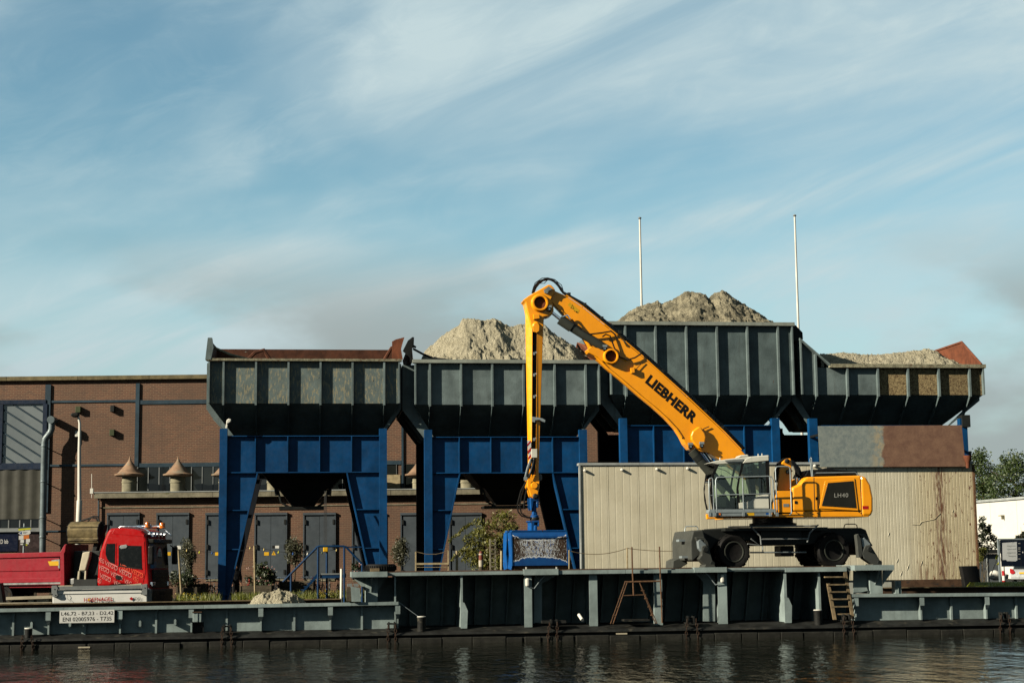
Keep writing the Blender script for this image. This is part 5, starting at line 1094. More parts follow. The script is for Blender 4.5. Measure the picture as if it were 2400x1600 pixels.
for d0, d1, sf, sm, sr in ((-.025, .05, 15, 0, 0), (cabw - .06, cabw, 0, -16, -17)):
    S = lambda pts: [(q + (sf if q < 1700 else sm if q < 1760 else sr), y) for q, y in pts]
    up('rear_pillar', S([(1795, 1080), (1803, 1079), (1804, 1192), (1797, 1192)]), d0, d1, 'black_plastic')
    up('middle_pillar', S([(1738, 1085), (1744, 1085), (1734, 1122), (1731, 1145), (1733, 1165), (1737, 1191), (1731, 1191), (1727, 1160), (1727, 1142), (1731, 1120)]), d0, d1, 'black_plastic')
    up('front_pillar', S([(1664, 1088), (1671, 1087), (1660, 1112), (1656, 1142), (1658, 1172), (1665, 1196), (1657, 1200), (1651, 1172), (1649.5, 1145), (1654, 1112)]), d0, d1, 'black_plastic')
    up('side_window', S([(1668, 1089), (1740, 1086), (1731, 1120), (1727, 1145), (1732, 1190), (1665, 1194), (1658, 1172), (1656, 1142), (1660, 1112)]), d0 + .02, d0 + .03, 'glass_cab')
    up('door_window', S([(1743, 1086), (1796, 1081), (1800, 1158), (1788, 1158.5), (1773, 1163), (1761, 1172.5), (1734, 1177), (1731, 1145), (1734, 1120)]), d0 + .02, d0 + .03, 'glass_cab')
m = MB(E); fpts = [(1679, 1088), (1671, 1108), (1666, 1130), (1665, 1150), (1668, 1175), (1674, 1198)]
P_ = [E.p(*q, 0) for q in fpts]
m.add([(q[0], .05, q[1]) for q in P_] + [(q[0], cabw - .06, q[1]) for q in P_], [(i, i + 1, i + 7, i + 6) for i in range(5)]); m.build('windscreen', 'glass_cab', ex, smooth=60)
m = MB(E); xx = E.x(1798, 1130, .1); m.box(xx, xx + .04, .05, cabw - .06, E.z(1130, 1800), E.z(1082, 1800)); m.build('rear_window', 'glass_cab', ex)
m = MB(E); xx = E.x(1799, 1130, .1); m.box(xx, xx + .06, .05, cabw - .06, E.z(1192, 1800), E.z(1131, 1800)); m.build('rear_panel', 'black_plastic', ex)
seat = up('seat_back', [(1752, 1110), (1762, 1103), (1768, 1108), (1774, 1160), (1764, 1164)], .3, .8, 'black_plastic', bevel=.06)
up('seat_cushion', [(1738, 1160), (1772, 1156), (1772, 1168), (1738, 1170)], .28, .82, 'black_plastic', bevel=.06)
up('headrest', [(1753, 1092), (1763, 1090), (1765, 1102), (1755, 1103)], .42, .68, 'black_plastic', bevel=.05)
up('seat_pedestal', [(1744, 1170), (1766, 1168), (1768, 1190), (1740, 1190)], .35, .75, 'machine_dark')
up('control_console', [(1680, 1128), (1690, 1112), (1697, 1114), (1726, 1160), (1722, 1166), (1708, 1152)], .15, .3, 'black_plastic', bevel=.02)
up('dashboard', [(1680, 1192), (1682, 1165), (1700, 1156), (1712, 1176), (1712, 1192)], .3, .75, 'machine_dark', bevel=.03)
m = MB(E); m.ptube([(1690, 1178, .55), (1698, 1150, .55)], .55, .03, 8); m.build('steering_column', 'black_plastic', ex)
up('document_bag', [(1712, 1166), (1729, 1165), (1732, 1190), (1711, 1191)], .06, .2, 'wood_planter', bevel=.03)
for q, mt in (((1719, 1153), 'letter_red'), ((1720.5, 1156.5), 'sticker_lime')):
    x, z = E.p(*q, .13); m = MB(E); m.disc(x, z, [(0, .10), (.03, .11), (.03, .14)], 10); m.build('control_knob', mt, ex)
hoop(E, 'wiper', [(1668, 1092), (1700, 1102), (1732, 1124)], .07, .012, 'black_plastic')
# catwalk and handrails
m = MB(E); m.pbox(1664, 1193, 1819, 1199.5, -.62, -.03); m.build('catwalk', 'galvanised', ex)
m = MB(E); m.pbox(1674, 1200, 1806, 1208, -.60, -.55); m.build('catwalk_skirt', 'galvanised', ex)
m = MB(E); m.pbox(1662, 1197, 1676, 1211, -.64, -.55); m.build('catwalk_skirt', 'galvanised', ex)
m = MB(E); m.pbox(1751, 1200.5, 1768, 1207.5, -.605, -.601); m.build('sticker', 'sticker_yellow', ex); m = MB(E); m.pbox(1795, 1201, 1803, 1205.5, -.605, -.601); m.build('sticker', 'sticker_blue', ex)
m = MB(E); m.pbox(1836, 1180, 1849.5, 1187, -.01, -.004); m.build('sticker', 'galvanised', ex)
hoop(E, 'handrail', [(1663.5, 1210), (1661.5, 1124), (1663, 1121), (1668, 1119.5), (1670.5, 1122), (1674, 1208)], -.6, .024)
hoop(E, 'handrail', [(1662.5, 1161), (1672, 1160)], -.6, .018)
hoop(E, 'handrail', [(1680.5, 1208), (1677.5, 1125), (1680, 1119), (1684, 1118), (1740, 1117.3), (1800, 1115.5), (1808, 1117), (1811.5, 1124), (1816.5, 1204)], -.6, .026)
hoop(E, 'handrail', [(1679, 1159.5), (1740, 1158), (1806, 1156.5)], -.6, .02)
hoop(E, 'handrail', [(1740.3, 1117.5), (1743.5, 1207)], -.6, .024); hoop(E, 'handrail', [(1804, 1117), (1808, 1203)], -.6, .022)
hoop(E, 'handrail', [(1822, 1202), (1817.5, 1100), (1819.5, 1094), (1824, 1092.8), (1846, 1092.8), (1850.5, 1095), (1852, 1100), (1855.5, 1202), (1851, 1206)], -.45, .024)
for q in (1664, 1676, 1743, 1806, 1822): m = MB(E); m.pbox(q - 3, 1200, q + 3, 1209, -.66, -.61); m.build('rail_socket', 'galvanised', ex)
m = MB(E); m.pbox(1685, 1202, 1689, 1206.5, -.62, -.601); m.build('marker_lamp', 'beacon_orange', ex)
# boom
b0_, b1_ = 1.12, 1.72
boom = up('boom', [(1284, 673), (1297, 680), (1327, 693), (1365, 719), (1406, 752), (1446, 785), (1501, 831), (1547, 871), (1601, 921.5), (1651, 969), (1700, 1015), (1741, 1058), (1800, 1120), (1800, 1160), (1750, 1118), (1700, 1084), (1660, 1060), (1630, 1056), (1616, 1052), (1606, 1040), (1597, 1022), (1585, 1003), (1562, 978), (1532, 951), (1501, 926), (1455, 886), (1424, 861), (1394, 832), (1363, 779), (1315, 727), (1290, 701)], b0_, b1_, 'cat_yellow', bevel=.03)
m = MB(E); m.ptube([(1290, 703), (1315, 728), (1363, 780), (1396, 834), (1424, 863), (1455, 888), (1501, 928), (1532, 953), (1562, 980), (1585, 1005), (1598, 1025)], b0_ + .0, .05, 6); m.build('lower_flange', 'cat_yellow', boom)
m = MB(E); m.ptube([(1327, 691), (1365, 717), (1406, 750), (1446, 783), (1501, 829), (1601, 919), (1700, 1013), (1738, 1053)], b0_ - .01, .022, 6); m.build('top_edge', 'cat_yellow', boom)
# boom middle lug with bore (stick-cylinder foot)
up('cylinder_lug', [(1376, 819), (1386, 811), (1396, 815), (1406, 816), (1411, 810), (1420, 808), (1428, 813), (1446, 818), (1454, 823), (1452, 832), (1448, 846), (1438, 852), (1426, 851), (1412, 846), (1402, 838), (1380, 826)], b0_ - .10, b1_ + .10, 'cat_yellow', boom, bevel=.03)
x, z = E.p(1432.5, 834.5, b0_ - .2); r_ = E.x(1448, 834, b0_ - .2) - x
m = MB(E); m.disc(x, z, [(r_ * .86, b0_ + .12), (r_ * .86, b0_ - .22), (r_ * .90, b0_ - .24), (r_ * 1.06, b0_ - .24), (r_ * 1.12, b0_ - .2), (r_ * 1.2, b0_ - .1)], 32, False); m.build('bore_ring', 'cat_yellow', boom, smooth=40)
m = MB(E); m.disc(x, z, [(r_ * .86, b0_ - .105), (r_ * .86, b0_ - .09)], 32); m.build('bore_back', 'rust_orange', boom)
for q, dd in (((1417, 818), b0_ - .1), ((1287, 725.5), .98), ((1618, 1047), b0_), ((1644, 1045), b0_ - .2)):
    x, z = E.p(*q, dd); m = MB(E); m.disc(x, z, [(0, dd - .10), (.055, dd - .10), (.085, dd - .06), (.085, dd)], 16); pn = m.build('pin', 'machine_dark', boom, smooth=40)
    m = MB(E); m.disc(x, z, [(0, dd - .125), (.03, dd - .12), (.035, dd - .10)], 10); m.build('pin_bolt', 'chrome', boom); m = MB(E); m.box(x - .09, x + .09, dd - .09, dd - .0, z + .07, z + .16); m.build('pin_lock', 'galvanised', boom)
# lower boom lug, cylinder cover disc
up('cover_lug', [(1632, 1003), (1638, 999), (1644, 1001), (1647, 1007), (1652, 1014), (1655, 1024), (1653, 1036), (1650, 1048), (1646, 1053), (1637, 1050), (1628, 1041), (1621, 1030), (1620, 1020), (1624, 1010)], b0_ - .22, b0_ + .02, 'cat_yellow', boom, bevel=.05, seg=3)
m = MB(E); m.pprism([(1330, 714), (1336, 709), (1358, 727), (1354, 735)], b0_ - .004, b0_); st_ = m.build('warning_sticker', 'sticker_yellow', boom)
m = MB(E); m.pprism([(1337, 722), (1341.5, 713.5), (1346, 724.5)], b0_ - .007, b0_ - .0041); m.build('warning_sign', 'letter_black', boom)
m = MB(E); m.pprism([(1338.6, 721.2), (1341.6, 715.6), (1344.6, 723)], b0_ - .009, b0_ - .0071); m.build('warning_sign_centre', 'sticker_yellow', boom)
m = MB(E); m.pprism([(1345, 727), (1351, 730.5), (1351.4, 728.5), (1355, 733), (1350, 732.6), (1350.4, 731.6), (1344.6, 728.2)], b0_ - .007, b0_ - .0041); m.build('warning_arrow', 'letter_black', boom)
ptext('lettering', 'LIEBHERR', E, (1511, 896), (1623.5, 993), (1525, 877), b0_ - .006, 'letter_black', boom, offset=.055, spacing=1.08)
up('lamp_guard', [(1478, 862), (1487, 860), (1488, 873), (1480, 874)], b0_ - .16, b0_, 'cat_yellow', boom, bevel=.01)
# hydraulic lines along the boom's upper edge
for k, (off, dd) in enumerate(((0, b0_ + .05), (3.0, b0_ + .15), (1.5, b0_ + .25), (4, b0_ + .3))):
    m = MB(E); m.ptube([(1318 + off, 685), (1345 + off, 700), (1367 + off, 715 - k), (1406 + off, 747 - k), (1446 + off, 779 - k), (1501 + off, 826 - k), (1547 + off, 866 - k), (1601 + off, 916 - k), (1651 + off, 963 - k), (1700 + off, 1010 - k), (1741 + off, 1053 - k)], dd, .032, 6); m.build('hydraulic_line', 'rubber_clean', boom, smooth=60)
for q in ((1331, 692), (1368, 716), (1408, 748), (1450, 781), (1498, 826), (1549, 872), (1600, 915), (1650, 966), (1690, 1004)):
    x, z = E.p(q[0] + 3, q[1] - 3, b0_); m = MB(E); m.box(x - .06, x + .06, b0_ - .0, b0_ + .35, z - .06, z + .06); m.build('line_clamp', 'machine_dark', boom)
m = MB(E); m.ptube([(1340, 748), (1362, 775), (1384, 783), (1410, 780), (1432, 776), (1440, 782), (1450, 800)], b0_ - .15, .03, 6); m.ptube([(1412, 789), (1420, 783), (1430, 787), (1440, 815), (1452, 836), (1470, 843), (1488, 838), (1502, 829)], b0_ - .12, .03, 6); m.build('hydraulic_hose', 'rubber_clean', boom, smooth=60)
m = MB(E); m.ptube([(1507, 848), (1500, 855), (1490, 866)], b0_ - .06, .014, 6); m.ptube([(1662, 999), (1650, 1004), (1643, 1012)], b0_ - .06, .018, 6); m.build('sensor_cable', 'machine_dark', boom)
# stick cylinder (dark grey) and its rods
for dd in (b0_ - .02, b1_ - .05):
    m = MB(E); a = E.p(1287, 727, dd); b_ = E.p(1322, 755, dd); c_ = E.p(1411, 812, dd); d_ = E.p(1340, 767, dd)
    m.cyl((a[0], dd, a[1]), (b_[0], dd, b_[1]), .065, n=16); rod = m.build('cylinder_rod', 'chrome', boom, smooth=40)
    m = MB(E); e_ = E.p(1312, 748, dd); m.tube([(e_[0], dd, e_[1]), (d_[0], dd, d_[1])], .20, 20); m.tube([(d_[0], dd, d_[1]), (c_[0], dd, c_[1])], .17, 20); m.build('stick_cylinder', 'cylinder_grey', boom, smooth=40)
m = MB(E); m.ptube([(1318, 742), (1330, 738), (1336, 747)], b0_ - .18, .035, 6); m.build('cylinder_fitting', 'chrome', boom)
# boom cylinders
for dd in (b0_ - .12, b1_ + .1):
    a = E.p(1622, 1056, dd); b_ = E.p(1700, 1150, dd); m = MB(E); m.tube([(a[0], dd, a[1]), (b_[0], dd, b_[1])], .18, 20); m.build('boom_cylinder', 'cylinder_grey', ex, smooth=40)
    m = MB(E); c_ = E.p(1636, 1073, dd); m.tube([(c_[0] - .08, dd, c_[1] + .1), (c_[0] + .06, dd, c_[1] - .07)], .19, 20); m.build('cylinder_band', 'machine_dark', ex, smooth=40)
for k in range(3):
    m = MB(E); m.ptube([(1638 + 5 * k, 1052), (1650 + 5 * k, 1066), (1664 + 5 * k, 1086)], b0_ + .1 + .05 * k, .04, 8); m.build('cylinder_rod', 'chrome' if k != 1 else 'trim_blue', ex, smooth=40)
# stick
s0, s1 = 1.06, 1.78
def pq(px, py, d): x, z = E.p(px, py, d); return (x, d, z)
top_y, bot_y = 712, 1118
def stickpart(name, a0, a1, c0_, c1_, dA, dB, dC, mat='cat_yellow'):   # column between px edges (top a0..a1, bottom c0..c1); depths of its left, right and back edges
    m = MB(E)
    m.add([pq(a0, top_y, dA), pq(a1, top_y, dB), pq(a1, top_y, dC), pq(a0, top_y, dC), pq(c0_, bot_y, dA), pq(c1_, bot_y, dB), pq(c1_, bot_y, dC), pq(c0_, bot_y, dC)],
          [(0, 1, 2, 3), (7, 6, 5, 4), (0, 4, 5, 1), (1, 5, 6, 2), (2, 6, 7, 3), (3, 7, 4, 0)])
    return m.build(name, mat, ex, bevel=.012)
stick = stickpart('stick', 1230.5, 1248, 1238, 1246, s0 + .30, s0, s1)
stickpart('stick_web', 1247, 1262, 1246, 1257, s0 + .14, s0 + .14, s1 - .1, 'cat_yellow')
stickpart('stick_side', 1259.5, 1275, 1255.5, 1262, s0, s0 + .05, s1)
for k in range(4):
    m = MB(E); m.ptube([(1250 + 2.6 * k, 775), (1249.5 + 2.3 * k, 900), (1248.5 + 1.8 * k, 1060)], s0 + .09, .028, 6); m.build('hydraulic_line', 'rubber_clean', ex)
for py in (828, 878, 929, 1029):
    m = MB(E); m.pbox(1249, py - 3, 1254, py + 3.5, s0 + .02, s0 + .06); m.pbox(1254, py - 4.5, 1258.5, py - .5, s0 + .02, s0 + .06); m.build('line_clamp', 'galvanised', ex)
up('lamp_bracket', [(1248, 976), (1262, 978), (1272, 980), (1278, 984), (1277, 989), (1271, 987), (1264, 983), (1254, 984), (1254, 989), (1248, 988)], s0 - .06, s0 + .05, 'galvanised')
hd = up('stick_head', [(1226, 703), (1238, 694), (1285.6, 666.5), (1292, 668), (1298, 674), (1302, 681), (1291, 703), (1297, 716), (1298, 727), (1294, 737), (1286, 740), (1275, 742), (1274, 768), (1262, 782), (1246, 768), (1238, 735), (1232, 708)], s0 - .06, s1 + .06, 'cat_yellow', bevel=.03)
x, z = E.p(1265.7, 709.7, s0 - .1); r_ = E.x(1281, 709.7, s0 - .1) - x
m = MB(E); m.disc(x, z, [(r_ * .92, s0 + .2), (r_ * .92, s0 - .16), (r_ * .97, s0 - .19), (r_ * 1.18, s0 - .19), (r_ * 1.26, s0 - .15), (r_ * 1.40, s0 - .06)], 36, False); m.build('bore_ring', 'cat_yellow', hd, smooth=40)
m = MB(E); m.disc(x, z, [(r_ * .92, s0 - .07), (r_ * .92, s0 - .05)], 36); m.build('bore_back', 'rust_orange', hd)
up('head_box', [(1250, 736), (1264, 735.5), (1265, 746), (1251, 748)], s0 - .22, s0 - .06, 'cat_yellow', hd, bevel=.012)
x, z = E.p(1257, 763, s0 - .1); m = MB(E); m.disc(x, z, [(0, s0 - .13), (.10, s0 - .13), (.13, s0 - .1), (.16, s0 - .06)], 24); m.build('pin_cover', 'cat_yellow', hd, smooth=40)
up('line_guide', [(1249, 764), (1264, 764), (1263, 775), (1258, 779), (1251, 777)], s0 - .14, s0 - .02, 'cat_yellow', hd)
up('head_lock', [(1275, 679), (1286, 671), (1296, 677), (1286, 681), (1283, 688), (1277, 686)], s0 - .16, s0 - .06, 'galvanised', hd)
for k, pts in enumerate(([(1248, 687), (1252, 672), (1263, 660), (1282, 653), (1298, 658), (1310, 671), (1320, 686), (1333, 695)], [(1250, 686), (1258, 668), (1272, 657), (1288, 654), (1305, 663), (1318, 680)], [(1247, 688), (1254, 663), (1270, 652), (1284, 651), (1300, 655), (1316, 668), (1321, 684)], [(1249, 684), (1265, 664), (1276, 664), (1284, 655), (1292, 656), (1306, 668), (1316, 684)])):
    m = MB(E); m.ptube(pts, s0 + .2 + .1 * k, [.045, .05, .016, .014][k] if False else (.042 if k < 2 else .015), 6); m.build('hydraulic_hose', 'rubber_clean', hd, smooth=60)
# stick foot
kn = up('stick_knuckle', [(1236, 1112), (1263, 1112), (1264.3, 1140), (1261, 1160), (1256, 1167), (1250, 1167), (1244, 1162), (1240, 1148), (1235.5, 1140)], s0 + .02, s1 - .02, 'cat_yellow', bevel=.03)
up('knuckle_plate', [(1244, 1129), (1264.5, 1127.5), (1264, 1140), (1258, 1143), (1246, 1142)], s0 - .08, s0 + .02, 'cat_yellow', kn, bevel=.02)
x, z = E.p(1252, 1137, s0 - .08); m = MB(E); m.disc(x, z, [(0, s0 - .15), (.11, s0 - .15), (.13, s0 - .12), (.13, s0 - .07)], 24); m.build('pin_cover', 'cat_yellow', kn, smooth=40)
x, z = E.p(1254.5, 1162, s0); m = MB(E); m.disc(x, z, [(0, s0 - .06), (.06, s0 - .06), (.1, s0 - .02), (.1, s1 + .02)], 18); m.build('pin', 'machine_dark', kn, smooth=40)
wp = MB(E); wp.pprism([(1236, 1031.5), (1244.5, 1031.5), (1245, 1071), (1238.5, 1071)], s0 - .03, s0 - .015); wp = wp.build('hazard_plate', 'letter_white', ex)
for k in range(3):
    y_ = 1031.8 + k * 15.5; m = MB(E); m.pprism([(1236.2 + k * .7, y_ + 9), (1244.4 + k * .2, y_), (1244.6 + k * .2, y_ + 7.5), (1236.6 + k * .7, y_ + 16)] if k else [(1236.2, y_ + 8), (1243, y_), (1244.4, y_), (1244.5, y_ + 3), (1236.5, y_ + 13)], s0 - .036, s0 - .031); m.build('hazard_stripe', 'letter_red', wp)
m = MB(E); m.pbox(1245.5, 1051.5, 1259.5, 1072, s0 - .1, s0 + .02); m.build('valve_box', 'cab_white', ex, bevel=.015)
m = MB(E); m.ptube([(1252, 1074), (1249, 1090), (1244, 1106), (1238, 1120)], s0 - .1, .05, 8); m.ptube([(1248, 1074), (1238, 1100), (1233, 1122)], s0 + .05, .05, 8); m.ptube([(1254, 1078), (1252, 1100), (1247, 1112)], s0 - .06, .045, 8); m.build('hydraulic_hose', 'machine_dark', ex, smooth=60)
m = MB(E); m.ptube([(1244, 1074), (1236, 1096), (1230, 1121)], s0 - .15, .03, 6); m.pbox(1228.5, 1117, 1236, 1125, s0 - .2, s0 - .1); m.build('hose_guard', 'galvanised', ex)
up('stick_lamp', [(1262, 1110), (1270, 1112), (1271, 1121), (1267, 1127), (1261, 1124)], s0 + .2, s0 + .45, 'frame_grey', bevel=.03)
for pts in ([(1234, 1126), (1221, 1150), (1213, 1180), (1214, 1198), (1222, 1208), (1236, 1212), (1247, 1214)], [(1232, 1130), (1222, 1160), (1218, 1185), (1222, 1202), (1234, 1210), (1246, 1213)], [(1238, 1132), (1231, 1160), (1228, 1180), (1228, 1192)]):
    m = MB(E); m.ptube(pts, s0 + .2, .028, 6); m.build('grab_hose', 'rubber_clean', ex, smooth=60)

# ------------------------------------------------------------------ clamshell grab
gz = FG.p(1262, 1334, 0)
gr = thing('clamshell_grab', 'scuffed blue clamshell grab hanging closed from the yellow arm', 'grab', FG.w(0, 0, gz[1]))
def gb(name, pts, d0, d1, mat='grab_blue', **k): m = MB(FG); m.pprism(pts, d0, d1); return m.build(name, mat, gr, **k)
gb('hanger', [(1243, 1166), (1264, 1168), (1263, 1188), (1260, 1190), (1257, 1184), (1257, 1175), (1251, 1175), (1250, 1188), (1246, 1196), (1244, 1190)], -.2, .2, bevel=.03)
gb('hanger_link', [(1250, 1174), (1257, 1174), (1258, 1206), (1250, 1206)], -.12, .12, bevel=.02)
x, z = FG.p(1253, 1209, 0); m = MB(FG); m.lathe(x, 0, [(.13, z - .16), (.16, z - .1), (.16, z + .02), (.11, z + .05), (.11, z + .16)], 20); m.build('rotator', 'grab_blue', gr, smooth=40)
x, z = FG.p(1253, 1215, 0); m = MB(FG); m.lathe(x, 0, [(.17, z - .06), (.19, z), (.17, z + .05)], 20); m.build('rotator_collar', 'machine_dark', gr, smooth=40)
gb('yoke', [(1241, 1220), (1264, 1219), (1264, 1233), (1261, 1233), (1261, 1224), (1253, 1224), (1251, 1247), (1245, 1247), (1245, 1224), (1241, 1222)], -.25, .25, bevel=.02)
gb('yoke_cylinder', [(1253, 1230), (1260, 1230), (1260, 1247), (1252, 1247)], -.35, .35, bevel=.04)
xa, xb = FG.x(1200, 1280, -.5), FG.x(1327, 1280, -.5); zt, zbm, zl = FG.z(1246, 1262, -.5), FG.z(1324.5, 1262, -.5), FG.z(1334, 1262, -.2)
h_ = zt - zl
for s_ in (-1, 1):
    prof = [(s_ * -.10 if False else s_ * .12, zt), (s_ * .46, zt), (s_ * .55, zt - .14 * h_), (s_ * .585, zt - .50 * h_), (s_ * .60, zt - .89 * h_)]
    lip = [(s_ * .595, zt - .89 * h_), (s_ * .54, zl), (s_ * .06, zl), (s_ * .36, zt - .82 * h_)]
    xL, xR = xa + (.0 if s_ < 0 else .0), xb
    n_ = len(prof)
    m = MB(FG); m.add([(xL, q[0], q[1]) for q in prof] + [(xR, q[0], q[1]) for q in prof], [(i, i + 1, i + 1 + n_, i + n_) for i in range(n_ - 1)]); sh = m.build('shell', 'grab_worn', gr)
    so = sh.modifiers.new('solid', 'SOLIDIFY'); so.thickness = .03
    m = MB(FG); m.prism(lip, xL + .06, xR + .02, axis='x'); m.build('lip', 'grab_brown', sh)
    endp = [(s_ * .04, zt - .02), (s_ * .47, zt - .01), (s_ * .565, zt - .14 * h_), (s_ * .60, zt - .50 * h_), (s_ * .615, zt - .89 * h_), (s_ * .50, zl), (s_ * .03, zl + .05), (s_ * .20, zt - .6 * h_)]
    for xx in (xL - .04, xR): m = MB(FG); m.prism(endp, xx, xx + .04, axis='x'); m.build('end_plate', 'grab_blue', sh)
    m = MB(FG); m.box(xL, xR, s_ * .2, s_ * .47, zt + .005, zt + .07); m.build('top_bar', 'grab_blue', sh, bevel=.015)
    m = MB(FG); m.box(xL, xR - .02, s_ * .575, s_ * .60, zt - .13 * h_, zt - .115 * h_); m.build('seam', 'grab_blue', sh)
# ------------------------------------------------------------------ red tipper truck
T = Fr(Fr(0, 70.3).x(345, 1330), 70.3, 0, R(-15))
tw = T.w(-5.0, 1.2, ZQ)
tr = thing('tipper_truck', 'red tipper truck with lettered cab parked left of the hoppers', 'truck', tw)
def tp(name, pts, d0, d1, mat, parent=None, **k): m = MB(T); m.pprism(pts, d0, d1); return m.build(name, mat, parent or tr, **k)
TW = 2.45
xf = 0.0
cabp = [(226.5, 1374), (229, 1320), (233, 1294), (241, 1270), (248, 1252), (254, 1240), (260, 1237.3), (285, 1236.5), (312, 1238.5), (330, 1243), (339, 1250), (344.5, 1266), (346.5, 1290), (349, 1335), (351, 1362), (351, 1400), (330, 1402), (322, 1380), (310, 1371), (275, 1368), (255, 1374)]
cabo = tp('cab', cabp, 0, TW, 'truck_red', bevel=.13, seg=4)
tp('roof_shell', [(262, 1250), (268, 1239), (312, 1241), (329, 1245.5), (337, 1252), (338, 1257)], -.012, .02, 'truck_red', cabo, bevel=.01)
tp('side_window', [(250, 1273.5), (269.5, 1273), (268.5, 1321), (257, 1317), (251, 1309), (247.5, 1299), (247.5, 1285)], -.012, .03, 'truck_glass', cabo)
tp('door_window', [(278, 1277), (331, 1278.5), (332.5, 1331), (278, 1323.5)], -.012, .03, 'truck_glass', cabo)
tp('window_seal', [(277, 1323.8), (333, 1331.5), (333, 1334), (300, 1330), (277, 1326.5)], -.02, .03, 'black_plastic', cabo)
tp('door_handle', [(270.5, 1347), (283, 1348.5), (286, 1358), (275, 1358), (270, 1355)], -.03, .03, 'black_plastic', cabo, bevel=.02)
tp('window_mirror', [(279, 1282), (283, 1277), (296, 1275), (299, 1279), (296, 1284), (284, 1286)], -.05, -.012, 'frame_grey', cabo, bevel=.02)
# doors' outline
m = MB(T); m.ptube([(272.5, 1272), (272, 1330), (273, 1366)], -.006, .006, 4); m.ptube([(338, 1268), (341, 1340), (335, 1365)], -.006, .006, 4); m.build('door_gap', 'letter_black', cabo)
# front of the cab
zA = lambda py: T.z(py, 350, 0)
def tf(name, y0, y1, pa, pb, x0, x1, mat, **k): m = MB(T); m.box(x0, x1, y0, y1, zA(pb), zA(pa)); return m.build(name, mat, cabo, **k)
xw = T.x(346, 1290, 0)
m = MB(T); a, b_ = T.p(344.6, 1271), T.p(348.4, 1331)
m.hexa([(a[0] - .1, .14, a[1]), (a[0] + .03, .14, a[1]), (b_[0] + .03, .14, b_[1]), (b_[0] - .1, .14, b_[1])], [(a[0] - .1, TW - .14, a[1]), (a[0] + .03, TW - .14, a[1]), (b_[0] + .03, TW - .14, b_[1]), (b_[0] - .1, TW - .14, b_[1])]); m.build('windscreen', 'truck_glass', cabo)
x2 = T.x(351, 1362, 0)
tf('sun_visor', .1, TW - .1, 1262, 1272, xw - .15, xw + .22, 'panel_black', bevel=.04)
tf('grille', .3, TW - .3, 1334, 1378, x2 - .1, x2 + .03, 'black_plastic', bevel=.02)
for k in range(4): tf('grille_bar', .32, TW - .32, 1340 + k * 9, 1343 + k * 9, x2 + .03, x2 + .05, 'panel_black')
tf('bumper', -.02, TW + .02, 1380, 1412, x2 - .5, x2 + .14, 'black_plastic', bevel=.06)
for yy_ in (.08, TW - .48): tf('headlight', yy_, yy_ + .4, 1363, 1374, x2 - .05, x2 + .09, 'chrome', bevel=.03)
tf('number_plate', .9, 1.45, 1388, 1394, x2 + .14, x2 + .155, 'letter_black')
m = MB(T); xq = xw + .04; m.add([(xq, 1.3 + .30 * math.cos(k * math.pi / 12), zA(1299) + .33 * math.sin(k * math.pi / 12)) for k in range(24)], [tuple(range(24))]); m.build('speed_disc', 'letter_red', cabo)
m = MB(T); xq = xw + .046; m.add([(xq, 1.3 + .24 * math.cos(k * math.pi / 12), zA(1299) + .27 * math.sin(k * math.pi / 12)) for k in range(24)], [tuple(range(24))]); m.build('speed_disc_centre', 'letter_white', cabo)
vs, fs = text_mesh('3.5', .02); m = MB(T); m.add([(xq + .006, 1.46 - .32 * q[0], zA(1299) - .13 + .26 * q[1]) for q in vs], fs); m.build('lettering', 'letter_black', cabo)
for y0, s_ in ((-.30, -1), (TW + .08, 1)):
    m = MB(T); m.box(xw + .12, xw + .34, y0, y0 + .22, zA(1322), zA(1279)); m.build('mirror', 'black_plastic', cabo, bevel=.05); m = MB(T); m.tube([(xw + .1, y0 + .1 - s_ * .2, zA(1276)), (xw + .2, y0 + .1, zA(1282))], .025, 6); m.build('mirror_arm', 'black_plastic', cabo)
# roof gear
m = MB(T); m.ptube([(280, 1236), (283, 1233.5), (320, 1234), (336, 1237.5), (348, 1244), (360, 1256)], .15, .03, 8); m.build('light_bar', 'chrome', cabo, smooth=40)
m = MB(T); xr_, zr_ = T.p(336, 1236, .15); m.tube([(xr_ + .1, .15, zr_), (xr_ + .15, 1.2, zr_ + .05), (xr_ + .1, TW - .15, zr_)], .03, 8); m.tube([(xr_ + .1, TW - .15, zr_), (xr_ + .5, TW - .3, zr_ - .3)], .03, 8); m.build('light_bar', 'chrome', cabo, smooth=40)
for yy_, dx, sc_ in ((.35, .0, .85), (1.5, .22, 1.0)):
    x_, z_ = xr_ + .1 + dx, zr_ + .03; m = MB(T); m.lathe(x_, yy_, [(.14 * sc_, z_ - .04), (.15 * sc_, z_), (.12 * sc_, z_ + .02), (.115 * sc_, z_ + .16), (.09 * sc_, z_ + .2), (.01, z_ + .21)], 18); m.build('beacon', 'beacon_orange', cabo, smooth=40)
for k in range(5):
    yy_ = .35 + k * .42; x_, z_ = xw - .1, zA(1258); m = MB(T); m.cyl((x_, yy_, z_ + .12), (x_ + .14, yy_, z_ + .12), .09, .11, 14); m.build('spot_lamp', 'chrome', cabo, smooth=40)
for yy_ in (.5, 1.7):
    m = MB(T); m.cyl((xr_ - .55, yy_, zr_ + .06), (xr_ + .2, yy_, zr_ + .06), .03, .09, 12); m.build('air_horn', 'chrome', cabo, smooth=40)
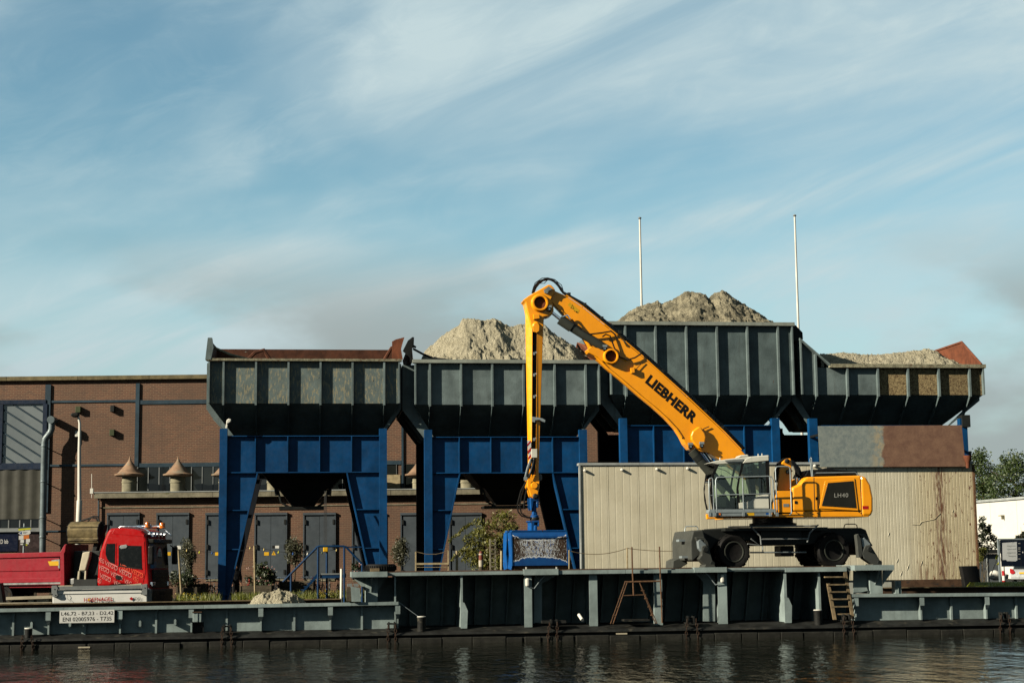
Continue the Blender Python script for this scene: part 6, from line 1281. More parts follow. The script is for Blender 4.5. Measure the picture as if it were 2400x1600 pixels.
# VEGO lettering: rows slanting down to the right on the cab side
for (x0, y0, L_, mt) in ((246, 1322, 31, 'letter_pink'), (278.5, 1339, 31, 'letter_pink'), (231, 1331, 26, 'letter_pink'), (258.5, 1346, 30, 'letter_pink'), (234, 1351, 27, 'letter_pink'), (266, 1367, 16, 'letter_pink'), (230.5, 1313, 14, 'letter_pink'), (291, 1364, 18, 'letter_pink'), (311, 1357, 14, 'letter_orange_red'), (281, 1328.5, 25, 'letter_orange_red'), (307, 1340, 30, 'letter_orange_red'), (228, 1362, 9, 'letter_pink')):
    s_ = 'VEGO'
    if L_ < 12: s_ = 'GO'
    elif L_ < 20: s_ = 'VEG'
    sl = .50
    ptext('lettering', s_, T, (x0, y0 + 1.0), (x0 + L_ * .93, y0 + 1.0 + L_ * .93 * sl), (x0 + 1.0, y0 - 9.2), -.016, mt, cabo, shear=.1)
    if s_ == 'VEGO':
        m = MB(T); q0 = (x0 + 9, y0 - 5.6); m.pprism([q0, (x0 + L_ * .96, y0 - 8.9 + L_ * .86 * sl), (x0 + L_ * .955, y0 - 7.3 + L_ * .86 * sl), (q0[0] - .2, q0[1] + 1.5)], -.018, -.0161); m.build('lettering_bar', mt, cabo)
# chassis, wheels
m = MB(T); m.box(-9.5, xw - .4, .75, 1.7, ZQ + .65, ZQ + .95); m.box(-3.2, -2.2, .1, 2.3, ZQ + .5, ZQ + 1.2); m.build('chassis', 'black_steel', tr)
for xx in (-1.35, -6.3, -7.65):
    for y0 in (.05, 1.95):
        m = MB(T); m.disc(xx, ZQ + .52, [(.3, y0 + .05), (.34, y0), (.47, y0), (.52, y0 + .06), (.52, y0 + .4), (.47, y0 + .45), (.3, y0 + .44)], 32); wq = m.build('wheel', 'rubber', tr, smooth=40)
        m = MB(T); m.disc(xx, ZQ + .52, [(0, y0 + .12), (.1, y0 + .06), (.2, y0 + .12), (.3, y0 + .05), (.31, y0 + .3), (0, y0 + .3)], 24); m.build('rim', 'aluminium', wq, smooth=40)
tp('mudguard', [(250, 1378), (256, 1371), (275, 1368), (305, 1368), (316, 1374), (322, 1384), (316, 1384), (308, 1376), (275, 1373), (258, 1376)], -.03, .4, 'rubber_clean', cabo)
# tipper body
bed = tp('bed_wall', [(-140, 1302), (149, 1294), (150, 1366), (-140, 1370)], .03, .08, 'bed_red')
m = MB(T); xq0, xq1 = T.x(-140, 1330), T.x(149, 1330); zq0, zq1 = T.z(1370, 100), T.z(1295, 100)
m.box(xq0, xq1, TW - .05, TW, zq0, zq1); m.box(xq0, xq1, .08, TW - .05, zq0 - .1, zq0); m.build('bed_floor', 'bed_red', tr)
m = MB(T); a = T.p(-140, 1300.5, -.02); b_ = T.p(146, 1292.2, -.02); m.hexa([(a[0], -.05, a[1] - .20), (b_[0], -.05, b_[1] - .20), (b_[0], .12, b_[1] - .20), (a[0], .12, a[1] - .20)][::-1], [(a[0], -.05, a[1]), (b_[0], -.05, b_[1]), (b_[0], .12, b_[1]), (a[0], .12, a[1])][::-1]); m.build('top_rail', 'bed_red', bed, bevel=.02)
tp('front_post', [(141, 1293), (150.5, 1276.5), (154.5, 1275.5), (152.5, 1292), (150, 1296), (151, 1372), (141, 1372)], -.06, .12, 'bed_red', bed, bevel=.015)
m = MB(T); m.box(xq1 - .02, xq1 + .06, .12, TW, zq0, zq1 + .35); m.build('headboard', 'bed_red', tr)
tp('bed_panel', [(-140, 1313), (139, 1306.5), (139, 1336), (-140, 1341)], -.0, .03, 'bed_red', bed, bevel=.015)
tp('lower_rail', [(-140, 1358), (148, 1352.5), (149, 1363), (-140, 1368)], -.04, .05, 'bed_red', bed, bevel=.015)
tp('reflector_strip', [(-140, 1368.5), (147, 1363.5), (147, 1367.5), (-140, 1372.6)], -.045, .02, 'aluminium', bed)
tp('maker_plate', [(121, 1312), (139.5, 1309.5), (139.5, 1331), (136, 1330), (135.5, 1324.5), (117, 1325)], -.012, 0, 'aluminium', bed)
tp('maker_badge', [(112, 1314.5), (137, 1314), (137.5, 1324.5), (116.5, 1325)], -.016, -.0121, 'sticker_yellow', bed)
# loader crane behind the cab with its clamshell bucket
m = MB(T); m.box(T.x(160, 1330), T.x(224, 1330), .5, 1.9, ZQ + .7, T.z(1290, 190)); cr = m.build('crane_base', 'machine_dark', tr, bevel=.05)
tp('crane_arm', [(193, 1294), (211, 1291), (209, 1304), (200, 1336), (184, 1337)], .25, .6, 'cream_paint', bevel=.04)
tp('crane_arm_joint', [(182, 1336), (202, 1335), (203, 1360), (196, 1378), (181, 1378), (180, 1352)], .28, .55, 'machine_dark', bevel=.03)
tp('crane_link', [(183, 1338), (186.5, 1337), (184, 1372), (179.5, 1376), (180, 1360)], .15, .28, 'cream_paint'); tp('crane_link', [(198.5, 1337), (201.5, 1336), (200, 1370), (196, 1376)], .15, .28, 'cream_paint')
tp('crane_valve', [(162, 1356), (174, 1354), (175, 1366), (170, 1370), (163, 1368)], .1, .35, 'aluminium', bevel=.03)
tp('crane_upper', [(222, 1262), (240, 1232), (246, 1228), (244, 1240), (232, 1268), (226, 1290), (214, 1292)], .6, .95, 'black_steel', bevel=.03)
for pts in ([(176, 1226), (206, 1215), (220, 1209), (230, 1210), (233, 1222)], [(205, 1222), (214, 1212), (226, 1214), (232, 1230)], [(228, 1236), (238, 1222), (243, 1232)]):
    m = MB(T); m.ptube(pts, .7, .035, 6); m.build('crane_hose', 'rubber_clean', tr, smooth=60)
x0, z1 = T.p(156.5, 1222, .2); x1, z0 = T.p(225, 1272, .2)
h_ = z1 - z0; cy_ = .75
prof = [(cy_ + .1, z1 + .02), (cy_ - .12, z1), (cy_ - .36, z1 - .14 * h_), (cy_ - .48, z1 - .38 * h_), (cy_ - .46, z1 - .62 * h_), (cy_ - .40, z1 - .76 * h_), (cy_ - .42, z1 - .80 * h_), (cy_ - .36, z0 + .02), (cy_ - .1, z0 - .02)]
m = MB(T); n_ = len(prof); m.add([(x0, q[0], q[1]) for q in prof] + [(x1, q[0], q[1]) for q in prof], [(i, i + 1, i + 1 + n_, i + n_) for i in range(n_ - 1)])
bk = m.build('crane_bucket', 'bucket_steel', tr, smooth=30)
for xx in (x0 - .03, x1): m = MB(T); m.prism(prof + [(cy_ + .35, z0 + .2), (cy_ + .4, z1 - .3)], xx, xx + .03, axis='x'); m.build('bucket_end', 'black_steel', bk)
m = MB(T); m.box(x0 + .02, x1 - .02, cy_ - .43, cy_ - .40, z0 + .13 * h_, z0 + .17 * h_); m.box(x0, x1, cy_ - .52, cy_ - .47, z1 - .22 * h_, z1 - .20 * h_); m.build('bucket_edge', 'bucket_steel', bk)
# ------------------------------------------------------------------ white tank box with lettering, timber beside it
K = Fr(0, 68.75)
tk = thing('fuel_tank', 'white rectangular tank in a grey frame with red lettering before the truck', 'tank', K.w(K.x(235, 1400), .5, ZQ))
m = MB(K); m.pprism([(123, 1382), (345, 1378), (345, 1428), (123, 1430)], 0, 1.1); bd = m.build('tank_body', 'tank_white', tk, bevel=.03)
m = MB(K); m.pprism([(124, 1384.5), (344, 1380.5), (344, 1388), (124, 1392)], -.03, 0); m.build('tank_ridge', 'tank_white', tk, bevel=.015)
m = MB(K); m.pprism([(127, 1373.5), (346, 1370), (346, 1377.5), (127, 1381)], -.09, .05); m.build('frame_beam', 'frame_grey', tk)
m = MB(K); m.pprism([(127, 1374), (346, 1370), (346, 1377.5), (127, 1381)], 1.02, 1.12); m.build('frame_beam', 'frame_grey', tk)
for pts in ([(121, 1372), (133, 1371), (136, 1378), (133, 1386), (136, 1394), (133, 1398), (124, 1398), (121, 1390)], [(331, 1369), (345, 1367), (345, 1393), (336, 1394), (332, 1391), (331, 1386), (335, 1381), (331, 1377)]):
    m = MB(K); m.pprism(pts, -.12, .08); c_ = m.build('corner_bracket', 'frame_grey', tk, bevel=.01)
    for q in pts[1:8:3]: x, z = K.p(q[0] * .6 + pts[0][0] * .4, q[1] * .6 + pts[4][1] * .4, -.13); m = MB(K); m.disc(x, z, [(0, -.135), (.022, -.13), (.024, -.12)], 8); m.build('bolt', 'machine_dark', c_)
m = MB(K); m.pprism([(347, 1380), (351, 1382), (351, 1428), (347, 1428)], .1, 1.0); m.build('end_plate', 'frame_grey', tk)
m = MB(K); m.pprism([(136, 1371.5), (170, 1371), (170, 1374), (136, 1375)], .2, .6); m.pprism([(255, 1372), (294, 1370), (331, 1366), (331, 1370), (255, 1374)], .2, .6); m.build('top_cover', 'cream_paint', tk)
ptext('lettering', 'HOEFNAGEL', K, (197, 1409.5), (265, 1407.2), (197, 1400.2), -.034, 'letter_red', tk, offset=.015)
x, z = K.p(208.6, 1404.8, -.04); m = MB(K); m.disc(x, z, [(0, -.044), (.036, -.042), (.042, -.036)], 16); m.build('logo_dot', 'sticker_yellow', tk)
ptext('lettering', 'Schotellen.nl', K, (221, 1415.4), (264, 1414), (221, 1411.2), -.034, 'letter_grey', tk)
m = MB(K); m.pprism([(303, 1402), (307.8, 1397.6), (312.6, 1402), (307.8, 1406.5)], -.036, -.0301); m.build('hazard_diamond', 'letter_red', tk)
for q, mt in ((318, 'letter_grey'), (326, 'letter_grey')):
    x, z = K.p(q, 1402, -.034); m = MB(K)
    for k in range(12):
        a0_, a1_ = k * math.pi / 6, (k + 1) * math.pi / 6; m.quad((x + .055 * math.cos(a0_), -.035, z + .055 * math.sin(a0_)), (x + .065 * math.cos(a0_), -.035, z + .065 * math.sin(a0_)), (x + .065 * math.cos(a1_), -.035, z + .065 * math.sin(a1_)), (x + .055 * math.cos(a1_), -.035, z + .055 * math.sin(a1_)))
    m.box(x - .012, x + .012, -.036, -.0345, z - .03, z + .02); m.build('symbol', 'letter_black', tk)
m = MB(K); m.ptube([(155, 1391), (159, 1396), (157, 1401), (166, 1409)], -.05, .006, 5); m.build('loose_wire', 'machine_dark', tk)
tb = thing('timber_trestle', 'cream painted timber rail with boxes left of the white tank', 'timber', K.w(K.x(60, 1400), .5, ZQ))
m = MB(K); m.pprism([(14, 1398), (121, 1394.5), (121, 1401.5), (14, 1405)], .1, .2); m.build('rail', 'cream_paint', tb)
m = MB(K); m.pprism([(66, 1402), (121, 1401), (121, 1428), (66, 1428)], .25, .8); m.build('box', 'cream_paint', tb, bevel=.02)
for q in (21, 82, 118): m = MB(K); m.pbox(q - 2.5, 1388, q + 2.5, 1432, .2, .28); m.build('post', 'wood_planter', tb)
m = MB(K); m.pprism([(-60, 1412.5), (121, 1410), (121, 1412), (-60, 1414.5)], 0, .1); m.build('lower_rail', 'cream_paint', tb)
m = MB(K); m.pprism([(-60, 1366), (2, 1366), (10, 1420), (-60, 1424)], .3, .9); bl = m.build('dark_bin', 'black_steel', bevel=.03); tag(bl, 'dark steel bin at the left picture edge beside the cream rail', 'bin')

# ------------------------------------------------------------------ street furniture and small things behind
L_ = Fr(0, 85.0)
lp = thing('lamp_post', 'tall white street lamp with curved arm before the brick hall', 'street lamp', L_.w(L_.x(185, 1380), 0, ZQ))
z_ = ZQ; x_, zt = L_.p(186, 1060); 
m = MB(L_); a = L_.p(184, 1230); m.tube([(a[0], 0, ZQ), (a[0], 0, a[1]), (a[0] + .02, 0, L_.z(1172, 185))], .135, 14); m.build('base_tube', 'post_white', lp, smooth=40)
m = MB(L_); m.tube([(a[0] + .02, 0, L_.z(1172, 185))] + [(q[0], 0, q[1]) for q in (L_.p(186, 1060), L_.p(187, 1010), L_.p(187, 992), L_.p(185, 982), L_.p(182, 975), L_.p(178, 971))], [.10, .085, .07, .065, .06, .055, .05], 12); m.build('mast', 'post_white', lp, smooth=40)
m = MB(L_); m.pprism([(164, 971), (168, 967), (180, 966), (185, 968), (184, 975), (176, 977), (168, 976)], -.2, .2); m.build('lamp_head', 'black_steel', lp, bevel=.06)
S_ = Fr(0, 83.5)
sp = thing('sign_post', 'post with stacked direction signs behind the red tipper bed', 'sign', S_.w(S_.x(57, 1300), 0, ZQ))
m = MB(S_); a = S_.p(57, 1226); m.tube([(a[0], 0, ZQ), (a[0], 0, a[1])], .04, 8); m.build('post', 'galvanised', sp)
m = MB(S_); m.pprism([(43, 1235), (72, 1233.5), (72, 1236), (43, 1238)], -.08, -.05); m.build('sign_blade', 'trim_blue', sp)
m = MB(S_); m.pprism([(43, 1238.2), (72, 1236.2), (72, 1240), (43, 1243)], -.08, -.05); m.build('sign_blade', 'sticker_lime', sp)
m = MB(S_); m.pprism([(42.5, 1249), (50, 1244), (71, 1242), (71.5, 1249), (67, 1252), (50, 1253.5)], -.08, -.05); sb_ = m.build('sign_blade', 'letter_white', sp)
m = MB(S_); m.pprism([(45, 1248.8), (51, 1245), (51, 1252)], -.085, -.0801); m.build('arrow', 'sticker_blue', sb_)
for k in range(2): m = MB(S_); m.pbox(54, 1246.2 + k * 2, 64 - 3 * k, 1247.0 + k * 2, -.084, -.0801); m.build('small_print', 'trim_blue', sb_)
m = MB(S_); m.pprism([(44, 1255), (55, 1254), (55, 1263), (44, 1264)], -.08, -.05); m.build('sign_blade', 'letter_white', sp)
m = MB(S_); m.pprism([(55.2, 1254), (68, 1252.5), (68, 1261), (55.2, 1263)], -.08, -.05); m.build('sign_blade', 'sticker_orange', sp)
for (a, b_, c_, d_, mt) in ((48, 1264, 56, 1271, 'letter_white'), (61, 1262, 70, 1269.5, 'letter_white'), (48, 1273, 54, 1276, 'letter_white'), (61, 1270, 67, 1274.5, 'letter_white'), (60.5, 1273.5, 64, 1278, 'sticker_lime'), (54.2, 1273, 60, 1276.5, 'green_box')):
    m = MB(S_); m.pbox(a, b_, c_, d_, -.08, -.05); m.build('sign_blade', mt, sp)
Q = Fr(0, 86.5)
for px, ty_, by_, lab in ((1499.5, 514, 725, 'white flagpole behind the left flank of the damp sand heap'), (1862.5, 508, 760, 'white flagpole between the tallest and the rightmost hopper')):
    fp = thing('flagpole', lab, 'flagpole', Q.w(Q.x(px, 900), 0, ZQ), 'white flagpoles behind the hoppers'); a = Q.p(px, ty_)
    m = MB(Q); m.tube([(a[0], 0, ZQ), (a[0], 0, ZQ + 6), (a[0], 0, a[1])], [.10, .085, .05], 12); m.build('pole', 'post_white', fp, smooth=40)
    m = MB(Q); m.lathe(a[0], 0, [(.03, a[1]), (.09, a[1] + .04), (.09, a[1] + .09), (.02, a[1] + .13)], 12); m.build('finial', 'frame_grey', fp, smooth=40)
# blue steps and control platform
V = Fr(0, 72.2)
st = thing('blue_steps', 'blue tubular steel steps and platform under the leftmost hopper', 'steps', V.w(V.x(760, 1390), .5, ZQ))
for dd in (0, 1.1):
    for pts in ([(663, 1363), (744, 1281), (748, 1279.5), (806, 1279.5), (811, 1281), (849, 1321)], [(745.5, 1280), (745, 1412)], [(807, 1280), (807, 1412)], [(682, 1345), (682, 1412)], [(849, 1320), (849, 1412)]):
        m = MB(V); m.ptube(pts, dd, .045, 8); m.build('rail_tube', 'blue_steel', st, smooth=40)
m = MB(V); m.pbox(750, 1343, 811, 1345.5, 0, 1.1); m.build('platform', 'frame_grey', st); m = MB(V); m.pbox(750, 1346, 811, 1353, .02, .1); m.build('platform_beam', 'blue_steel', st)
m = MB(V); m.pprism([(700, 1394), (704, 1394), (746, 1350), (746, 1344), (742, 1344)], .05, .11); m.build('stringer', 'blue_steel', st)
for k in range(6): m = MB(V); x, z = V.p(705 + k * 7, 1389 - k * 7.5, .1); m.box(x - .13, x + .13, .1, 1.05, z - .015, z + .015); m.build('tread', 'blue_steel', st)
m = MB(V); m.pbox(811, 1280, 850, 1282.5, .05, .12); m.build('rail_tube', 'blue_steel', st)
pc = thing('pendant_control', 'yellow pendant control box hanging on cables from the first hopper', 'control box', V.w(V.x(763, 1300), .4, V.z(1294, 763, .4)))
m = MB(V); m.pbox(757.5, 1281.5, 769, 1292.5, .3, .55); m.build('control_box', 'sticker_yellow', pc, bevel=.03)
m = MB(V); m.pbox(758, 1278.5, 769, 1281, .3, .5); m.build('top_plate', 'post_white', pc)
for q in (759.5, 762.5, 765.5): m = MB(V); m.ptube([(762.5 + (q - 762.5) * .6, 1150, 1.2), (q, 1230, .8), (q, 1279, .4)], .4, .012, 5); m.build('cable', 'rubber_clean', pc)
m = MB(V); m.ptube([(766, 1292), (766, 1410)], .5, .05, 8); m.build('stand', 'blue_steel', pc)
m = MB(V); m.ptube([(800.5, 1332), (799.5, 1412)], -.6, .055, 10); wp_ = m.build('marker_post', 'post_white', smooth=40); tag(wp_, 'short white marker post beside the blue steps', 'post')
# timber rails and posts on the quay by the second hopper
fr2 = thing('timber_railing', 'weathered timber railing before the second hopper leg', 'railing', V.w(V.x(1012, 1335), -1, ZQ))
for q in (974.5, 1051): m = MB(V); m.pbox(q - 1.6, 1290 if q > 1000 else 1292, q + 1.6, 1400, -1.0, -.9); m.build('post', 'wood_pole', fr2)
m = MB(V); m.pbox(974, 1318.5, 1052, 1322, -1.06, -1.0); m.build('rail', 'wood_pole', fr2); m = MB(V); m.ptube([(974, 1328.5), (1052, 1328.5)], -.98, .015, 6); m.build('wire', 'wood_pole', fr2)
m = MB(V); m.ptube([(974, 1292), (1000, 1298), (1022, 1298), (1040, 1294), (1051, 1288)], -.95, .014, 5); m.build('rope', 'wood_old', fr2)
for q, lab in ((1071, 'lone weathered timber post right of the railing'), (1175.5, 'timber post close to the left side of the blue grab')):
    m = MB(V); m.ptube([(q, 1290), (q - .4, 1400)], -.8, .055, 8); o = m.build('timber_post', 'wood_pole', smooth=40); tag(o, lab, 'post')
tl2 = thing('trellis_frame', 'pale ladder-like trellis standing before the willow bush', 'trellis', V.w(V.x(1156, 1335), -.5, ZQ))
for q in (1149.5, 1161.5): m = MB(V); m.pbox(q - 2.2, 1262, q + 2.2, 1400, -.5, -.4); m.build('post', 'concrete', tl2)
for k in range(7): m = MB(V); m.pbox(1150, 1266 + k * 10, 1162, 1268 + k * 10, -.5, -.45); m.build('rung', 'concrete', tl2)
tt = thing('garden_ornament', 'red and white banded turned figure standing by the trellis', 'ornament', V.w(V.x(1128, 1334), -.9, ZQ))
x, z = V.p(1128, 1400, -.9); s_ = .018
def band(name, y0, y1, r0, r1, mt): m = MB(V); m.lathe(x, -.9, [(r0, V.z(y1, 1128, -.9)), ((r0 + r1) * .56, V.z((y0 + y1) / 2, 1128, -.9)), (r1, V.z(y0, 1128, -.9))], 16); m.build(name, mt, tt, smooth=40)
band('plinth', 1344, 1400, .12, .12, 'wood_planter'); band('body', 1312, 1334, .08, .10, 'ornament_white'); band('skirt', 1326, 1344, .11, .09, 'wood_planter'); band('head', 1300, 1312, .085, .085, 'ornament_red'); band('collar', 1296.5, 1300, .09, .09, 'ornament_white'); band('hat', 1291, 1296.5, .085, .05, 'ornament_red')

# ------------------------------------------------------------------ plants
def leaves(m, ctr, rad, n, size, rnd, asp=1.8, droop=0.0, hollow=.25):
    for _ in range(n):
        while True:
            p = Vector((rnd.uniform(-1, 1), rnd.uniform(-1, 1), rnd.uniform(-1, 1)))
            l = p.length
            if hollow < l < 1: break
        c = Vector(ctr) + Vector((p.x * rad[0], p.y * rad[1], p.z * rad[2]))
        a = Vector((rnd.gauss(0, 1), rnd.gauss(0, 1), rnd.gauss(0, 1) - droop)).normalized(); b_ = a.cross(Vector((rnd.gauss(0, 1), rnd.gauss(0, 1), rnd.gauss(0, 1)))).normalized()
        s = size * rnd.uniform(.6, 1.3)
        a = a * s * asp * .5; b_ = b_ * s * .5
        m.add([tuple(c - a), tuple(c + b_ * .8 - a * .1), tuple(c + a), tuple(c - b_ * .8 - a * .1)], [(0, 1, 2, 3)])
def crown(fr, root, spec, mat, size, rnd, asp=1.8, droop=0, per=60, name='crown', clump=.34, density=1.0):
    """spec: list of (px, py, d, rx, rz) big lobes; each is filled with leaf clumps"""
    m = MB(fr)
    for (px, py, d, rx, rz_) in spec:
        x, z = fr.p(px, py, d); n = int(density * 9 * (rx * rx * rz_) ** (1 / 3.) / clump + 6)
        for _ in range(n):
            while True:
                p = Vector((rnd.uniform(-1, 1), rnd.uniform(-1, 1), rnd.uniform(-1, 1)))
                if p.length < 1: break
            r = clump * rnd.uniform(.55, 1.25)
            leaves(m, (x + p.x * rx, d + p.y * rx, z + p.z * rz_), (r, r, r * .8), per, size, rnd, asp, droop)
    return m.build(name, mat, root)
rnd = random.Random(11)
def olive(px, ytop, ybot, half, label, d=-3.2):
    x, zt = A.p(px, ytop, d); zb = A.z(ybot, px, d); root = thing('olive_tree', label, 'tree', A.w(x, d, ZQ), 'olive trees before the annex')
    cz = (zt + zb) / 2; rz_ = (zt - zb) / 2; r = A.x(px + half, 1300, d) - x
    m = MB(A); m.tube([(x, d, ZQ + .4), (x + .05, d, zb - .1), (x, d, cz)], [.05, .04, .02], 7); m.build('trunk', 'bark', root)
    for k in range(7):
        a = k * .9; m = MB(A); m.tube([(x + .02, d, zb + .05 * k - .1), (x + r * .5 * math.cos(a), d + r * .5 * math.sin(a), cz + rz_ * .3 * (k % 3 - .6))], [.022, .008], 5); m.build('limb', 'bark', root)
    m = MB(A)
    for k in range(46):
        while True:
            p = Vector((rnd.uniform(-1, 1), rnd.uniform(-1, 1), rnd.uniform(-1, 1)))
            if p.length < 1: break
        leaves(m, (x + p.x * r * .8, d + p.y * r * .8, cz + p.z * rz_ * .85), (.24, .24, .3), 46, .055, rnd, 2.6, 0, 0)
    m.build('crown', 'leaf_olive', root)
olive(441, 1262, 1340, 20, 'slender olive tree right of the red truck cab')
olive(690, 1256, 1326, 21, 'olive tree on a thin stem beside the blue steps')
olive(937, 1252, 1330, 20, 'olive tree between the first two hoppers')
def bush(px, py, rx, rz_, d, name, label, cat, mat, n, size, asp=1.8, flowers=None, fr=A, hollow=.1):
    x, z = fr.p(px, py, d); root = thing(name, label, cat, fr.w(x, d, ZQ)); m = MB(fr)
    for k in range(n):
        while True:
            p = Vector((rnd.uniform(-1, 1), rnd.uniform(-1, 1), rnd.uniform(-1, 1)))
            if p.length < 1: break
        leaves(m, (x + p.x * rx, d + p.y * rx * .7, z + p.z * rz_), (.22, .22, .2), 40, size, rnd, asp, 0, hollow)
    m.build('foliage', mat, root)
    m = MB(fr)
    for k in range(6): m.tube([(x + rnd.uniform(-.2, .2), d, ZQ + .1), (x + rnd.uniform(-rx, rx) * .7, d, z + rz_ * rnd.uniform(-.2, .6))], [.02, .008], 5)
    m.build('stems', 'bark', root)
    if flowers:
        m = MB(fr)
        for k in range(26): leaves(m, (x + rnd.uniform(-rx, rx), d - rnd.uniform(0, rx * .8), z + rnd.uniform(-rz_, rz_) * .9), (.05, .05, .05), 8, .06, rnd, 1.0, 0, 0)
        m.build('flowers', flowers, root)
    return root
bush(427, 1358, .65, .45, -4.2, 'leafy_bush', 'dark leafy bush in a planter beside the truck bumper', 'bush', 'leaf_dark', 26, .09)
bush(610, 1350, .72, .62, -4.4, 'oleander_bush', 'dark oleander bush with pale flowers behind the first hopper', 'bush', 'leaf_dark', 34, .1, 2.4, 'flower_pink')
bush(846, 1330, .32, .25, -4.4, 'oleander_bush', 'small oleander with pink blossom behind the right leg of the first hopper', 'bush', 'leaf_dark', 10, .08, 2.4, 'flower_pink')
def planter(p0, p1, yt, yb, d, label):
    x0, zt = A.p(p0, yt, d); x1 = A.x(p1, yt, d); root = thing('wooden_planter', label, 'planter', A.w((x0 + x1) / 2, d + .4, ZQ), 'wooden planters before the annex')
    n = 3; h = (zt - ZQ) / n
    for k in range(n):
        m = MB(A); m.box(x0, x1, d, d + .05, ZQ + k * h + .008, ZQ + (k + 1) * h - .008); m.build('plank', 'wood_planter', root)
        m = MB(A); m.box(x1 - .05, x1, d + .052, d + .9, ZQ + k * h + .008, ZQ + (k + 1) * h - .008); m.build('plank', 'wood_planter', root)
    for x in (x0 + .03, x1 - .08): m = MB(A); m.box(x - .04, x + .06, d - .03, d - .002, ZQ, zt + .02); m.build('post', 'wood_planter', root)
    m = MB(A); m.box(x0 + .03, x1 - .06, d + .06, d + .88, ZQ, zt - .08); m.build('soil', 'soil', root)
planter(413, 463, 1376, 1400, -5.0, 'low wooden planter right beside the truck bumper')
planter(437, 481, 1367, 1396, -3.6, 'taller wooden planter behind the bush near the truck')
planter(561, 637, 1371, 1396, -5.0, 'long wooden planter right of the first hopper leg')
planter(656, 735, 1361, 1393, -3.7, 'grey wooden planter behind the blue steps')
wt = thing('willow_tree', 'yellow-green willow bush growing behind the second hopper', 'tree', A.w(A.x(1160, 1340, -2.4), -2.4, ZQ))
x_, z_ = A.p(1165, 1290, -2.4)
for k in range(16):
    a = k * 2.4; rr_ = .4 + .085 * k; m = MB(A); q = (x_ + rr_ * 1.1 * math.cos(a), -2.4 + rr_ * .5 * math.sin(a)); m.tube([(x_ + rnd.uniform(-.3, .3), -2.4, ZQ), (x_ * .5 + q[0] * .5, -2.4, z_ - .3), (q[0], q[1], z_ + 1.6 - .07 * k)], [.04, .022, .008], 5); m.build('limb', 'bark', wt)
m = MB(A)
for k in range(115):
    while True:
        p = Vector((rnd.uniform(-1, 1), rnd.uniform(-1, 1), rnd.uniform(-1, 1)))
        if p.length < 1: break
    leaves(m, (x_ - .1 + p.x * 1.6, -2.4 + p.y * .9, z_ + .35 + p.z * 1.75), (.40, .4, .3), 46, .085, rnd, 2.6, .3, 0)
for k in range(14):
    bx = x_ - 1.5 + rnd.uniform(-.6, .6); bz_ = z_ + rnd.uniform(-.9, 1.6)
    for j in range(7): leaves(m, (bx - .09 * j, -2.6, bz_ - .03 * j * j * .3), (.09, .08, .07), 9, .075, rnd, 2.6, 0, 0)
m.build('crown', 'leaf_willow', wt)
for (px, py, rx, rz_, Y, nm, lab) in ((2299, 1122, 2.4, 3.2, 172, 'poplar_tree', 'dense poplar tree right behind the shed corner'), (2376, 1132, 3.9, 3.3, 165, 'poplar_tree', 'broad poplar tree above the white warehouse')):
    fr = Fr(0, Y); x, z = fr.p(px, py); root = thing(nm, lab, 'tree', (x, Y, ZQ), 'poplars beyond the warehouse')
    m = MB(fr); m.tube([(x, 0, ZQ), (x + .2, 0, z)], [.3, .12], 8); m.build('trunk', 'bark', root)
    for k in range(9):
        a = k * 1.3; m = MB(fr); m.tube([(x + .1, 0, z - 2 + .3 * k), (x + rx * .6 * math.cos(a), rx * .5 * math.sin(a), z + rz_ * (.1 * k - .3))], [.09, .03], 5); m.build('limb', 'bark', root)
    m = MB(fr)
    for k in range(150):
        while True:
            p = Vector((rnd.uniform(-1, 1), rnd.uniform(-1, 1), rnd.uniform(-1, 1)))
            if p.length < 1: break
        t = (p.z + 1) / 2; w_ = (1 - .55 * t ** 1.6) * (1 + .3 * math.sin(p.z * 7 + k * .01))
        leaves(m, (x + p.x * rx * w_, p.y * rx * w_, z + p.z * rz_), (.62, .6, .55), 34, .2, rnd, 1.3, 0, 0)
    for k in range(40):
        leaves(m, (x + rnd.uniform(-rx, rx) * 1.05, rnd.uniform(-rx, rx), z - rz_ + rnd.uniform(-1.5, 1)), (.6, .6, .6), 30, .2, rnd, 1.3, 0, 0)
    m.build('crown', 'leaf_poplar', root)
Y9 = Fr(0, 96)
bush(2296, 1262, .9, 1.5, 0, 'shrub', 'loose dark shrub beside the right shed corner', 'shrub', 'leaf_black', 34, .11, 2.2, fr=Y9)
bush(2298, 1310, .8, 1.0, -1, 'shrub', 'yellow-green weeds at the foot of the shed corner', 'shrub', 'leaf_willow', 12, .09, 2.6, fr=Y9)
bush(2405, 1250, .75, 1.3, 14, 'conifer', 'dark conifer at the right picture edge behind the map board', 'tree', 'leaf_black', 34, .16, 2.0, fr=Y9)
bush(2347, 1280, .5, .35, 14, 'shrub', 'low dark shrub behind the left post of the map board', 'shrub', 'leaf_black', 10, .14, 2.0, fr=Y9)
m = MB(Y9); m.ptube([(2294, 1262), (2310, 1245), (2328, 1238), (2338, 1234)], 0, .012, 5)
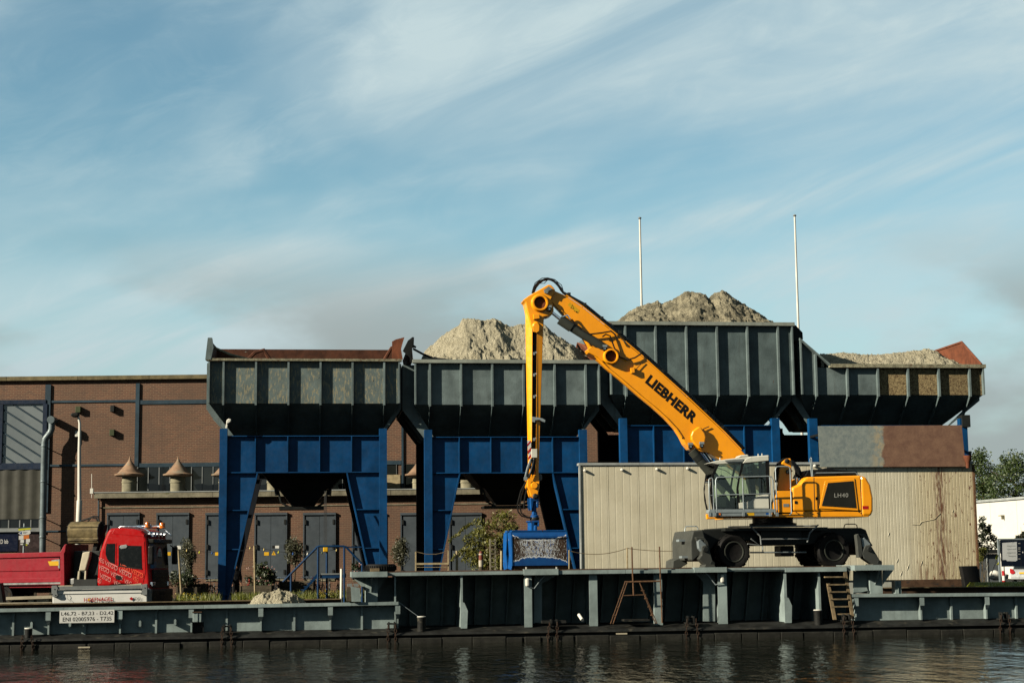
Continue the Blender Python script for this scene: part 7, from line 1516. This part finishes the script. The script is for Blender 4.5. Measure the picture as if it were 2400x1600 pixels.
# grasses
def grass(name, label, boxes, n, h, mat='grass', flowers=0):
    m = MB()
    for k in range(n):
        (x0, x1, y0, y1, z) = boxes[k % len(boxes)]
        x, y = rnd.uniform(x0, x1), rnd.uniform(y0, y1); hh = h * rnd.uniform(.4, 1.2); dx, dy = rnd.gauss(0, .18) * hh, rnd.gauss(0, .18) * hh; w_ = .012 + .012 * rnd.random(); a = rnd.uniform(0, 3.14); c_, s_ = math.cos(a) * w_, math.sin(a) * w_
        m.add([(x - c_, y - s_, z), (x + c_, y + s_, z), (x + dx * .4 + c_ * .7, y + dy * .4 + s_ * .7, z + hh * .6), (x + dx * .4 - c_ * .7, y + dy * .4 - s_ * .7, z + hh * .6), (x + dx, y + dy, z + hh)], [(0, 1, 2, 3), (3, 2, 4)])
    o = m.build(name, mat, kind='stuff'); o['label'] = label; o['category'] = 'grass'; return o
GX = Fr(0, 69.5)
grass('weeds', 'green weeds along the quay edge before the hoppers', [(GX.x(410), GX.x(515), 69.3, 72, ZQ), (GX.x(545), GX.x(600), 69.5, 73, ZQ), (GX.x(585), GX.x(740), 70, 73, ZQ), (GX.x(700), GX.x(870), 73, 76.5, ZQ)], 5200, .55)
m = MB()
for k in range(240):
    q = rnd.choice([(GX.x(410), GX.x(480), 69.3, 72), (GX.x(715), GX.x(820), 73, 76)]); leaves(m, (rnd.uniform(q[0], q[1]), rnd.uniform(q[2], q[3]), ZQ + rnd.uniform(.25, .6)), (.03, .03, .03), 4, .045, rnd, 1, 0, 0)
o = m.build('wild_flowers', 'flower_yellow', kind='stuff'); o['label'] = 'tiny yellow wild flowers among the quay weeds'; o['category'] = 'flowers'
GB = Fr(0, 69.0)
gx0, gx1, gz_ = GB.x(2286, 1370), GB.x(2600, 1370), GB.z(1363, 2350, 1.5)
gxm = GB.x(2316, 1370)
sec = lambda x, z: [(x, 0, ZQ - .05), (x, 1.5, z), (x, 2.0, z), (x, 2.0, ZQ - .05)]
m = MB(GB); m.add(sec(gx0, ZQ - .03) + sec(gxm, gz_) + sec(gx1, gz_), [(i + k, i + k + 4, (i + 1) % 4 + k + 4, (i + 1) % 4 + k) for k in (0, 4) for i in range(4)]); bk_ = m.build('grass_bank', 'lawn'); struct(bk_)
mm = MB()
for k in range(2600):
    x, t = rnd.uniform(gxm, gx1), rnd.random(); y = 69.0 + 1.5 * t; z = ZQ + (gz_ - ZQ) * t - .02; hh = rnd.uniform(.04, .10); a = rnd.gauss(0, .04); w_ = .014
    mm.add([(x - w_, y, z), (x + w_, y, z), (x + a, y + rnd.gauss(0, .04), z + hh)], [(0, 1, 2)])
o = mm.build('bank_grass', 'lawn', kind='stuff'); o['label'] = 'mown grass covering the bank at the far right'; o['category'] = 'grass'
# ------------------------------------------------------------------ right background: warehouse, low building, board, car
def at(px, py, Y): x, z = Fr(0, Y).p(px, py); return Vector((x, Y, z))
p1, p2 = at(2262, 1180, 141), at(2450, 1161.5, 127); zt = p1.z
wh = thing('white_warehouse', 'white flat-sided warehouse beyond the shed at far right', 'building', (p1.x, p1.y, ZQ))
dv = (p2 - p1); dv.z = 0; ln = dv.length; rz_ = math.atan2(dv.y, dv.x); WH = Fr(p1.x, p1.y, 0, rz_)
x = 0
while x < ln: m = MB(WH); m.box(x + .01, min(x + 4.6, ln), 0, .1, ZQ, zt); m.build('wall_panel', 'warehouse_white', wh); x += 4.62
m = MB(WH); m.box(0, ln, .12, 18, ZQ, zt - .1); m.build('body', 'warehouse_white', wh); m = MB(WH); m.box(-.1, ln + .1, -.15, .3, zt, zt + .2); m.build('roof_edge', 'zinc_edge', wh)
x, z = WH.p(2352, 1208); m = MB(WH); m.box(x - .25, x + .2, -.35, -.1, z - .03, z + .05); m.box(x + .15, x + .2, -.3, 0, z - .3, z + .05); m.build('wall_lamp', 'vent_stack', wh)
LB = Fr(0, 118); lb = thing('grey_outbuilding', 'low grey outbuilding beneath the white warehouse', 'building', (at(2310, 1340, 118).x, 118, ZQ))
m = MB(LB); m.box(LB.x(2250, 1320), LB.x(2345, 1320), 0, 5, ZQ, LB.z(1297, 2310)); m.build('wall', 'building_grey', lb); m = MB(LB); m.box(LB.x(2250, 1320), LB.x(2346, 1320), -.3, 5, LB.z(1296.6, 2310), LB.z(1287, 2310)); m.build('roof', 'machine_dark', lb)
m = MB(LB); m.box(LB.x(2312, 1320), LB.x(2314, 1320), -.05, 0, ZQ, LB.z(1298, 2310)); m.build('wall_joint', 'zinc_edge', lb)
BF = Fr(0, 99); bo = thing('map_board', 'dark blue information board with a pale site map near the silver car', 'sign', (at(2360, 1340, 99).x, 99, ZQ))
for q in (2342.5, 2441): m = MB(BF); m.box(BF.x(q - 2, 1320), BF.x(q + 2, 1320), -.05, .08, ZQ, BF.z(1262, q)); m.build('post', 'galvanised', bo)
m = MB(BF); m.pbox(2345, 1263.5, 2439, 1326, -.04, .04); m.build('panel', 'board_navy', bo); m = MB(BF); m.pbox(2340, 1261.5, 2442, 1263.5, -.06, .06); m.build('top_edge', 'galvanised', bo)
m = MB(BF); m.pprism([(2349, 1271.5), (2383, 1269), (2384.5, 1312), (2380, 1314.5), (2360, 1314), (2358, 1311), (2350, 1311.5)], -.046, -.0401); mp = m.build('site_map', 'map_paper', bo)
for k in range(4): m = MB(BF); m.pbox(2360 + (k % 2) * 4, 1278 + 8 * k, 2381, 1279 + 8 * k, -.049, -.0461); m.build('map_line', 'frame_grey', mp)
for k, py in enumerate((1272, 1282, 1285, 1290, 1297, 1308)): m = MB(BF); m.pbox(2386.5, py, 2391.5, py + 1.4, -.046, -.0401); m.build('legend_line', 'letter_grey', bo)
m = MB(BF); m.pbox(2396, 1292, 2398.5, 1295, -.046, -.0401); m.build('legend_line', 'letter_white', bo)
# car seen from behind
CF0 = at(2400, 1372, 104); CF = Fr(CF0.x, 104, 0, R(52))
car = thing('parked_car', 'silver hatchback seen from behind by the map board', 'car', (CF0.x, 104, ZQ))
# local frame: x = forward, y = left; rear at x = 0
W2 = .84
lower = [(0.05, .28), (.0, .5), (.02, .78), (.12, .95), (.5, .98), (3.0, .95), (3.75, .80), (3.9, .6), (3.88, .28)]
m = MB(CF); m.prism([(q[0], ZQ + q[1]) for q in lower], -W2, W2); cb = m.build('body', 'car_silver', car, bevel=.11, seg=4)
m = MB(CF); gh = [(.10, .95), (.42, 1.42), (.7, 1.48), (1.7, 1.47), (2.9, .95)]; m.prism([(q[0], ZQ + q[1]) for q in gh], -W2 + .1, W2 - .1); m.build('cabin', 'car_silver', car, bevel=.09, seg=3)
m = MB(CF); m.hexa([(.10, -W2 + .2, ZQ + 1.0), (.10, W2 - .2, ZQ + 1.0), (.375, W2 - .26, ZQ + 1.385), (.375, -W2 + .26, ZQ + 1.385)], [(.2, -W2 + .2, ZQ + 1.0), (.2, W2 - .2, ZQ + 1.0), (.45, W2 - .26, ZQ + 1.385), (.45, -W2 + .26, ZQ + 1.385)]); m.build('rear_window', 'glass_window', car)
for s_ in (-1, 1):
    m = MB(CF); m.prism([(.5, ZQ + 1.0), (.72, ZQ + 1.4), (1.6, ZQ + 1.4), (2.5, ZQ + 1.0)], s_ * (W2 - .09) - .01, s_ * (W2 - .09) + .01); m.build('side_window', 'glass_window', car)
    m = MB(CF); m.prism([(s_ * .52, ZQ + .70), (s_ * .52, ZQ + .78), (s_ * .70, ZQ + .98), (s_ * .86, ZQ + 1.0), (s_ * .86, ZQ + .72), (s_ * .70, ZQ + .62)], -.03, .12, axis='x'); m.build('tail_light', 'lamp_red', car, bevel=.03)
    for xx in (.65, 3.1):
        m = MB(CF); m.disc(xx, ZQ + .3, [(0, s_ * W2 - .1), (.2, s_ * W2 - .1), (.22, s_ * W2 + .0), (.3, s_ * W2 + .0), (.3, s_ * W2 - .18)], 24); m.build('wheel', 'rubber_clean', car)
m = MB(CF); m.box(-.03, 0, -.26, .26, ZQ + .66, ZQ + .77); m.build('number_plate', 'sticker_yellow', car)
m = MB(CF); m.box(-.06, .1, -W2 + .04, W2 - .04, ZQ + .3, ZQ + .55); m.build('bumper', 'car_silver', car, bevel=.05); m = MB(CF); m.box(.36, .44, -.18, .18, ZQ + 1.42, ZQ + 1.45); m.build('brake_light', 'lamp_red', car)
bb = at(2343, 1355, 101); m = MB(); 
for k in range(3): m.lathe(bb.x + .3 * k - .3, bb.y + .1 * k, [(.1, ZQ + .3), (.32, ZQ + .4), (.36, ZQ + .65), (.26, ZQ + .85 - .08 * k), (.05, ZQ + .93 - .08 * k)], 12)
o = m.build('sandbag_heap', 'post_white', smooth=60); tag(o, 'pale bulging bag heap at the foot of the map board post', 'bags')
bb = at(2352, 1340, 100); rb = thing('striped_bollard', 'red and white bollard left of the silver car', 'bollard', (bb.x, bb.y, ZQ))
for k in range(4): m = MB(); m.lathe(bb.x, bb.y, [(.11 - .008 * k, ZQ + .3 * k), (.105 - .008 * k, ZQ + .3 * (k + 1) - .004)], 14); m.build('band', 'letter_red' if k % 2 == 0 else 'letter_white', rb, smooth=40)
yb = at(2333, 1335, 97); ys = thing('yellow_sign', 'small yellow sign on a leaning pole left of the map board', 'sign', (yb.x - .4, yb.y, ZQ)); YF = Fr(0, 97)
m = MB(YF); m.ptube([(2321, 1352), (2340, 1300)], 0, .025, 6); m.build('pole', 'machine_dark', ys); m = MB(YF); m.pprism([(2333, 1305), (2336, 1300), (2340, 1299.5), (2339, 1306), (2337, 1309.5), (2333.5, 1309)], -.05, -.03); m.build('sign_blade', 'sticker_lime', ys); m = MB(YF); m.pprism([(2336, 1322), (2341, 1316), (2341, 1324)], -.05, -.03); m.build('sign_blade', 'sticker_lime', ys)

# ------------------------------------------------------------------ bicycles, person, festoon lights
def torus(m, c, Rr, r, ux_, n=22, k=6):
    up_ = Vector((0, 0, 1)); sd = Vector(ux_)
    m.tube([tuple(Vector(c) + sd * Rr * math.cos(t * 2 * math.pi / n) + up_ * Rr * math.sin(t * 2 * math.pi / n)) for t in range(n + 1)], r, k, cap=False)
def make_bike(label, px, d, rot, mat):
    x = A.x(px, 1370, d); root = thing('bicycle', label, 'bicycle', A.w(x, d, ZQ), 'bicycles parked before the annex')
    f = Fr(*A.w(x, d, ZQ), rot); 
    for sx in (-.52, .52):
        m = MB(f); torus(m, (sx, 0, .35), .33, .022, (1, 0, 0)); wq = m.build('wheel', 'rubber_clean', root, smooth=60)
        m = MB(f)
        for k in range(8): a = k * math.pi / 8; m.tube([(sx + .32 * math.cos(a), 0, .35 + .32 * math.sin(a)), (sx - .32 * math.cos(a), 0, .35 - .32 * math.sin(a))], .003, 3)
        m.build('spokes', 'chrome', wq)
    m = MB(f)
    for a, b_ in (((-.52, 0, .35), (-.12, 0, .32)), ((-.12, 0, .32), (-.25, 0, .82)), ((-.12, 0, .32), (.36, 0, .78)), ((-.52, 0, .35), (-.22, 0, .7)), ((.52, 0, .35), (.36, 0, .85)), ((.36, 0, .85), (.33, 0, 1.06)), ((-.22, 0, .65), (.38, 0, .68))): m.tube([a, b_], .02, 6)
    m.build('frame', mat, root)
    m = MB(f); m.tube([(.18, -.3, 1.02), (.28, -.26, 1.08), (.33, 0, 1.06), (.28, .26, 1.08), (.18, .3, 1.02)], .014, 6); m.build('handlebar', 'chrome', root)
    m = MB(f); m.hexa([(-.38, -.09, .88), (-.12, -.03, .90), (-.12, .03, .90), (-.38, .09, .88)], [(-.38, -.09, .94), (-.12, -.03, .94), (-.12, .03, .94), (-.38, .09, .94)]); m.build('saddle', 'black_plastic', root, bevel=.02)
    m = MB(f); m.box(-.8, -.4, -.05, .05, .69, .72); m.box(-.82, -.8, -.03, .03, .55, .66); m.build('carrier', 'black_steel', root)
for px, d, rot, mt, lab in ((466, -2.2, 95, 'black_steel', 'dark bicycle behind the bush right of the truck'), (490, -2.6, 80, 'black_steel', 'dark bicycle left of the first hopper leg'), (508, -2.0, 60, 'frame_grey', 'grey bicycle half hidden by the first hopper leg'), (570, -2.6, 30, 'letter_red', 'red-framed bicycle right of the first hopper leg'), (646, -2.4, 100, 'black_steel', 'black bicycle at the end of the oleander planter'), (654, -3.0, 88, 'black_steel', 'black bicycle nearest the warning-sign door'), (718, -2.2, 84, 'black_steel', 'dark bicycle behind the olive tree by the steps'), (735, -2.6, 100, 'letter_red', 'red bicycle behind the stair stringer'), (752, -2.2, 76, 'black_steel', 'black bicycle left of the pendant control stand'), (772, -2.5, 92, 'frame_grey', 'grey bicycle right of the pendant control stand'), (795, -2.3, 98, 'black_steel', 'black bicycle behind the short white marker post')):
    make_bike(lab, px, d, R(rot), mt)
# festoon lights on two poles
fs_ = thing('festoon_lights', 'sagging cable of coloured bulbs strung before the grey doors', 'string lights', A.w(A.x(597, 1380, -6), -6, ZQ))
for pts in ([(418, 1283), (426, 1408)], [(596, 1278), (598, 1408)]):
    m = MB(A); m.ptube(pts, -6, .05, 8); m.build('pole', 'wood_pole', fs_, smooth=40)
m = MB(A); m.pbox(413, 1281.5, 424, 1286, -6.1, -5.95); m.build('cross_piece', 'post_white', fs_)
for a, b_, s_ in (((418, 1283), (596, 1279), 12), ((596, 1279), (800, 1284), 14), ((800, 1284), (830, 1278), 1)):
    sg_ = sag(a, b_, s_, 18); m = MB(A); m.ptube(sg_, -6, .011, 5); m.build('cable', 'rubber_clean', fs_)
    if b_[0] - a[0] > 100:
        for k, q in enumerate(sg_[2:-1:3]): x, z = A.p(q[0], q[1] + 2.4, -6); m = MB(A); m.lathe(x, -6, [(.012, z + .08), (.022, z + .04), (.045, z - .01), (.03, z - .05), (.004, z - .06)], 10); m.build('bulb', ('bulb', 'sticker_lime', 'sticker_blue', 'post_white', 'leaf_poplar')[k % 5], fs_, smooth=60)
# person in dark clothes under the first hopper
PZ = Fr(Fr(0, 76.2).x(552, 1400), 76.2, ZQ, R(-70))
pe = thing('person', 'person in dark clothes standing beside the first hopper leg', 'person', PZ.w(0, 0, 0))
def skin(name, verts, edges, rad, mat, parent, root=0):
    me = bpy.data.meshes.new(name); L = Vector(parent.location)
    if parent.parent: L = L + Vector(parent.parent.location)
    me.from_pydata([tuple(Vector(PZ.w(*q)) - L) for q in verts], edges, []); me.update(); me.materials.append(MAT(mat))
    o = bpy.data.objects.new(name, me); COL.objects.link(o); o.parent = parent
    o.modifiers.new('skin', 'SKIN'); me_ = o.data
    if not me_.skin_vertices:
        bm = bmesh.new(); bm.from_mesh(me_); bm.verts.layers.skin.verify(); bm.to_mesh(me_); bm.free()
    for i, sv in enumerate(me_.skin_vertices[0].data): sv.radius = (rad[i], rad[i]); sv.use_root = (i == root)
    s_ = o.modifiers.new('sub', 'SUBSURF'); s_.levels = 1; s_.render_levels = 1
    for p in me_.polygons: p.use_smooth = True
    return o
V_ = [(0, 0, .95), (0, 0, 1.15), (.02, 0, 1.38), (.03, 0, 1.48), (.05, 0, 1.56), (.06, 0, 1.66),
      (.02, .18, 1.40), (.04, .23, 1.15), (.16, .2, .95), (.02, -.18, 1.40), (.04, -.23, 1.15), (.16, -.2, .95),
      (0, .09, .92), (.03, .1, .5), (-.02, .1, .08), (.12, .11, .04), (0, -.09, .92), (.06, -.1, .5), (.08, -.1, .08), (.22, -.11, .04)]
E_ = [(0, 1), (1, 2), (2, 3), (3, 4), (4, 5), (2, 6), (6, 7), (7, 8), (2, 9), (9, 10), (10, 11), (0, 12), (12, 13), (13, 14), (14, 15), (0, 16), (16, 17), (17, 18), (18, 19)]
R_ = [.14, .15, .15, .06, .06, .085, .075, .06, .045, .075, .06, .045, .1, .075, .055, .05, .1, .075, .055, .05]
skin('body', V_, E_, R_, 'cloth_dark', pe)
m = MB(PZ); m.lathe(.06, 0, [(.03, 1.52), (.075, 1.56), (.088, 1.63), (.085, 1.69), (.05, 1.745), (.01, 1.755)], 14); m.box(.13, .175, -.015, .015, 1.62, 1.65); m.build('face', 'skin', pe, smooth=60)
m = MB(PZ); m.lathe(.045, 0, [(.09, 1.62), (.105, 1.68), (.085, 1.75), (.04, 1.785), (.005, 1.79)], 14); m.build('hair', 'hair', pe, smooth=60)
for s_ in (-1, 1):
    m = MB(PZ)
    m.box(.15, .21, s_ * .2 - .02, s_ * .2 + .02, .86, .93)
    for k in range(4): m.tube([(.165 + .014 * k, s_ * .2, .87), (.175 + .014 * k, s_ * .2 - .01, .82), (.17 + .014 * k, s_ * .2 - .025, .785)], .008, 5)
    m.tube([(.16, s_ * .19, .92), (.205, s_ * .165, .87), (.21, s_ * .155, .84)], .009, 5)
    m.build('hand', 'skin', pe)
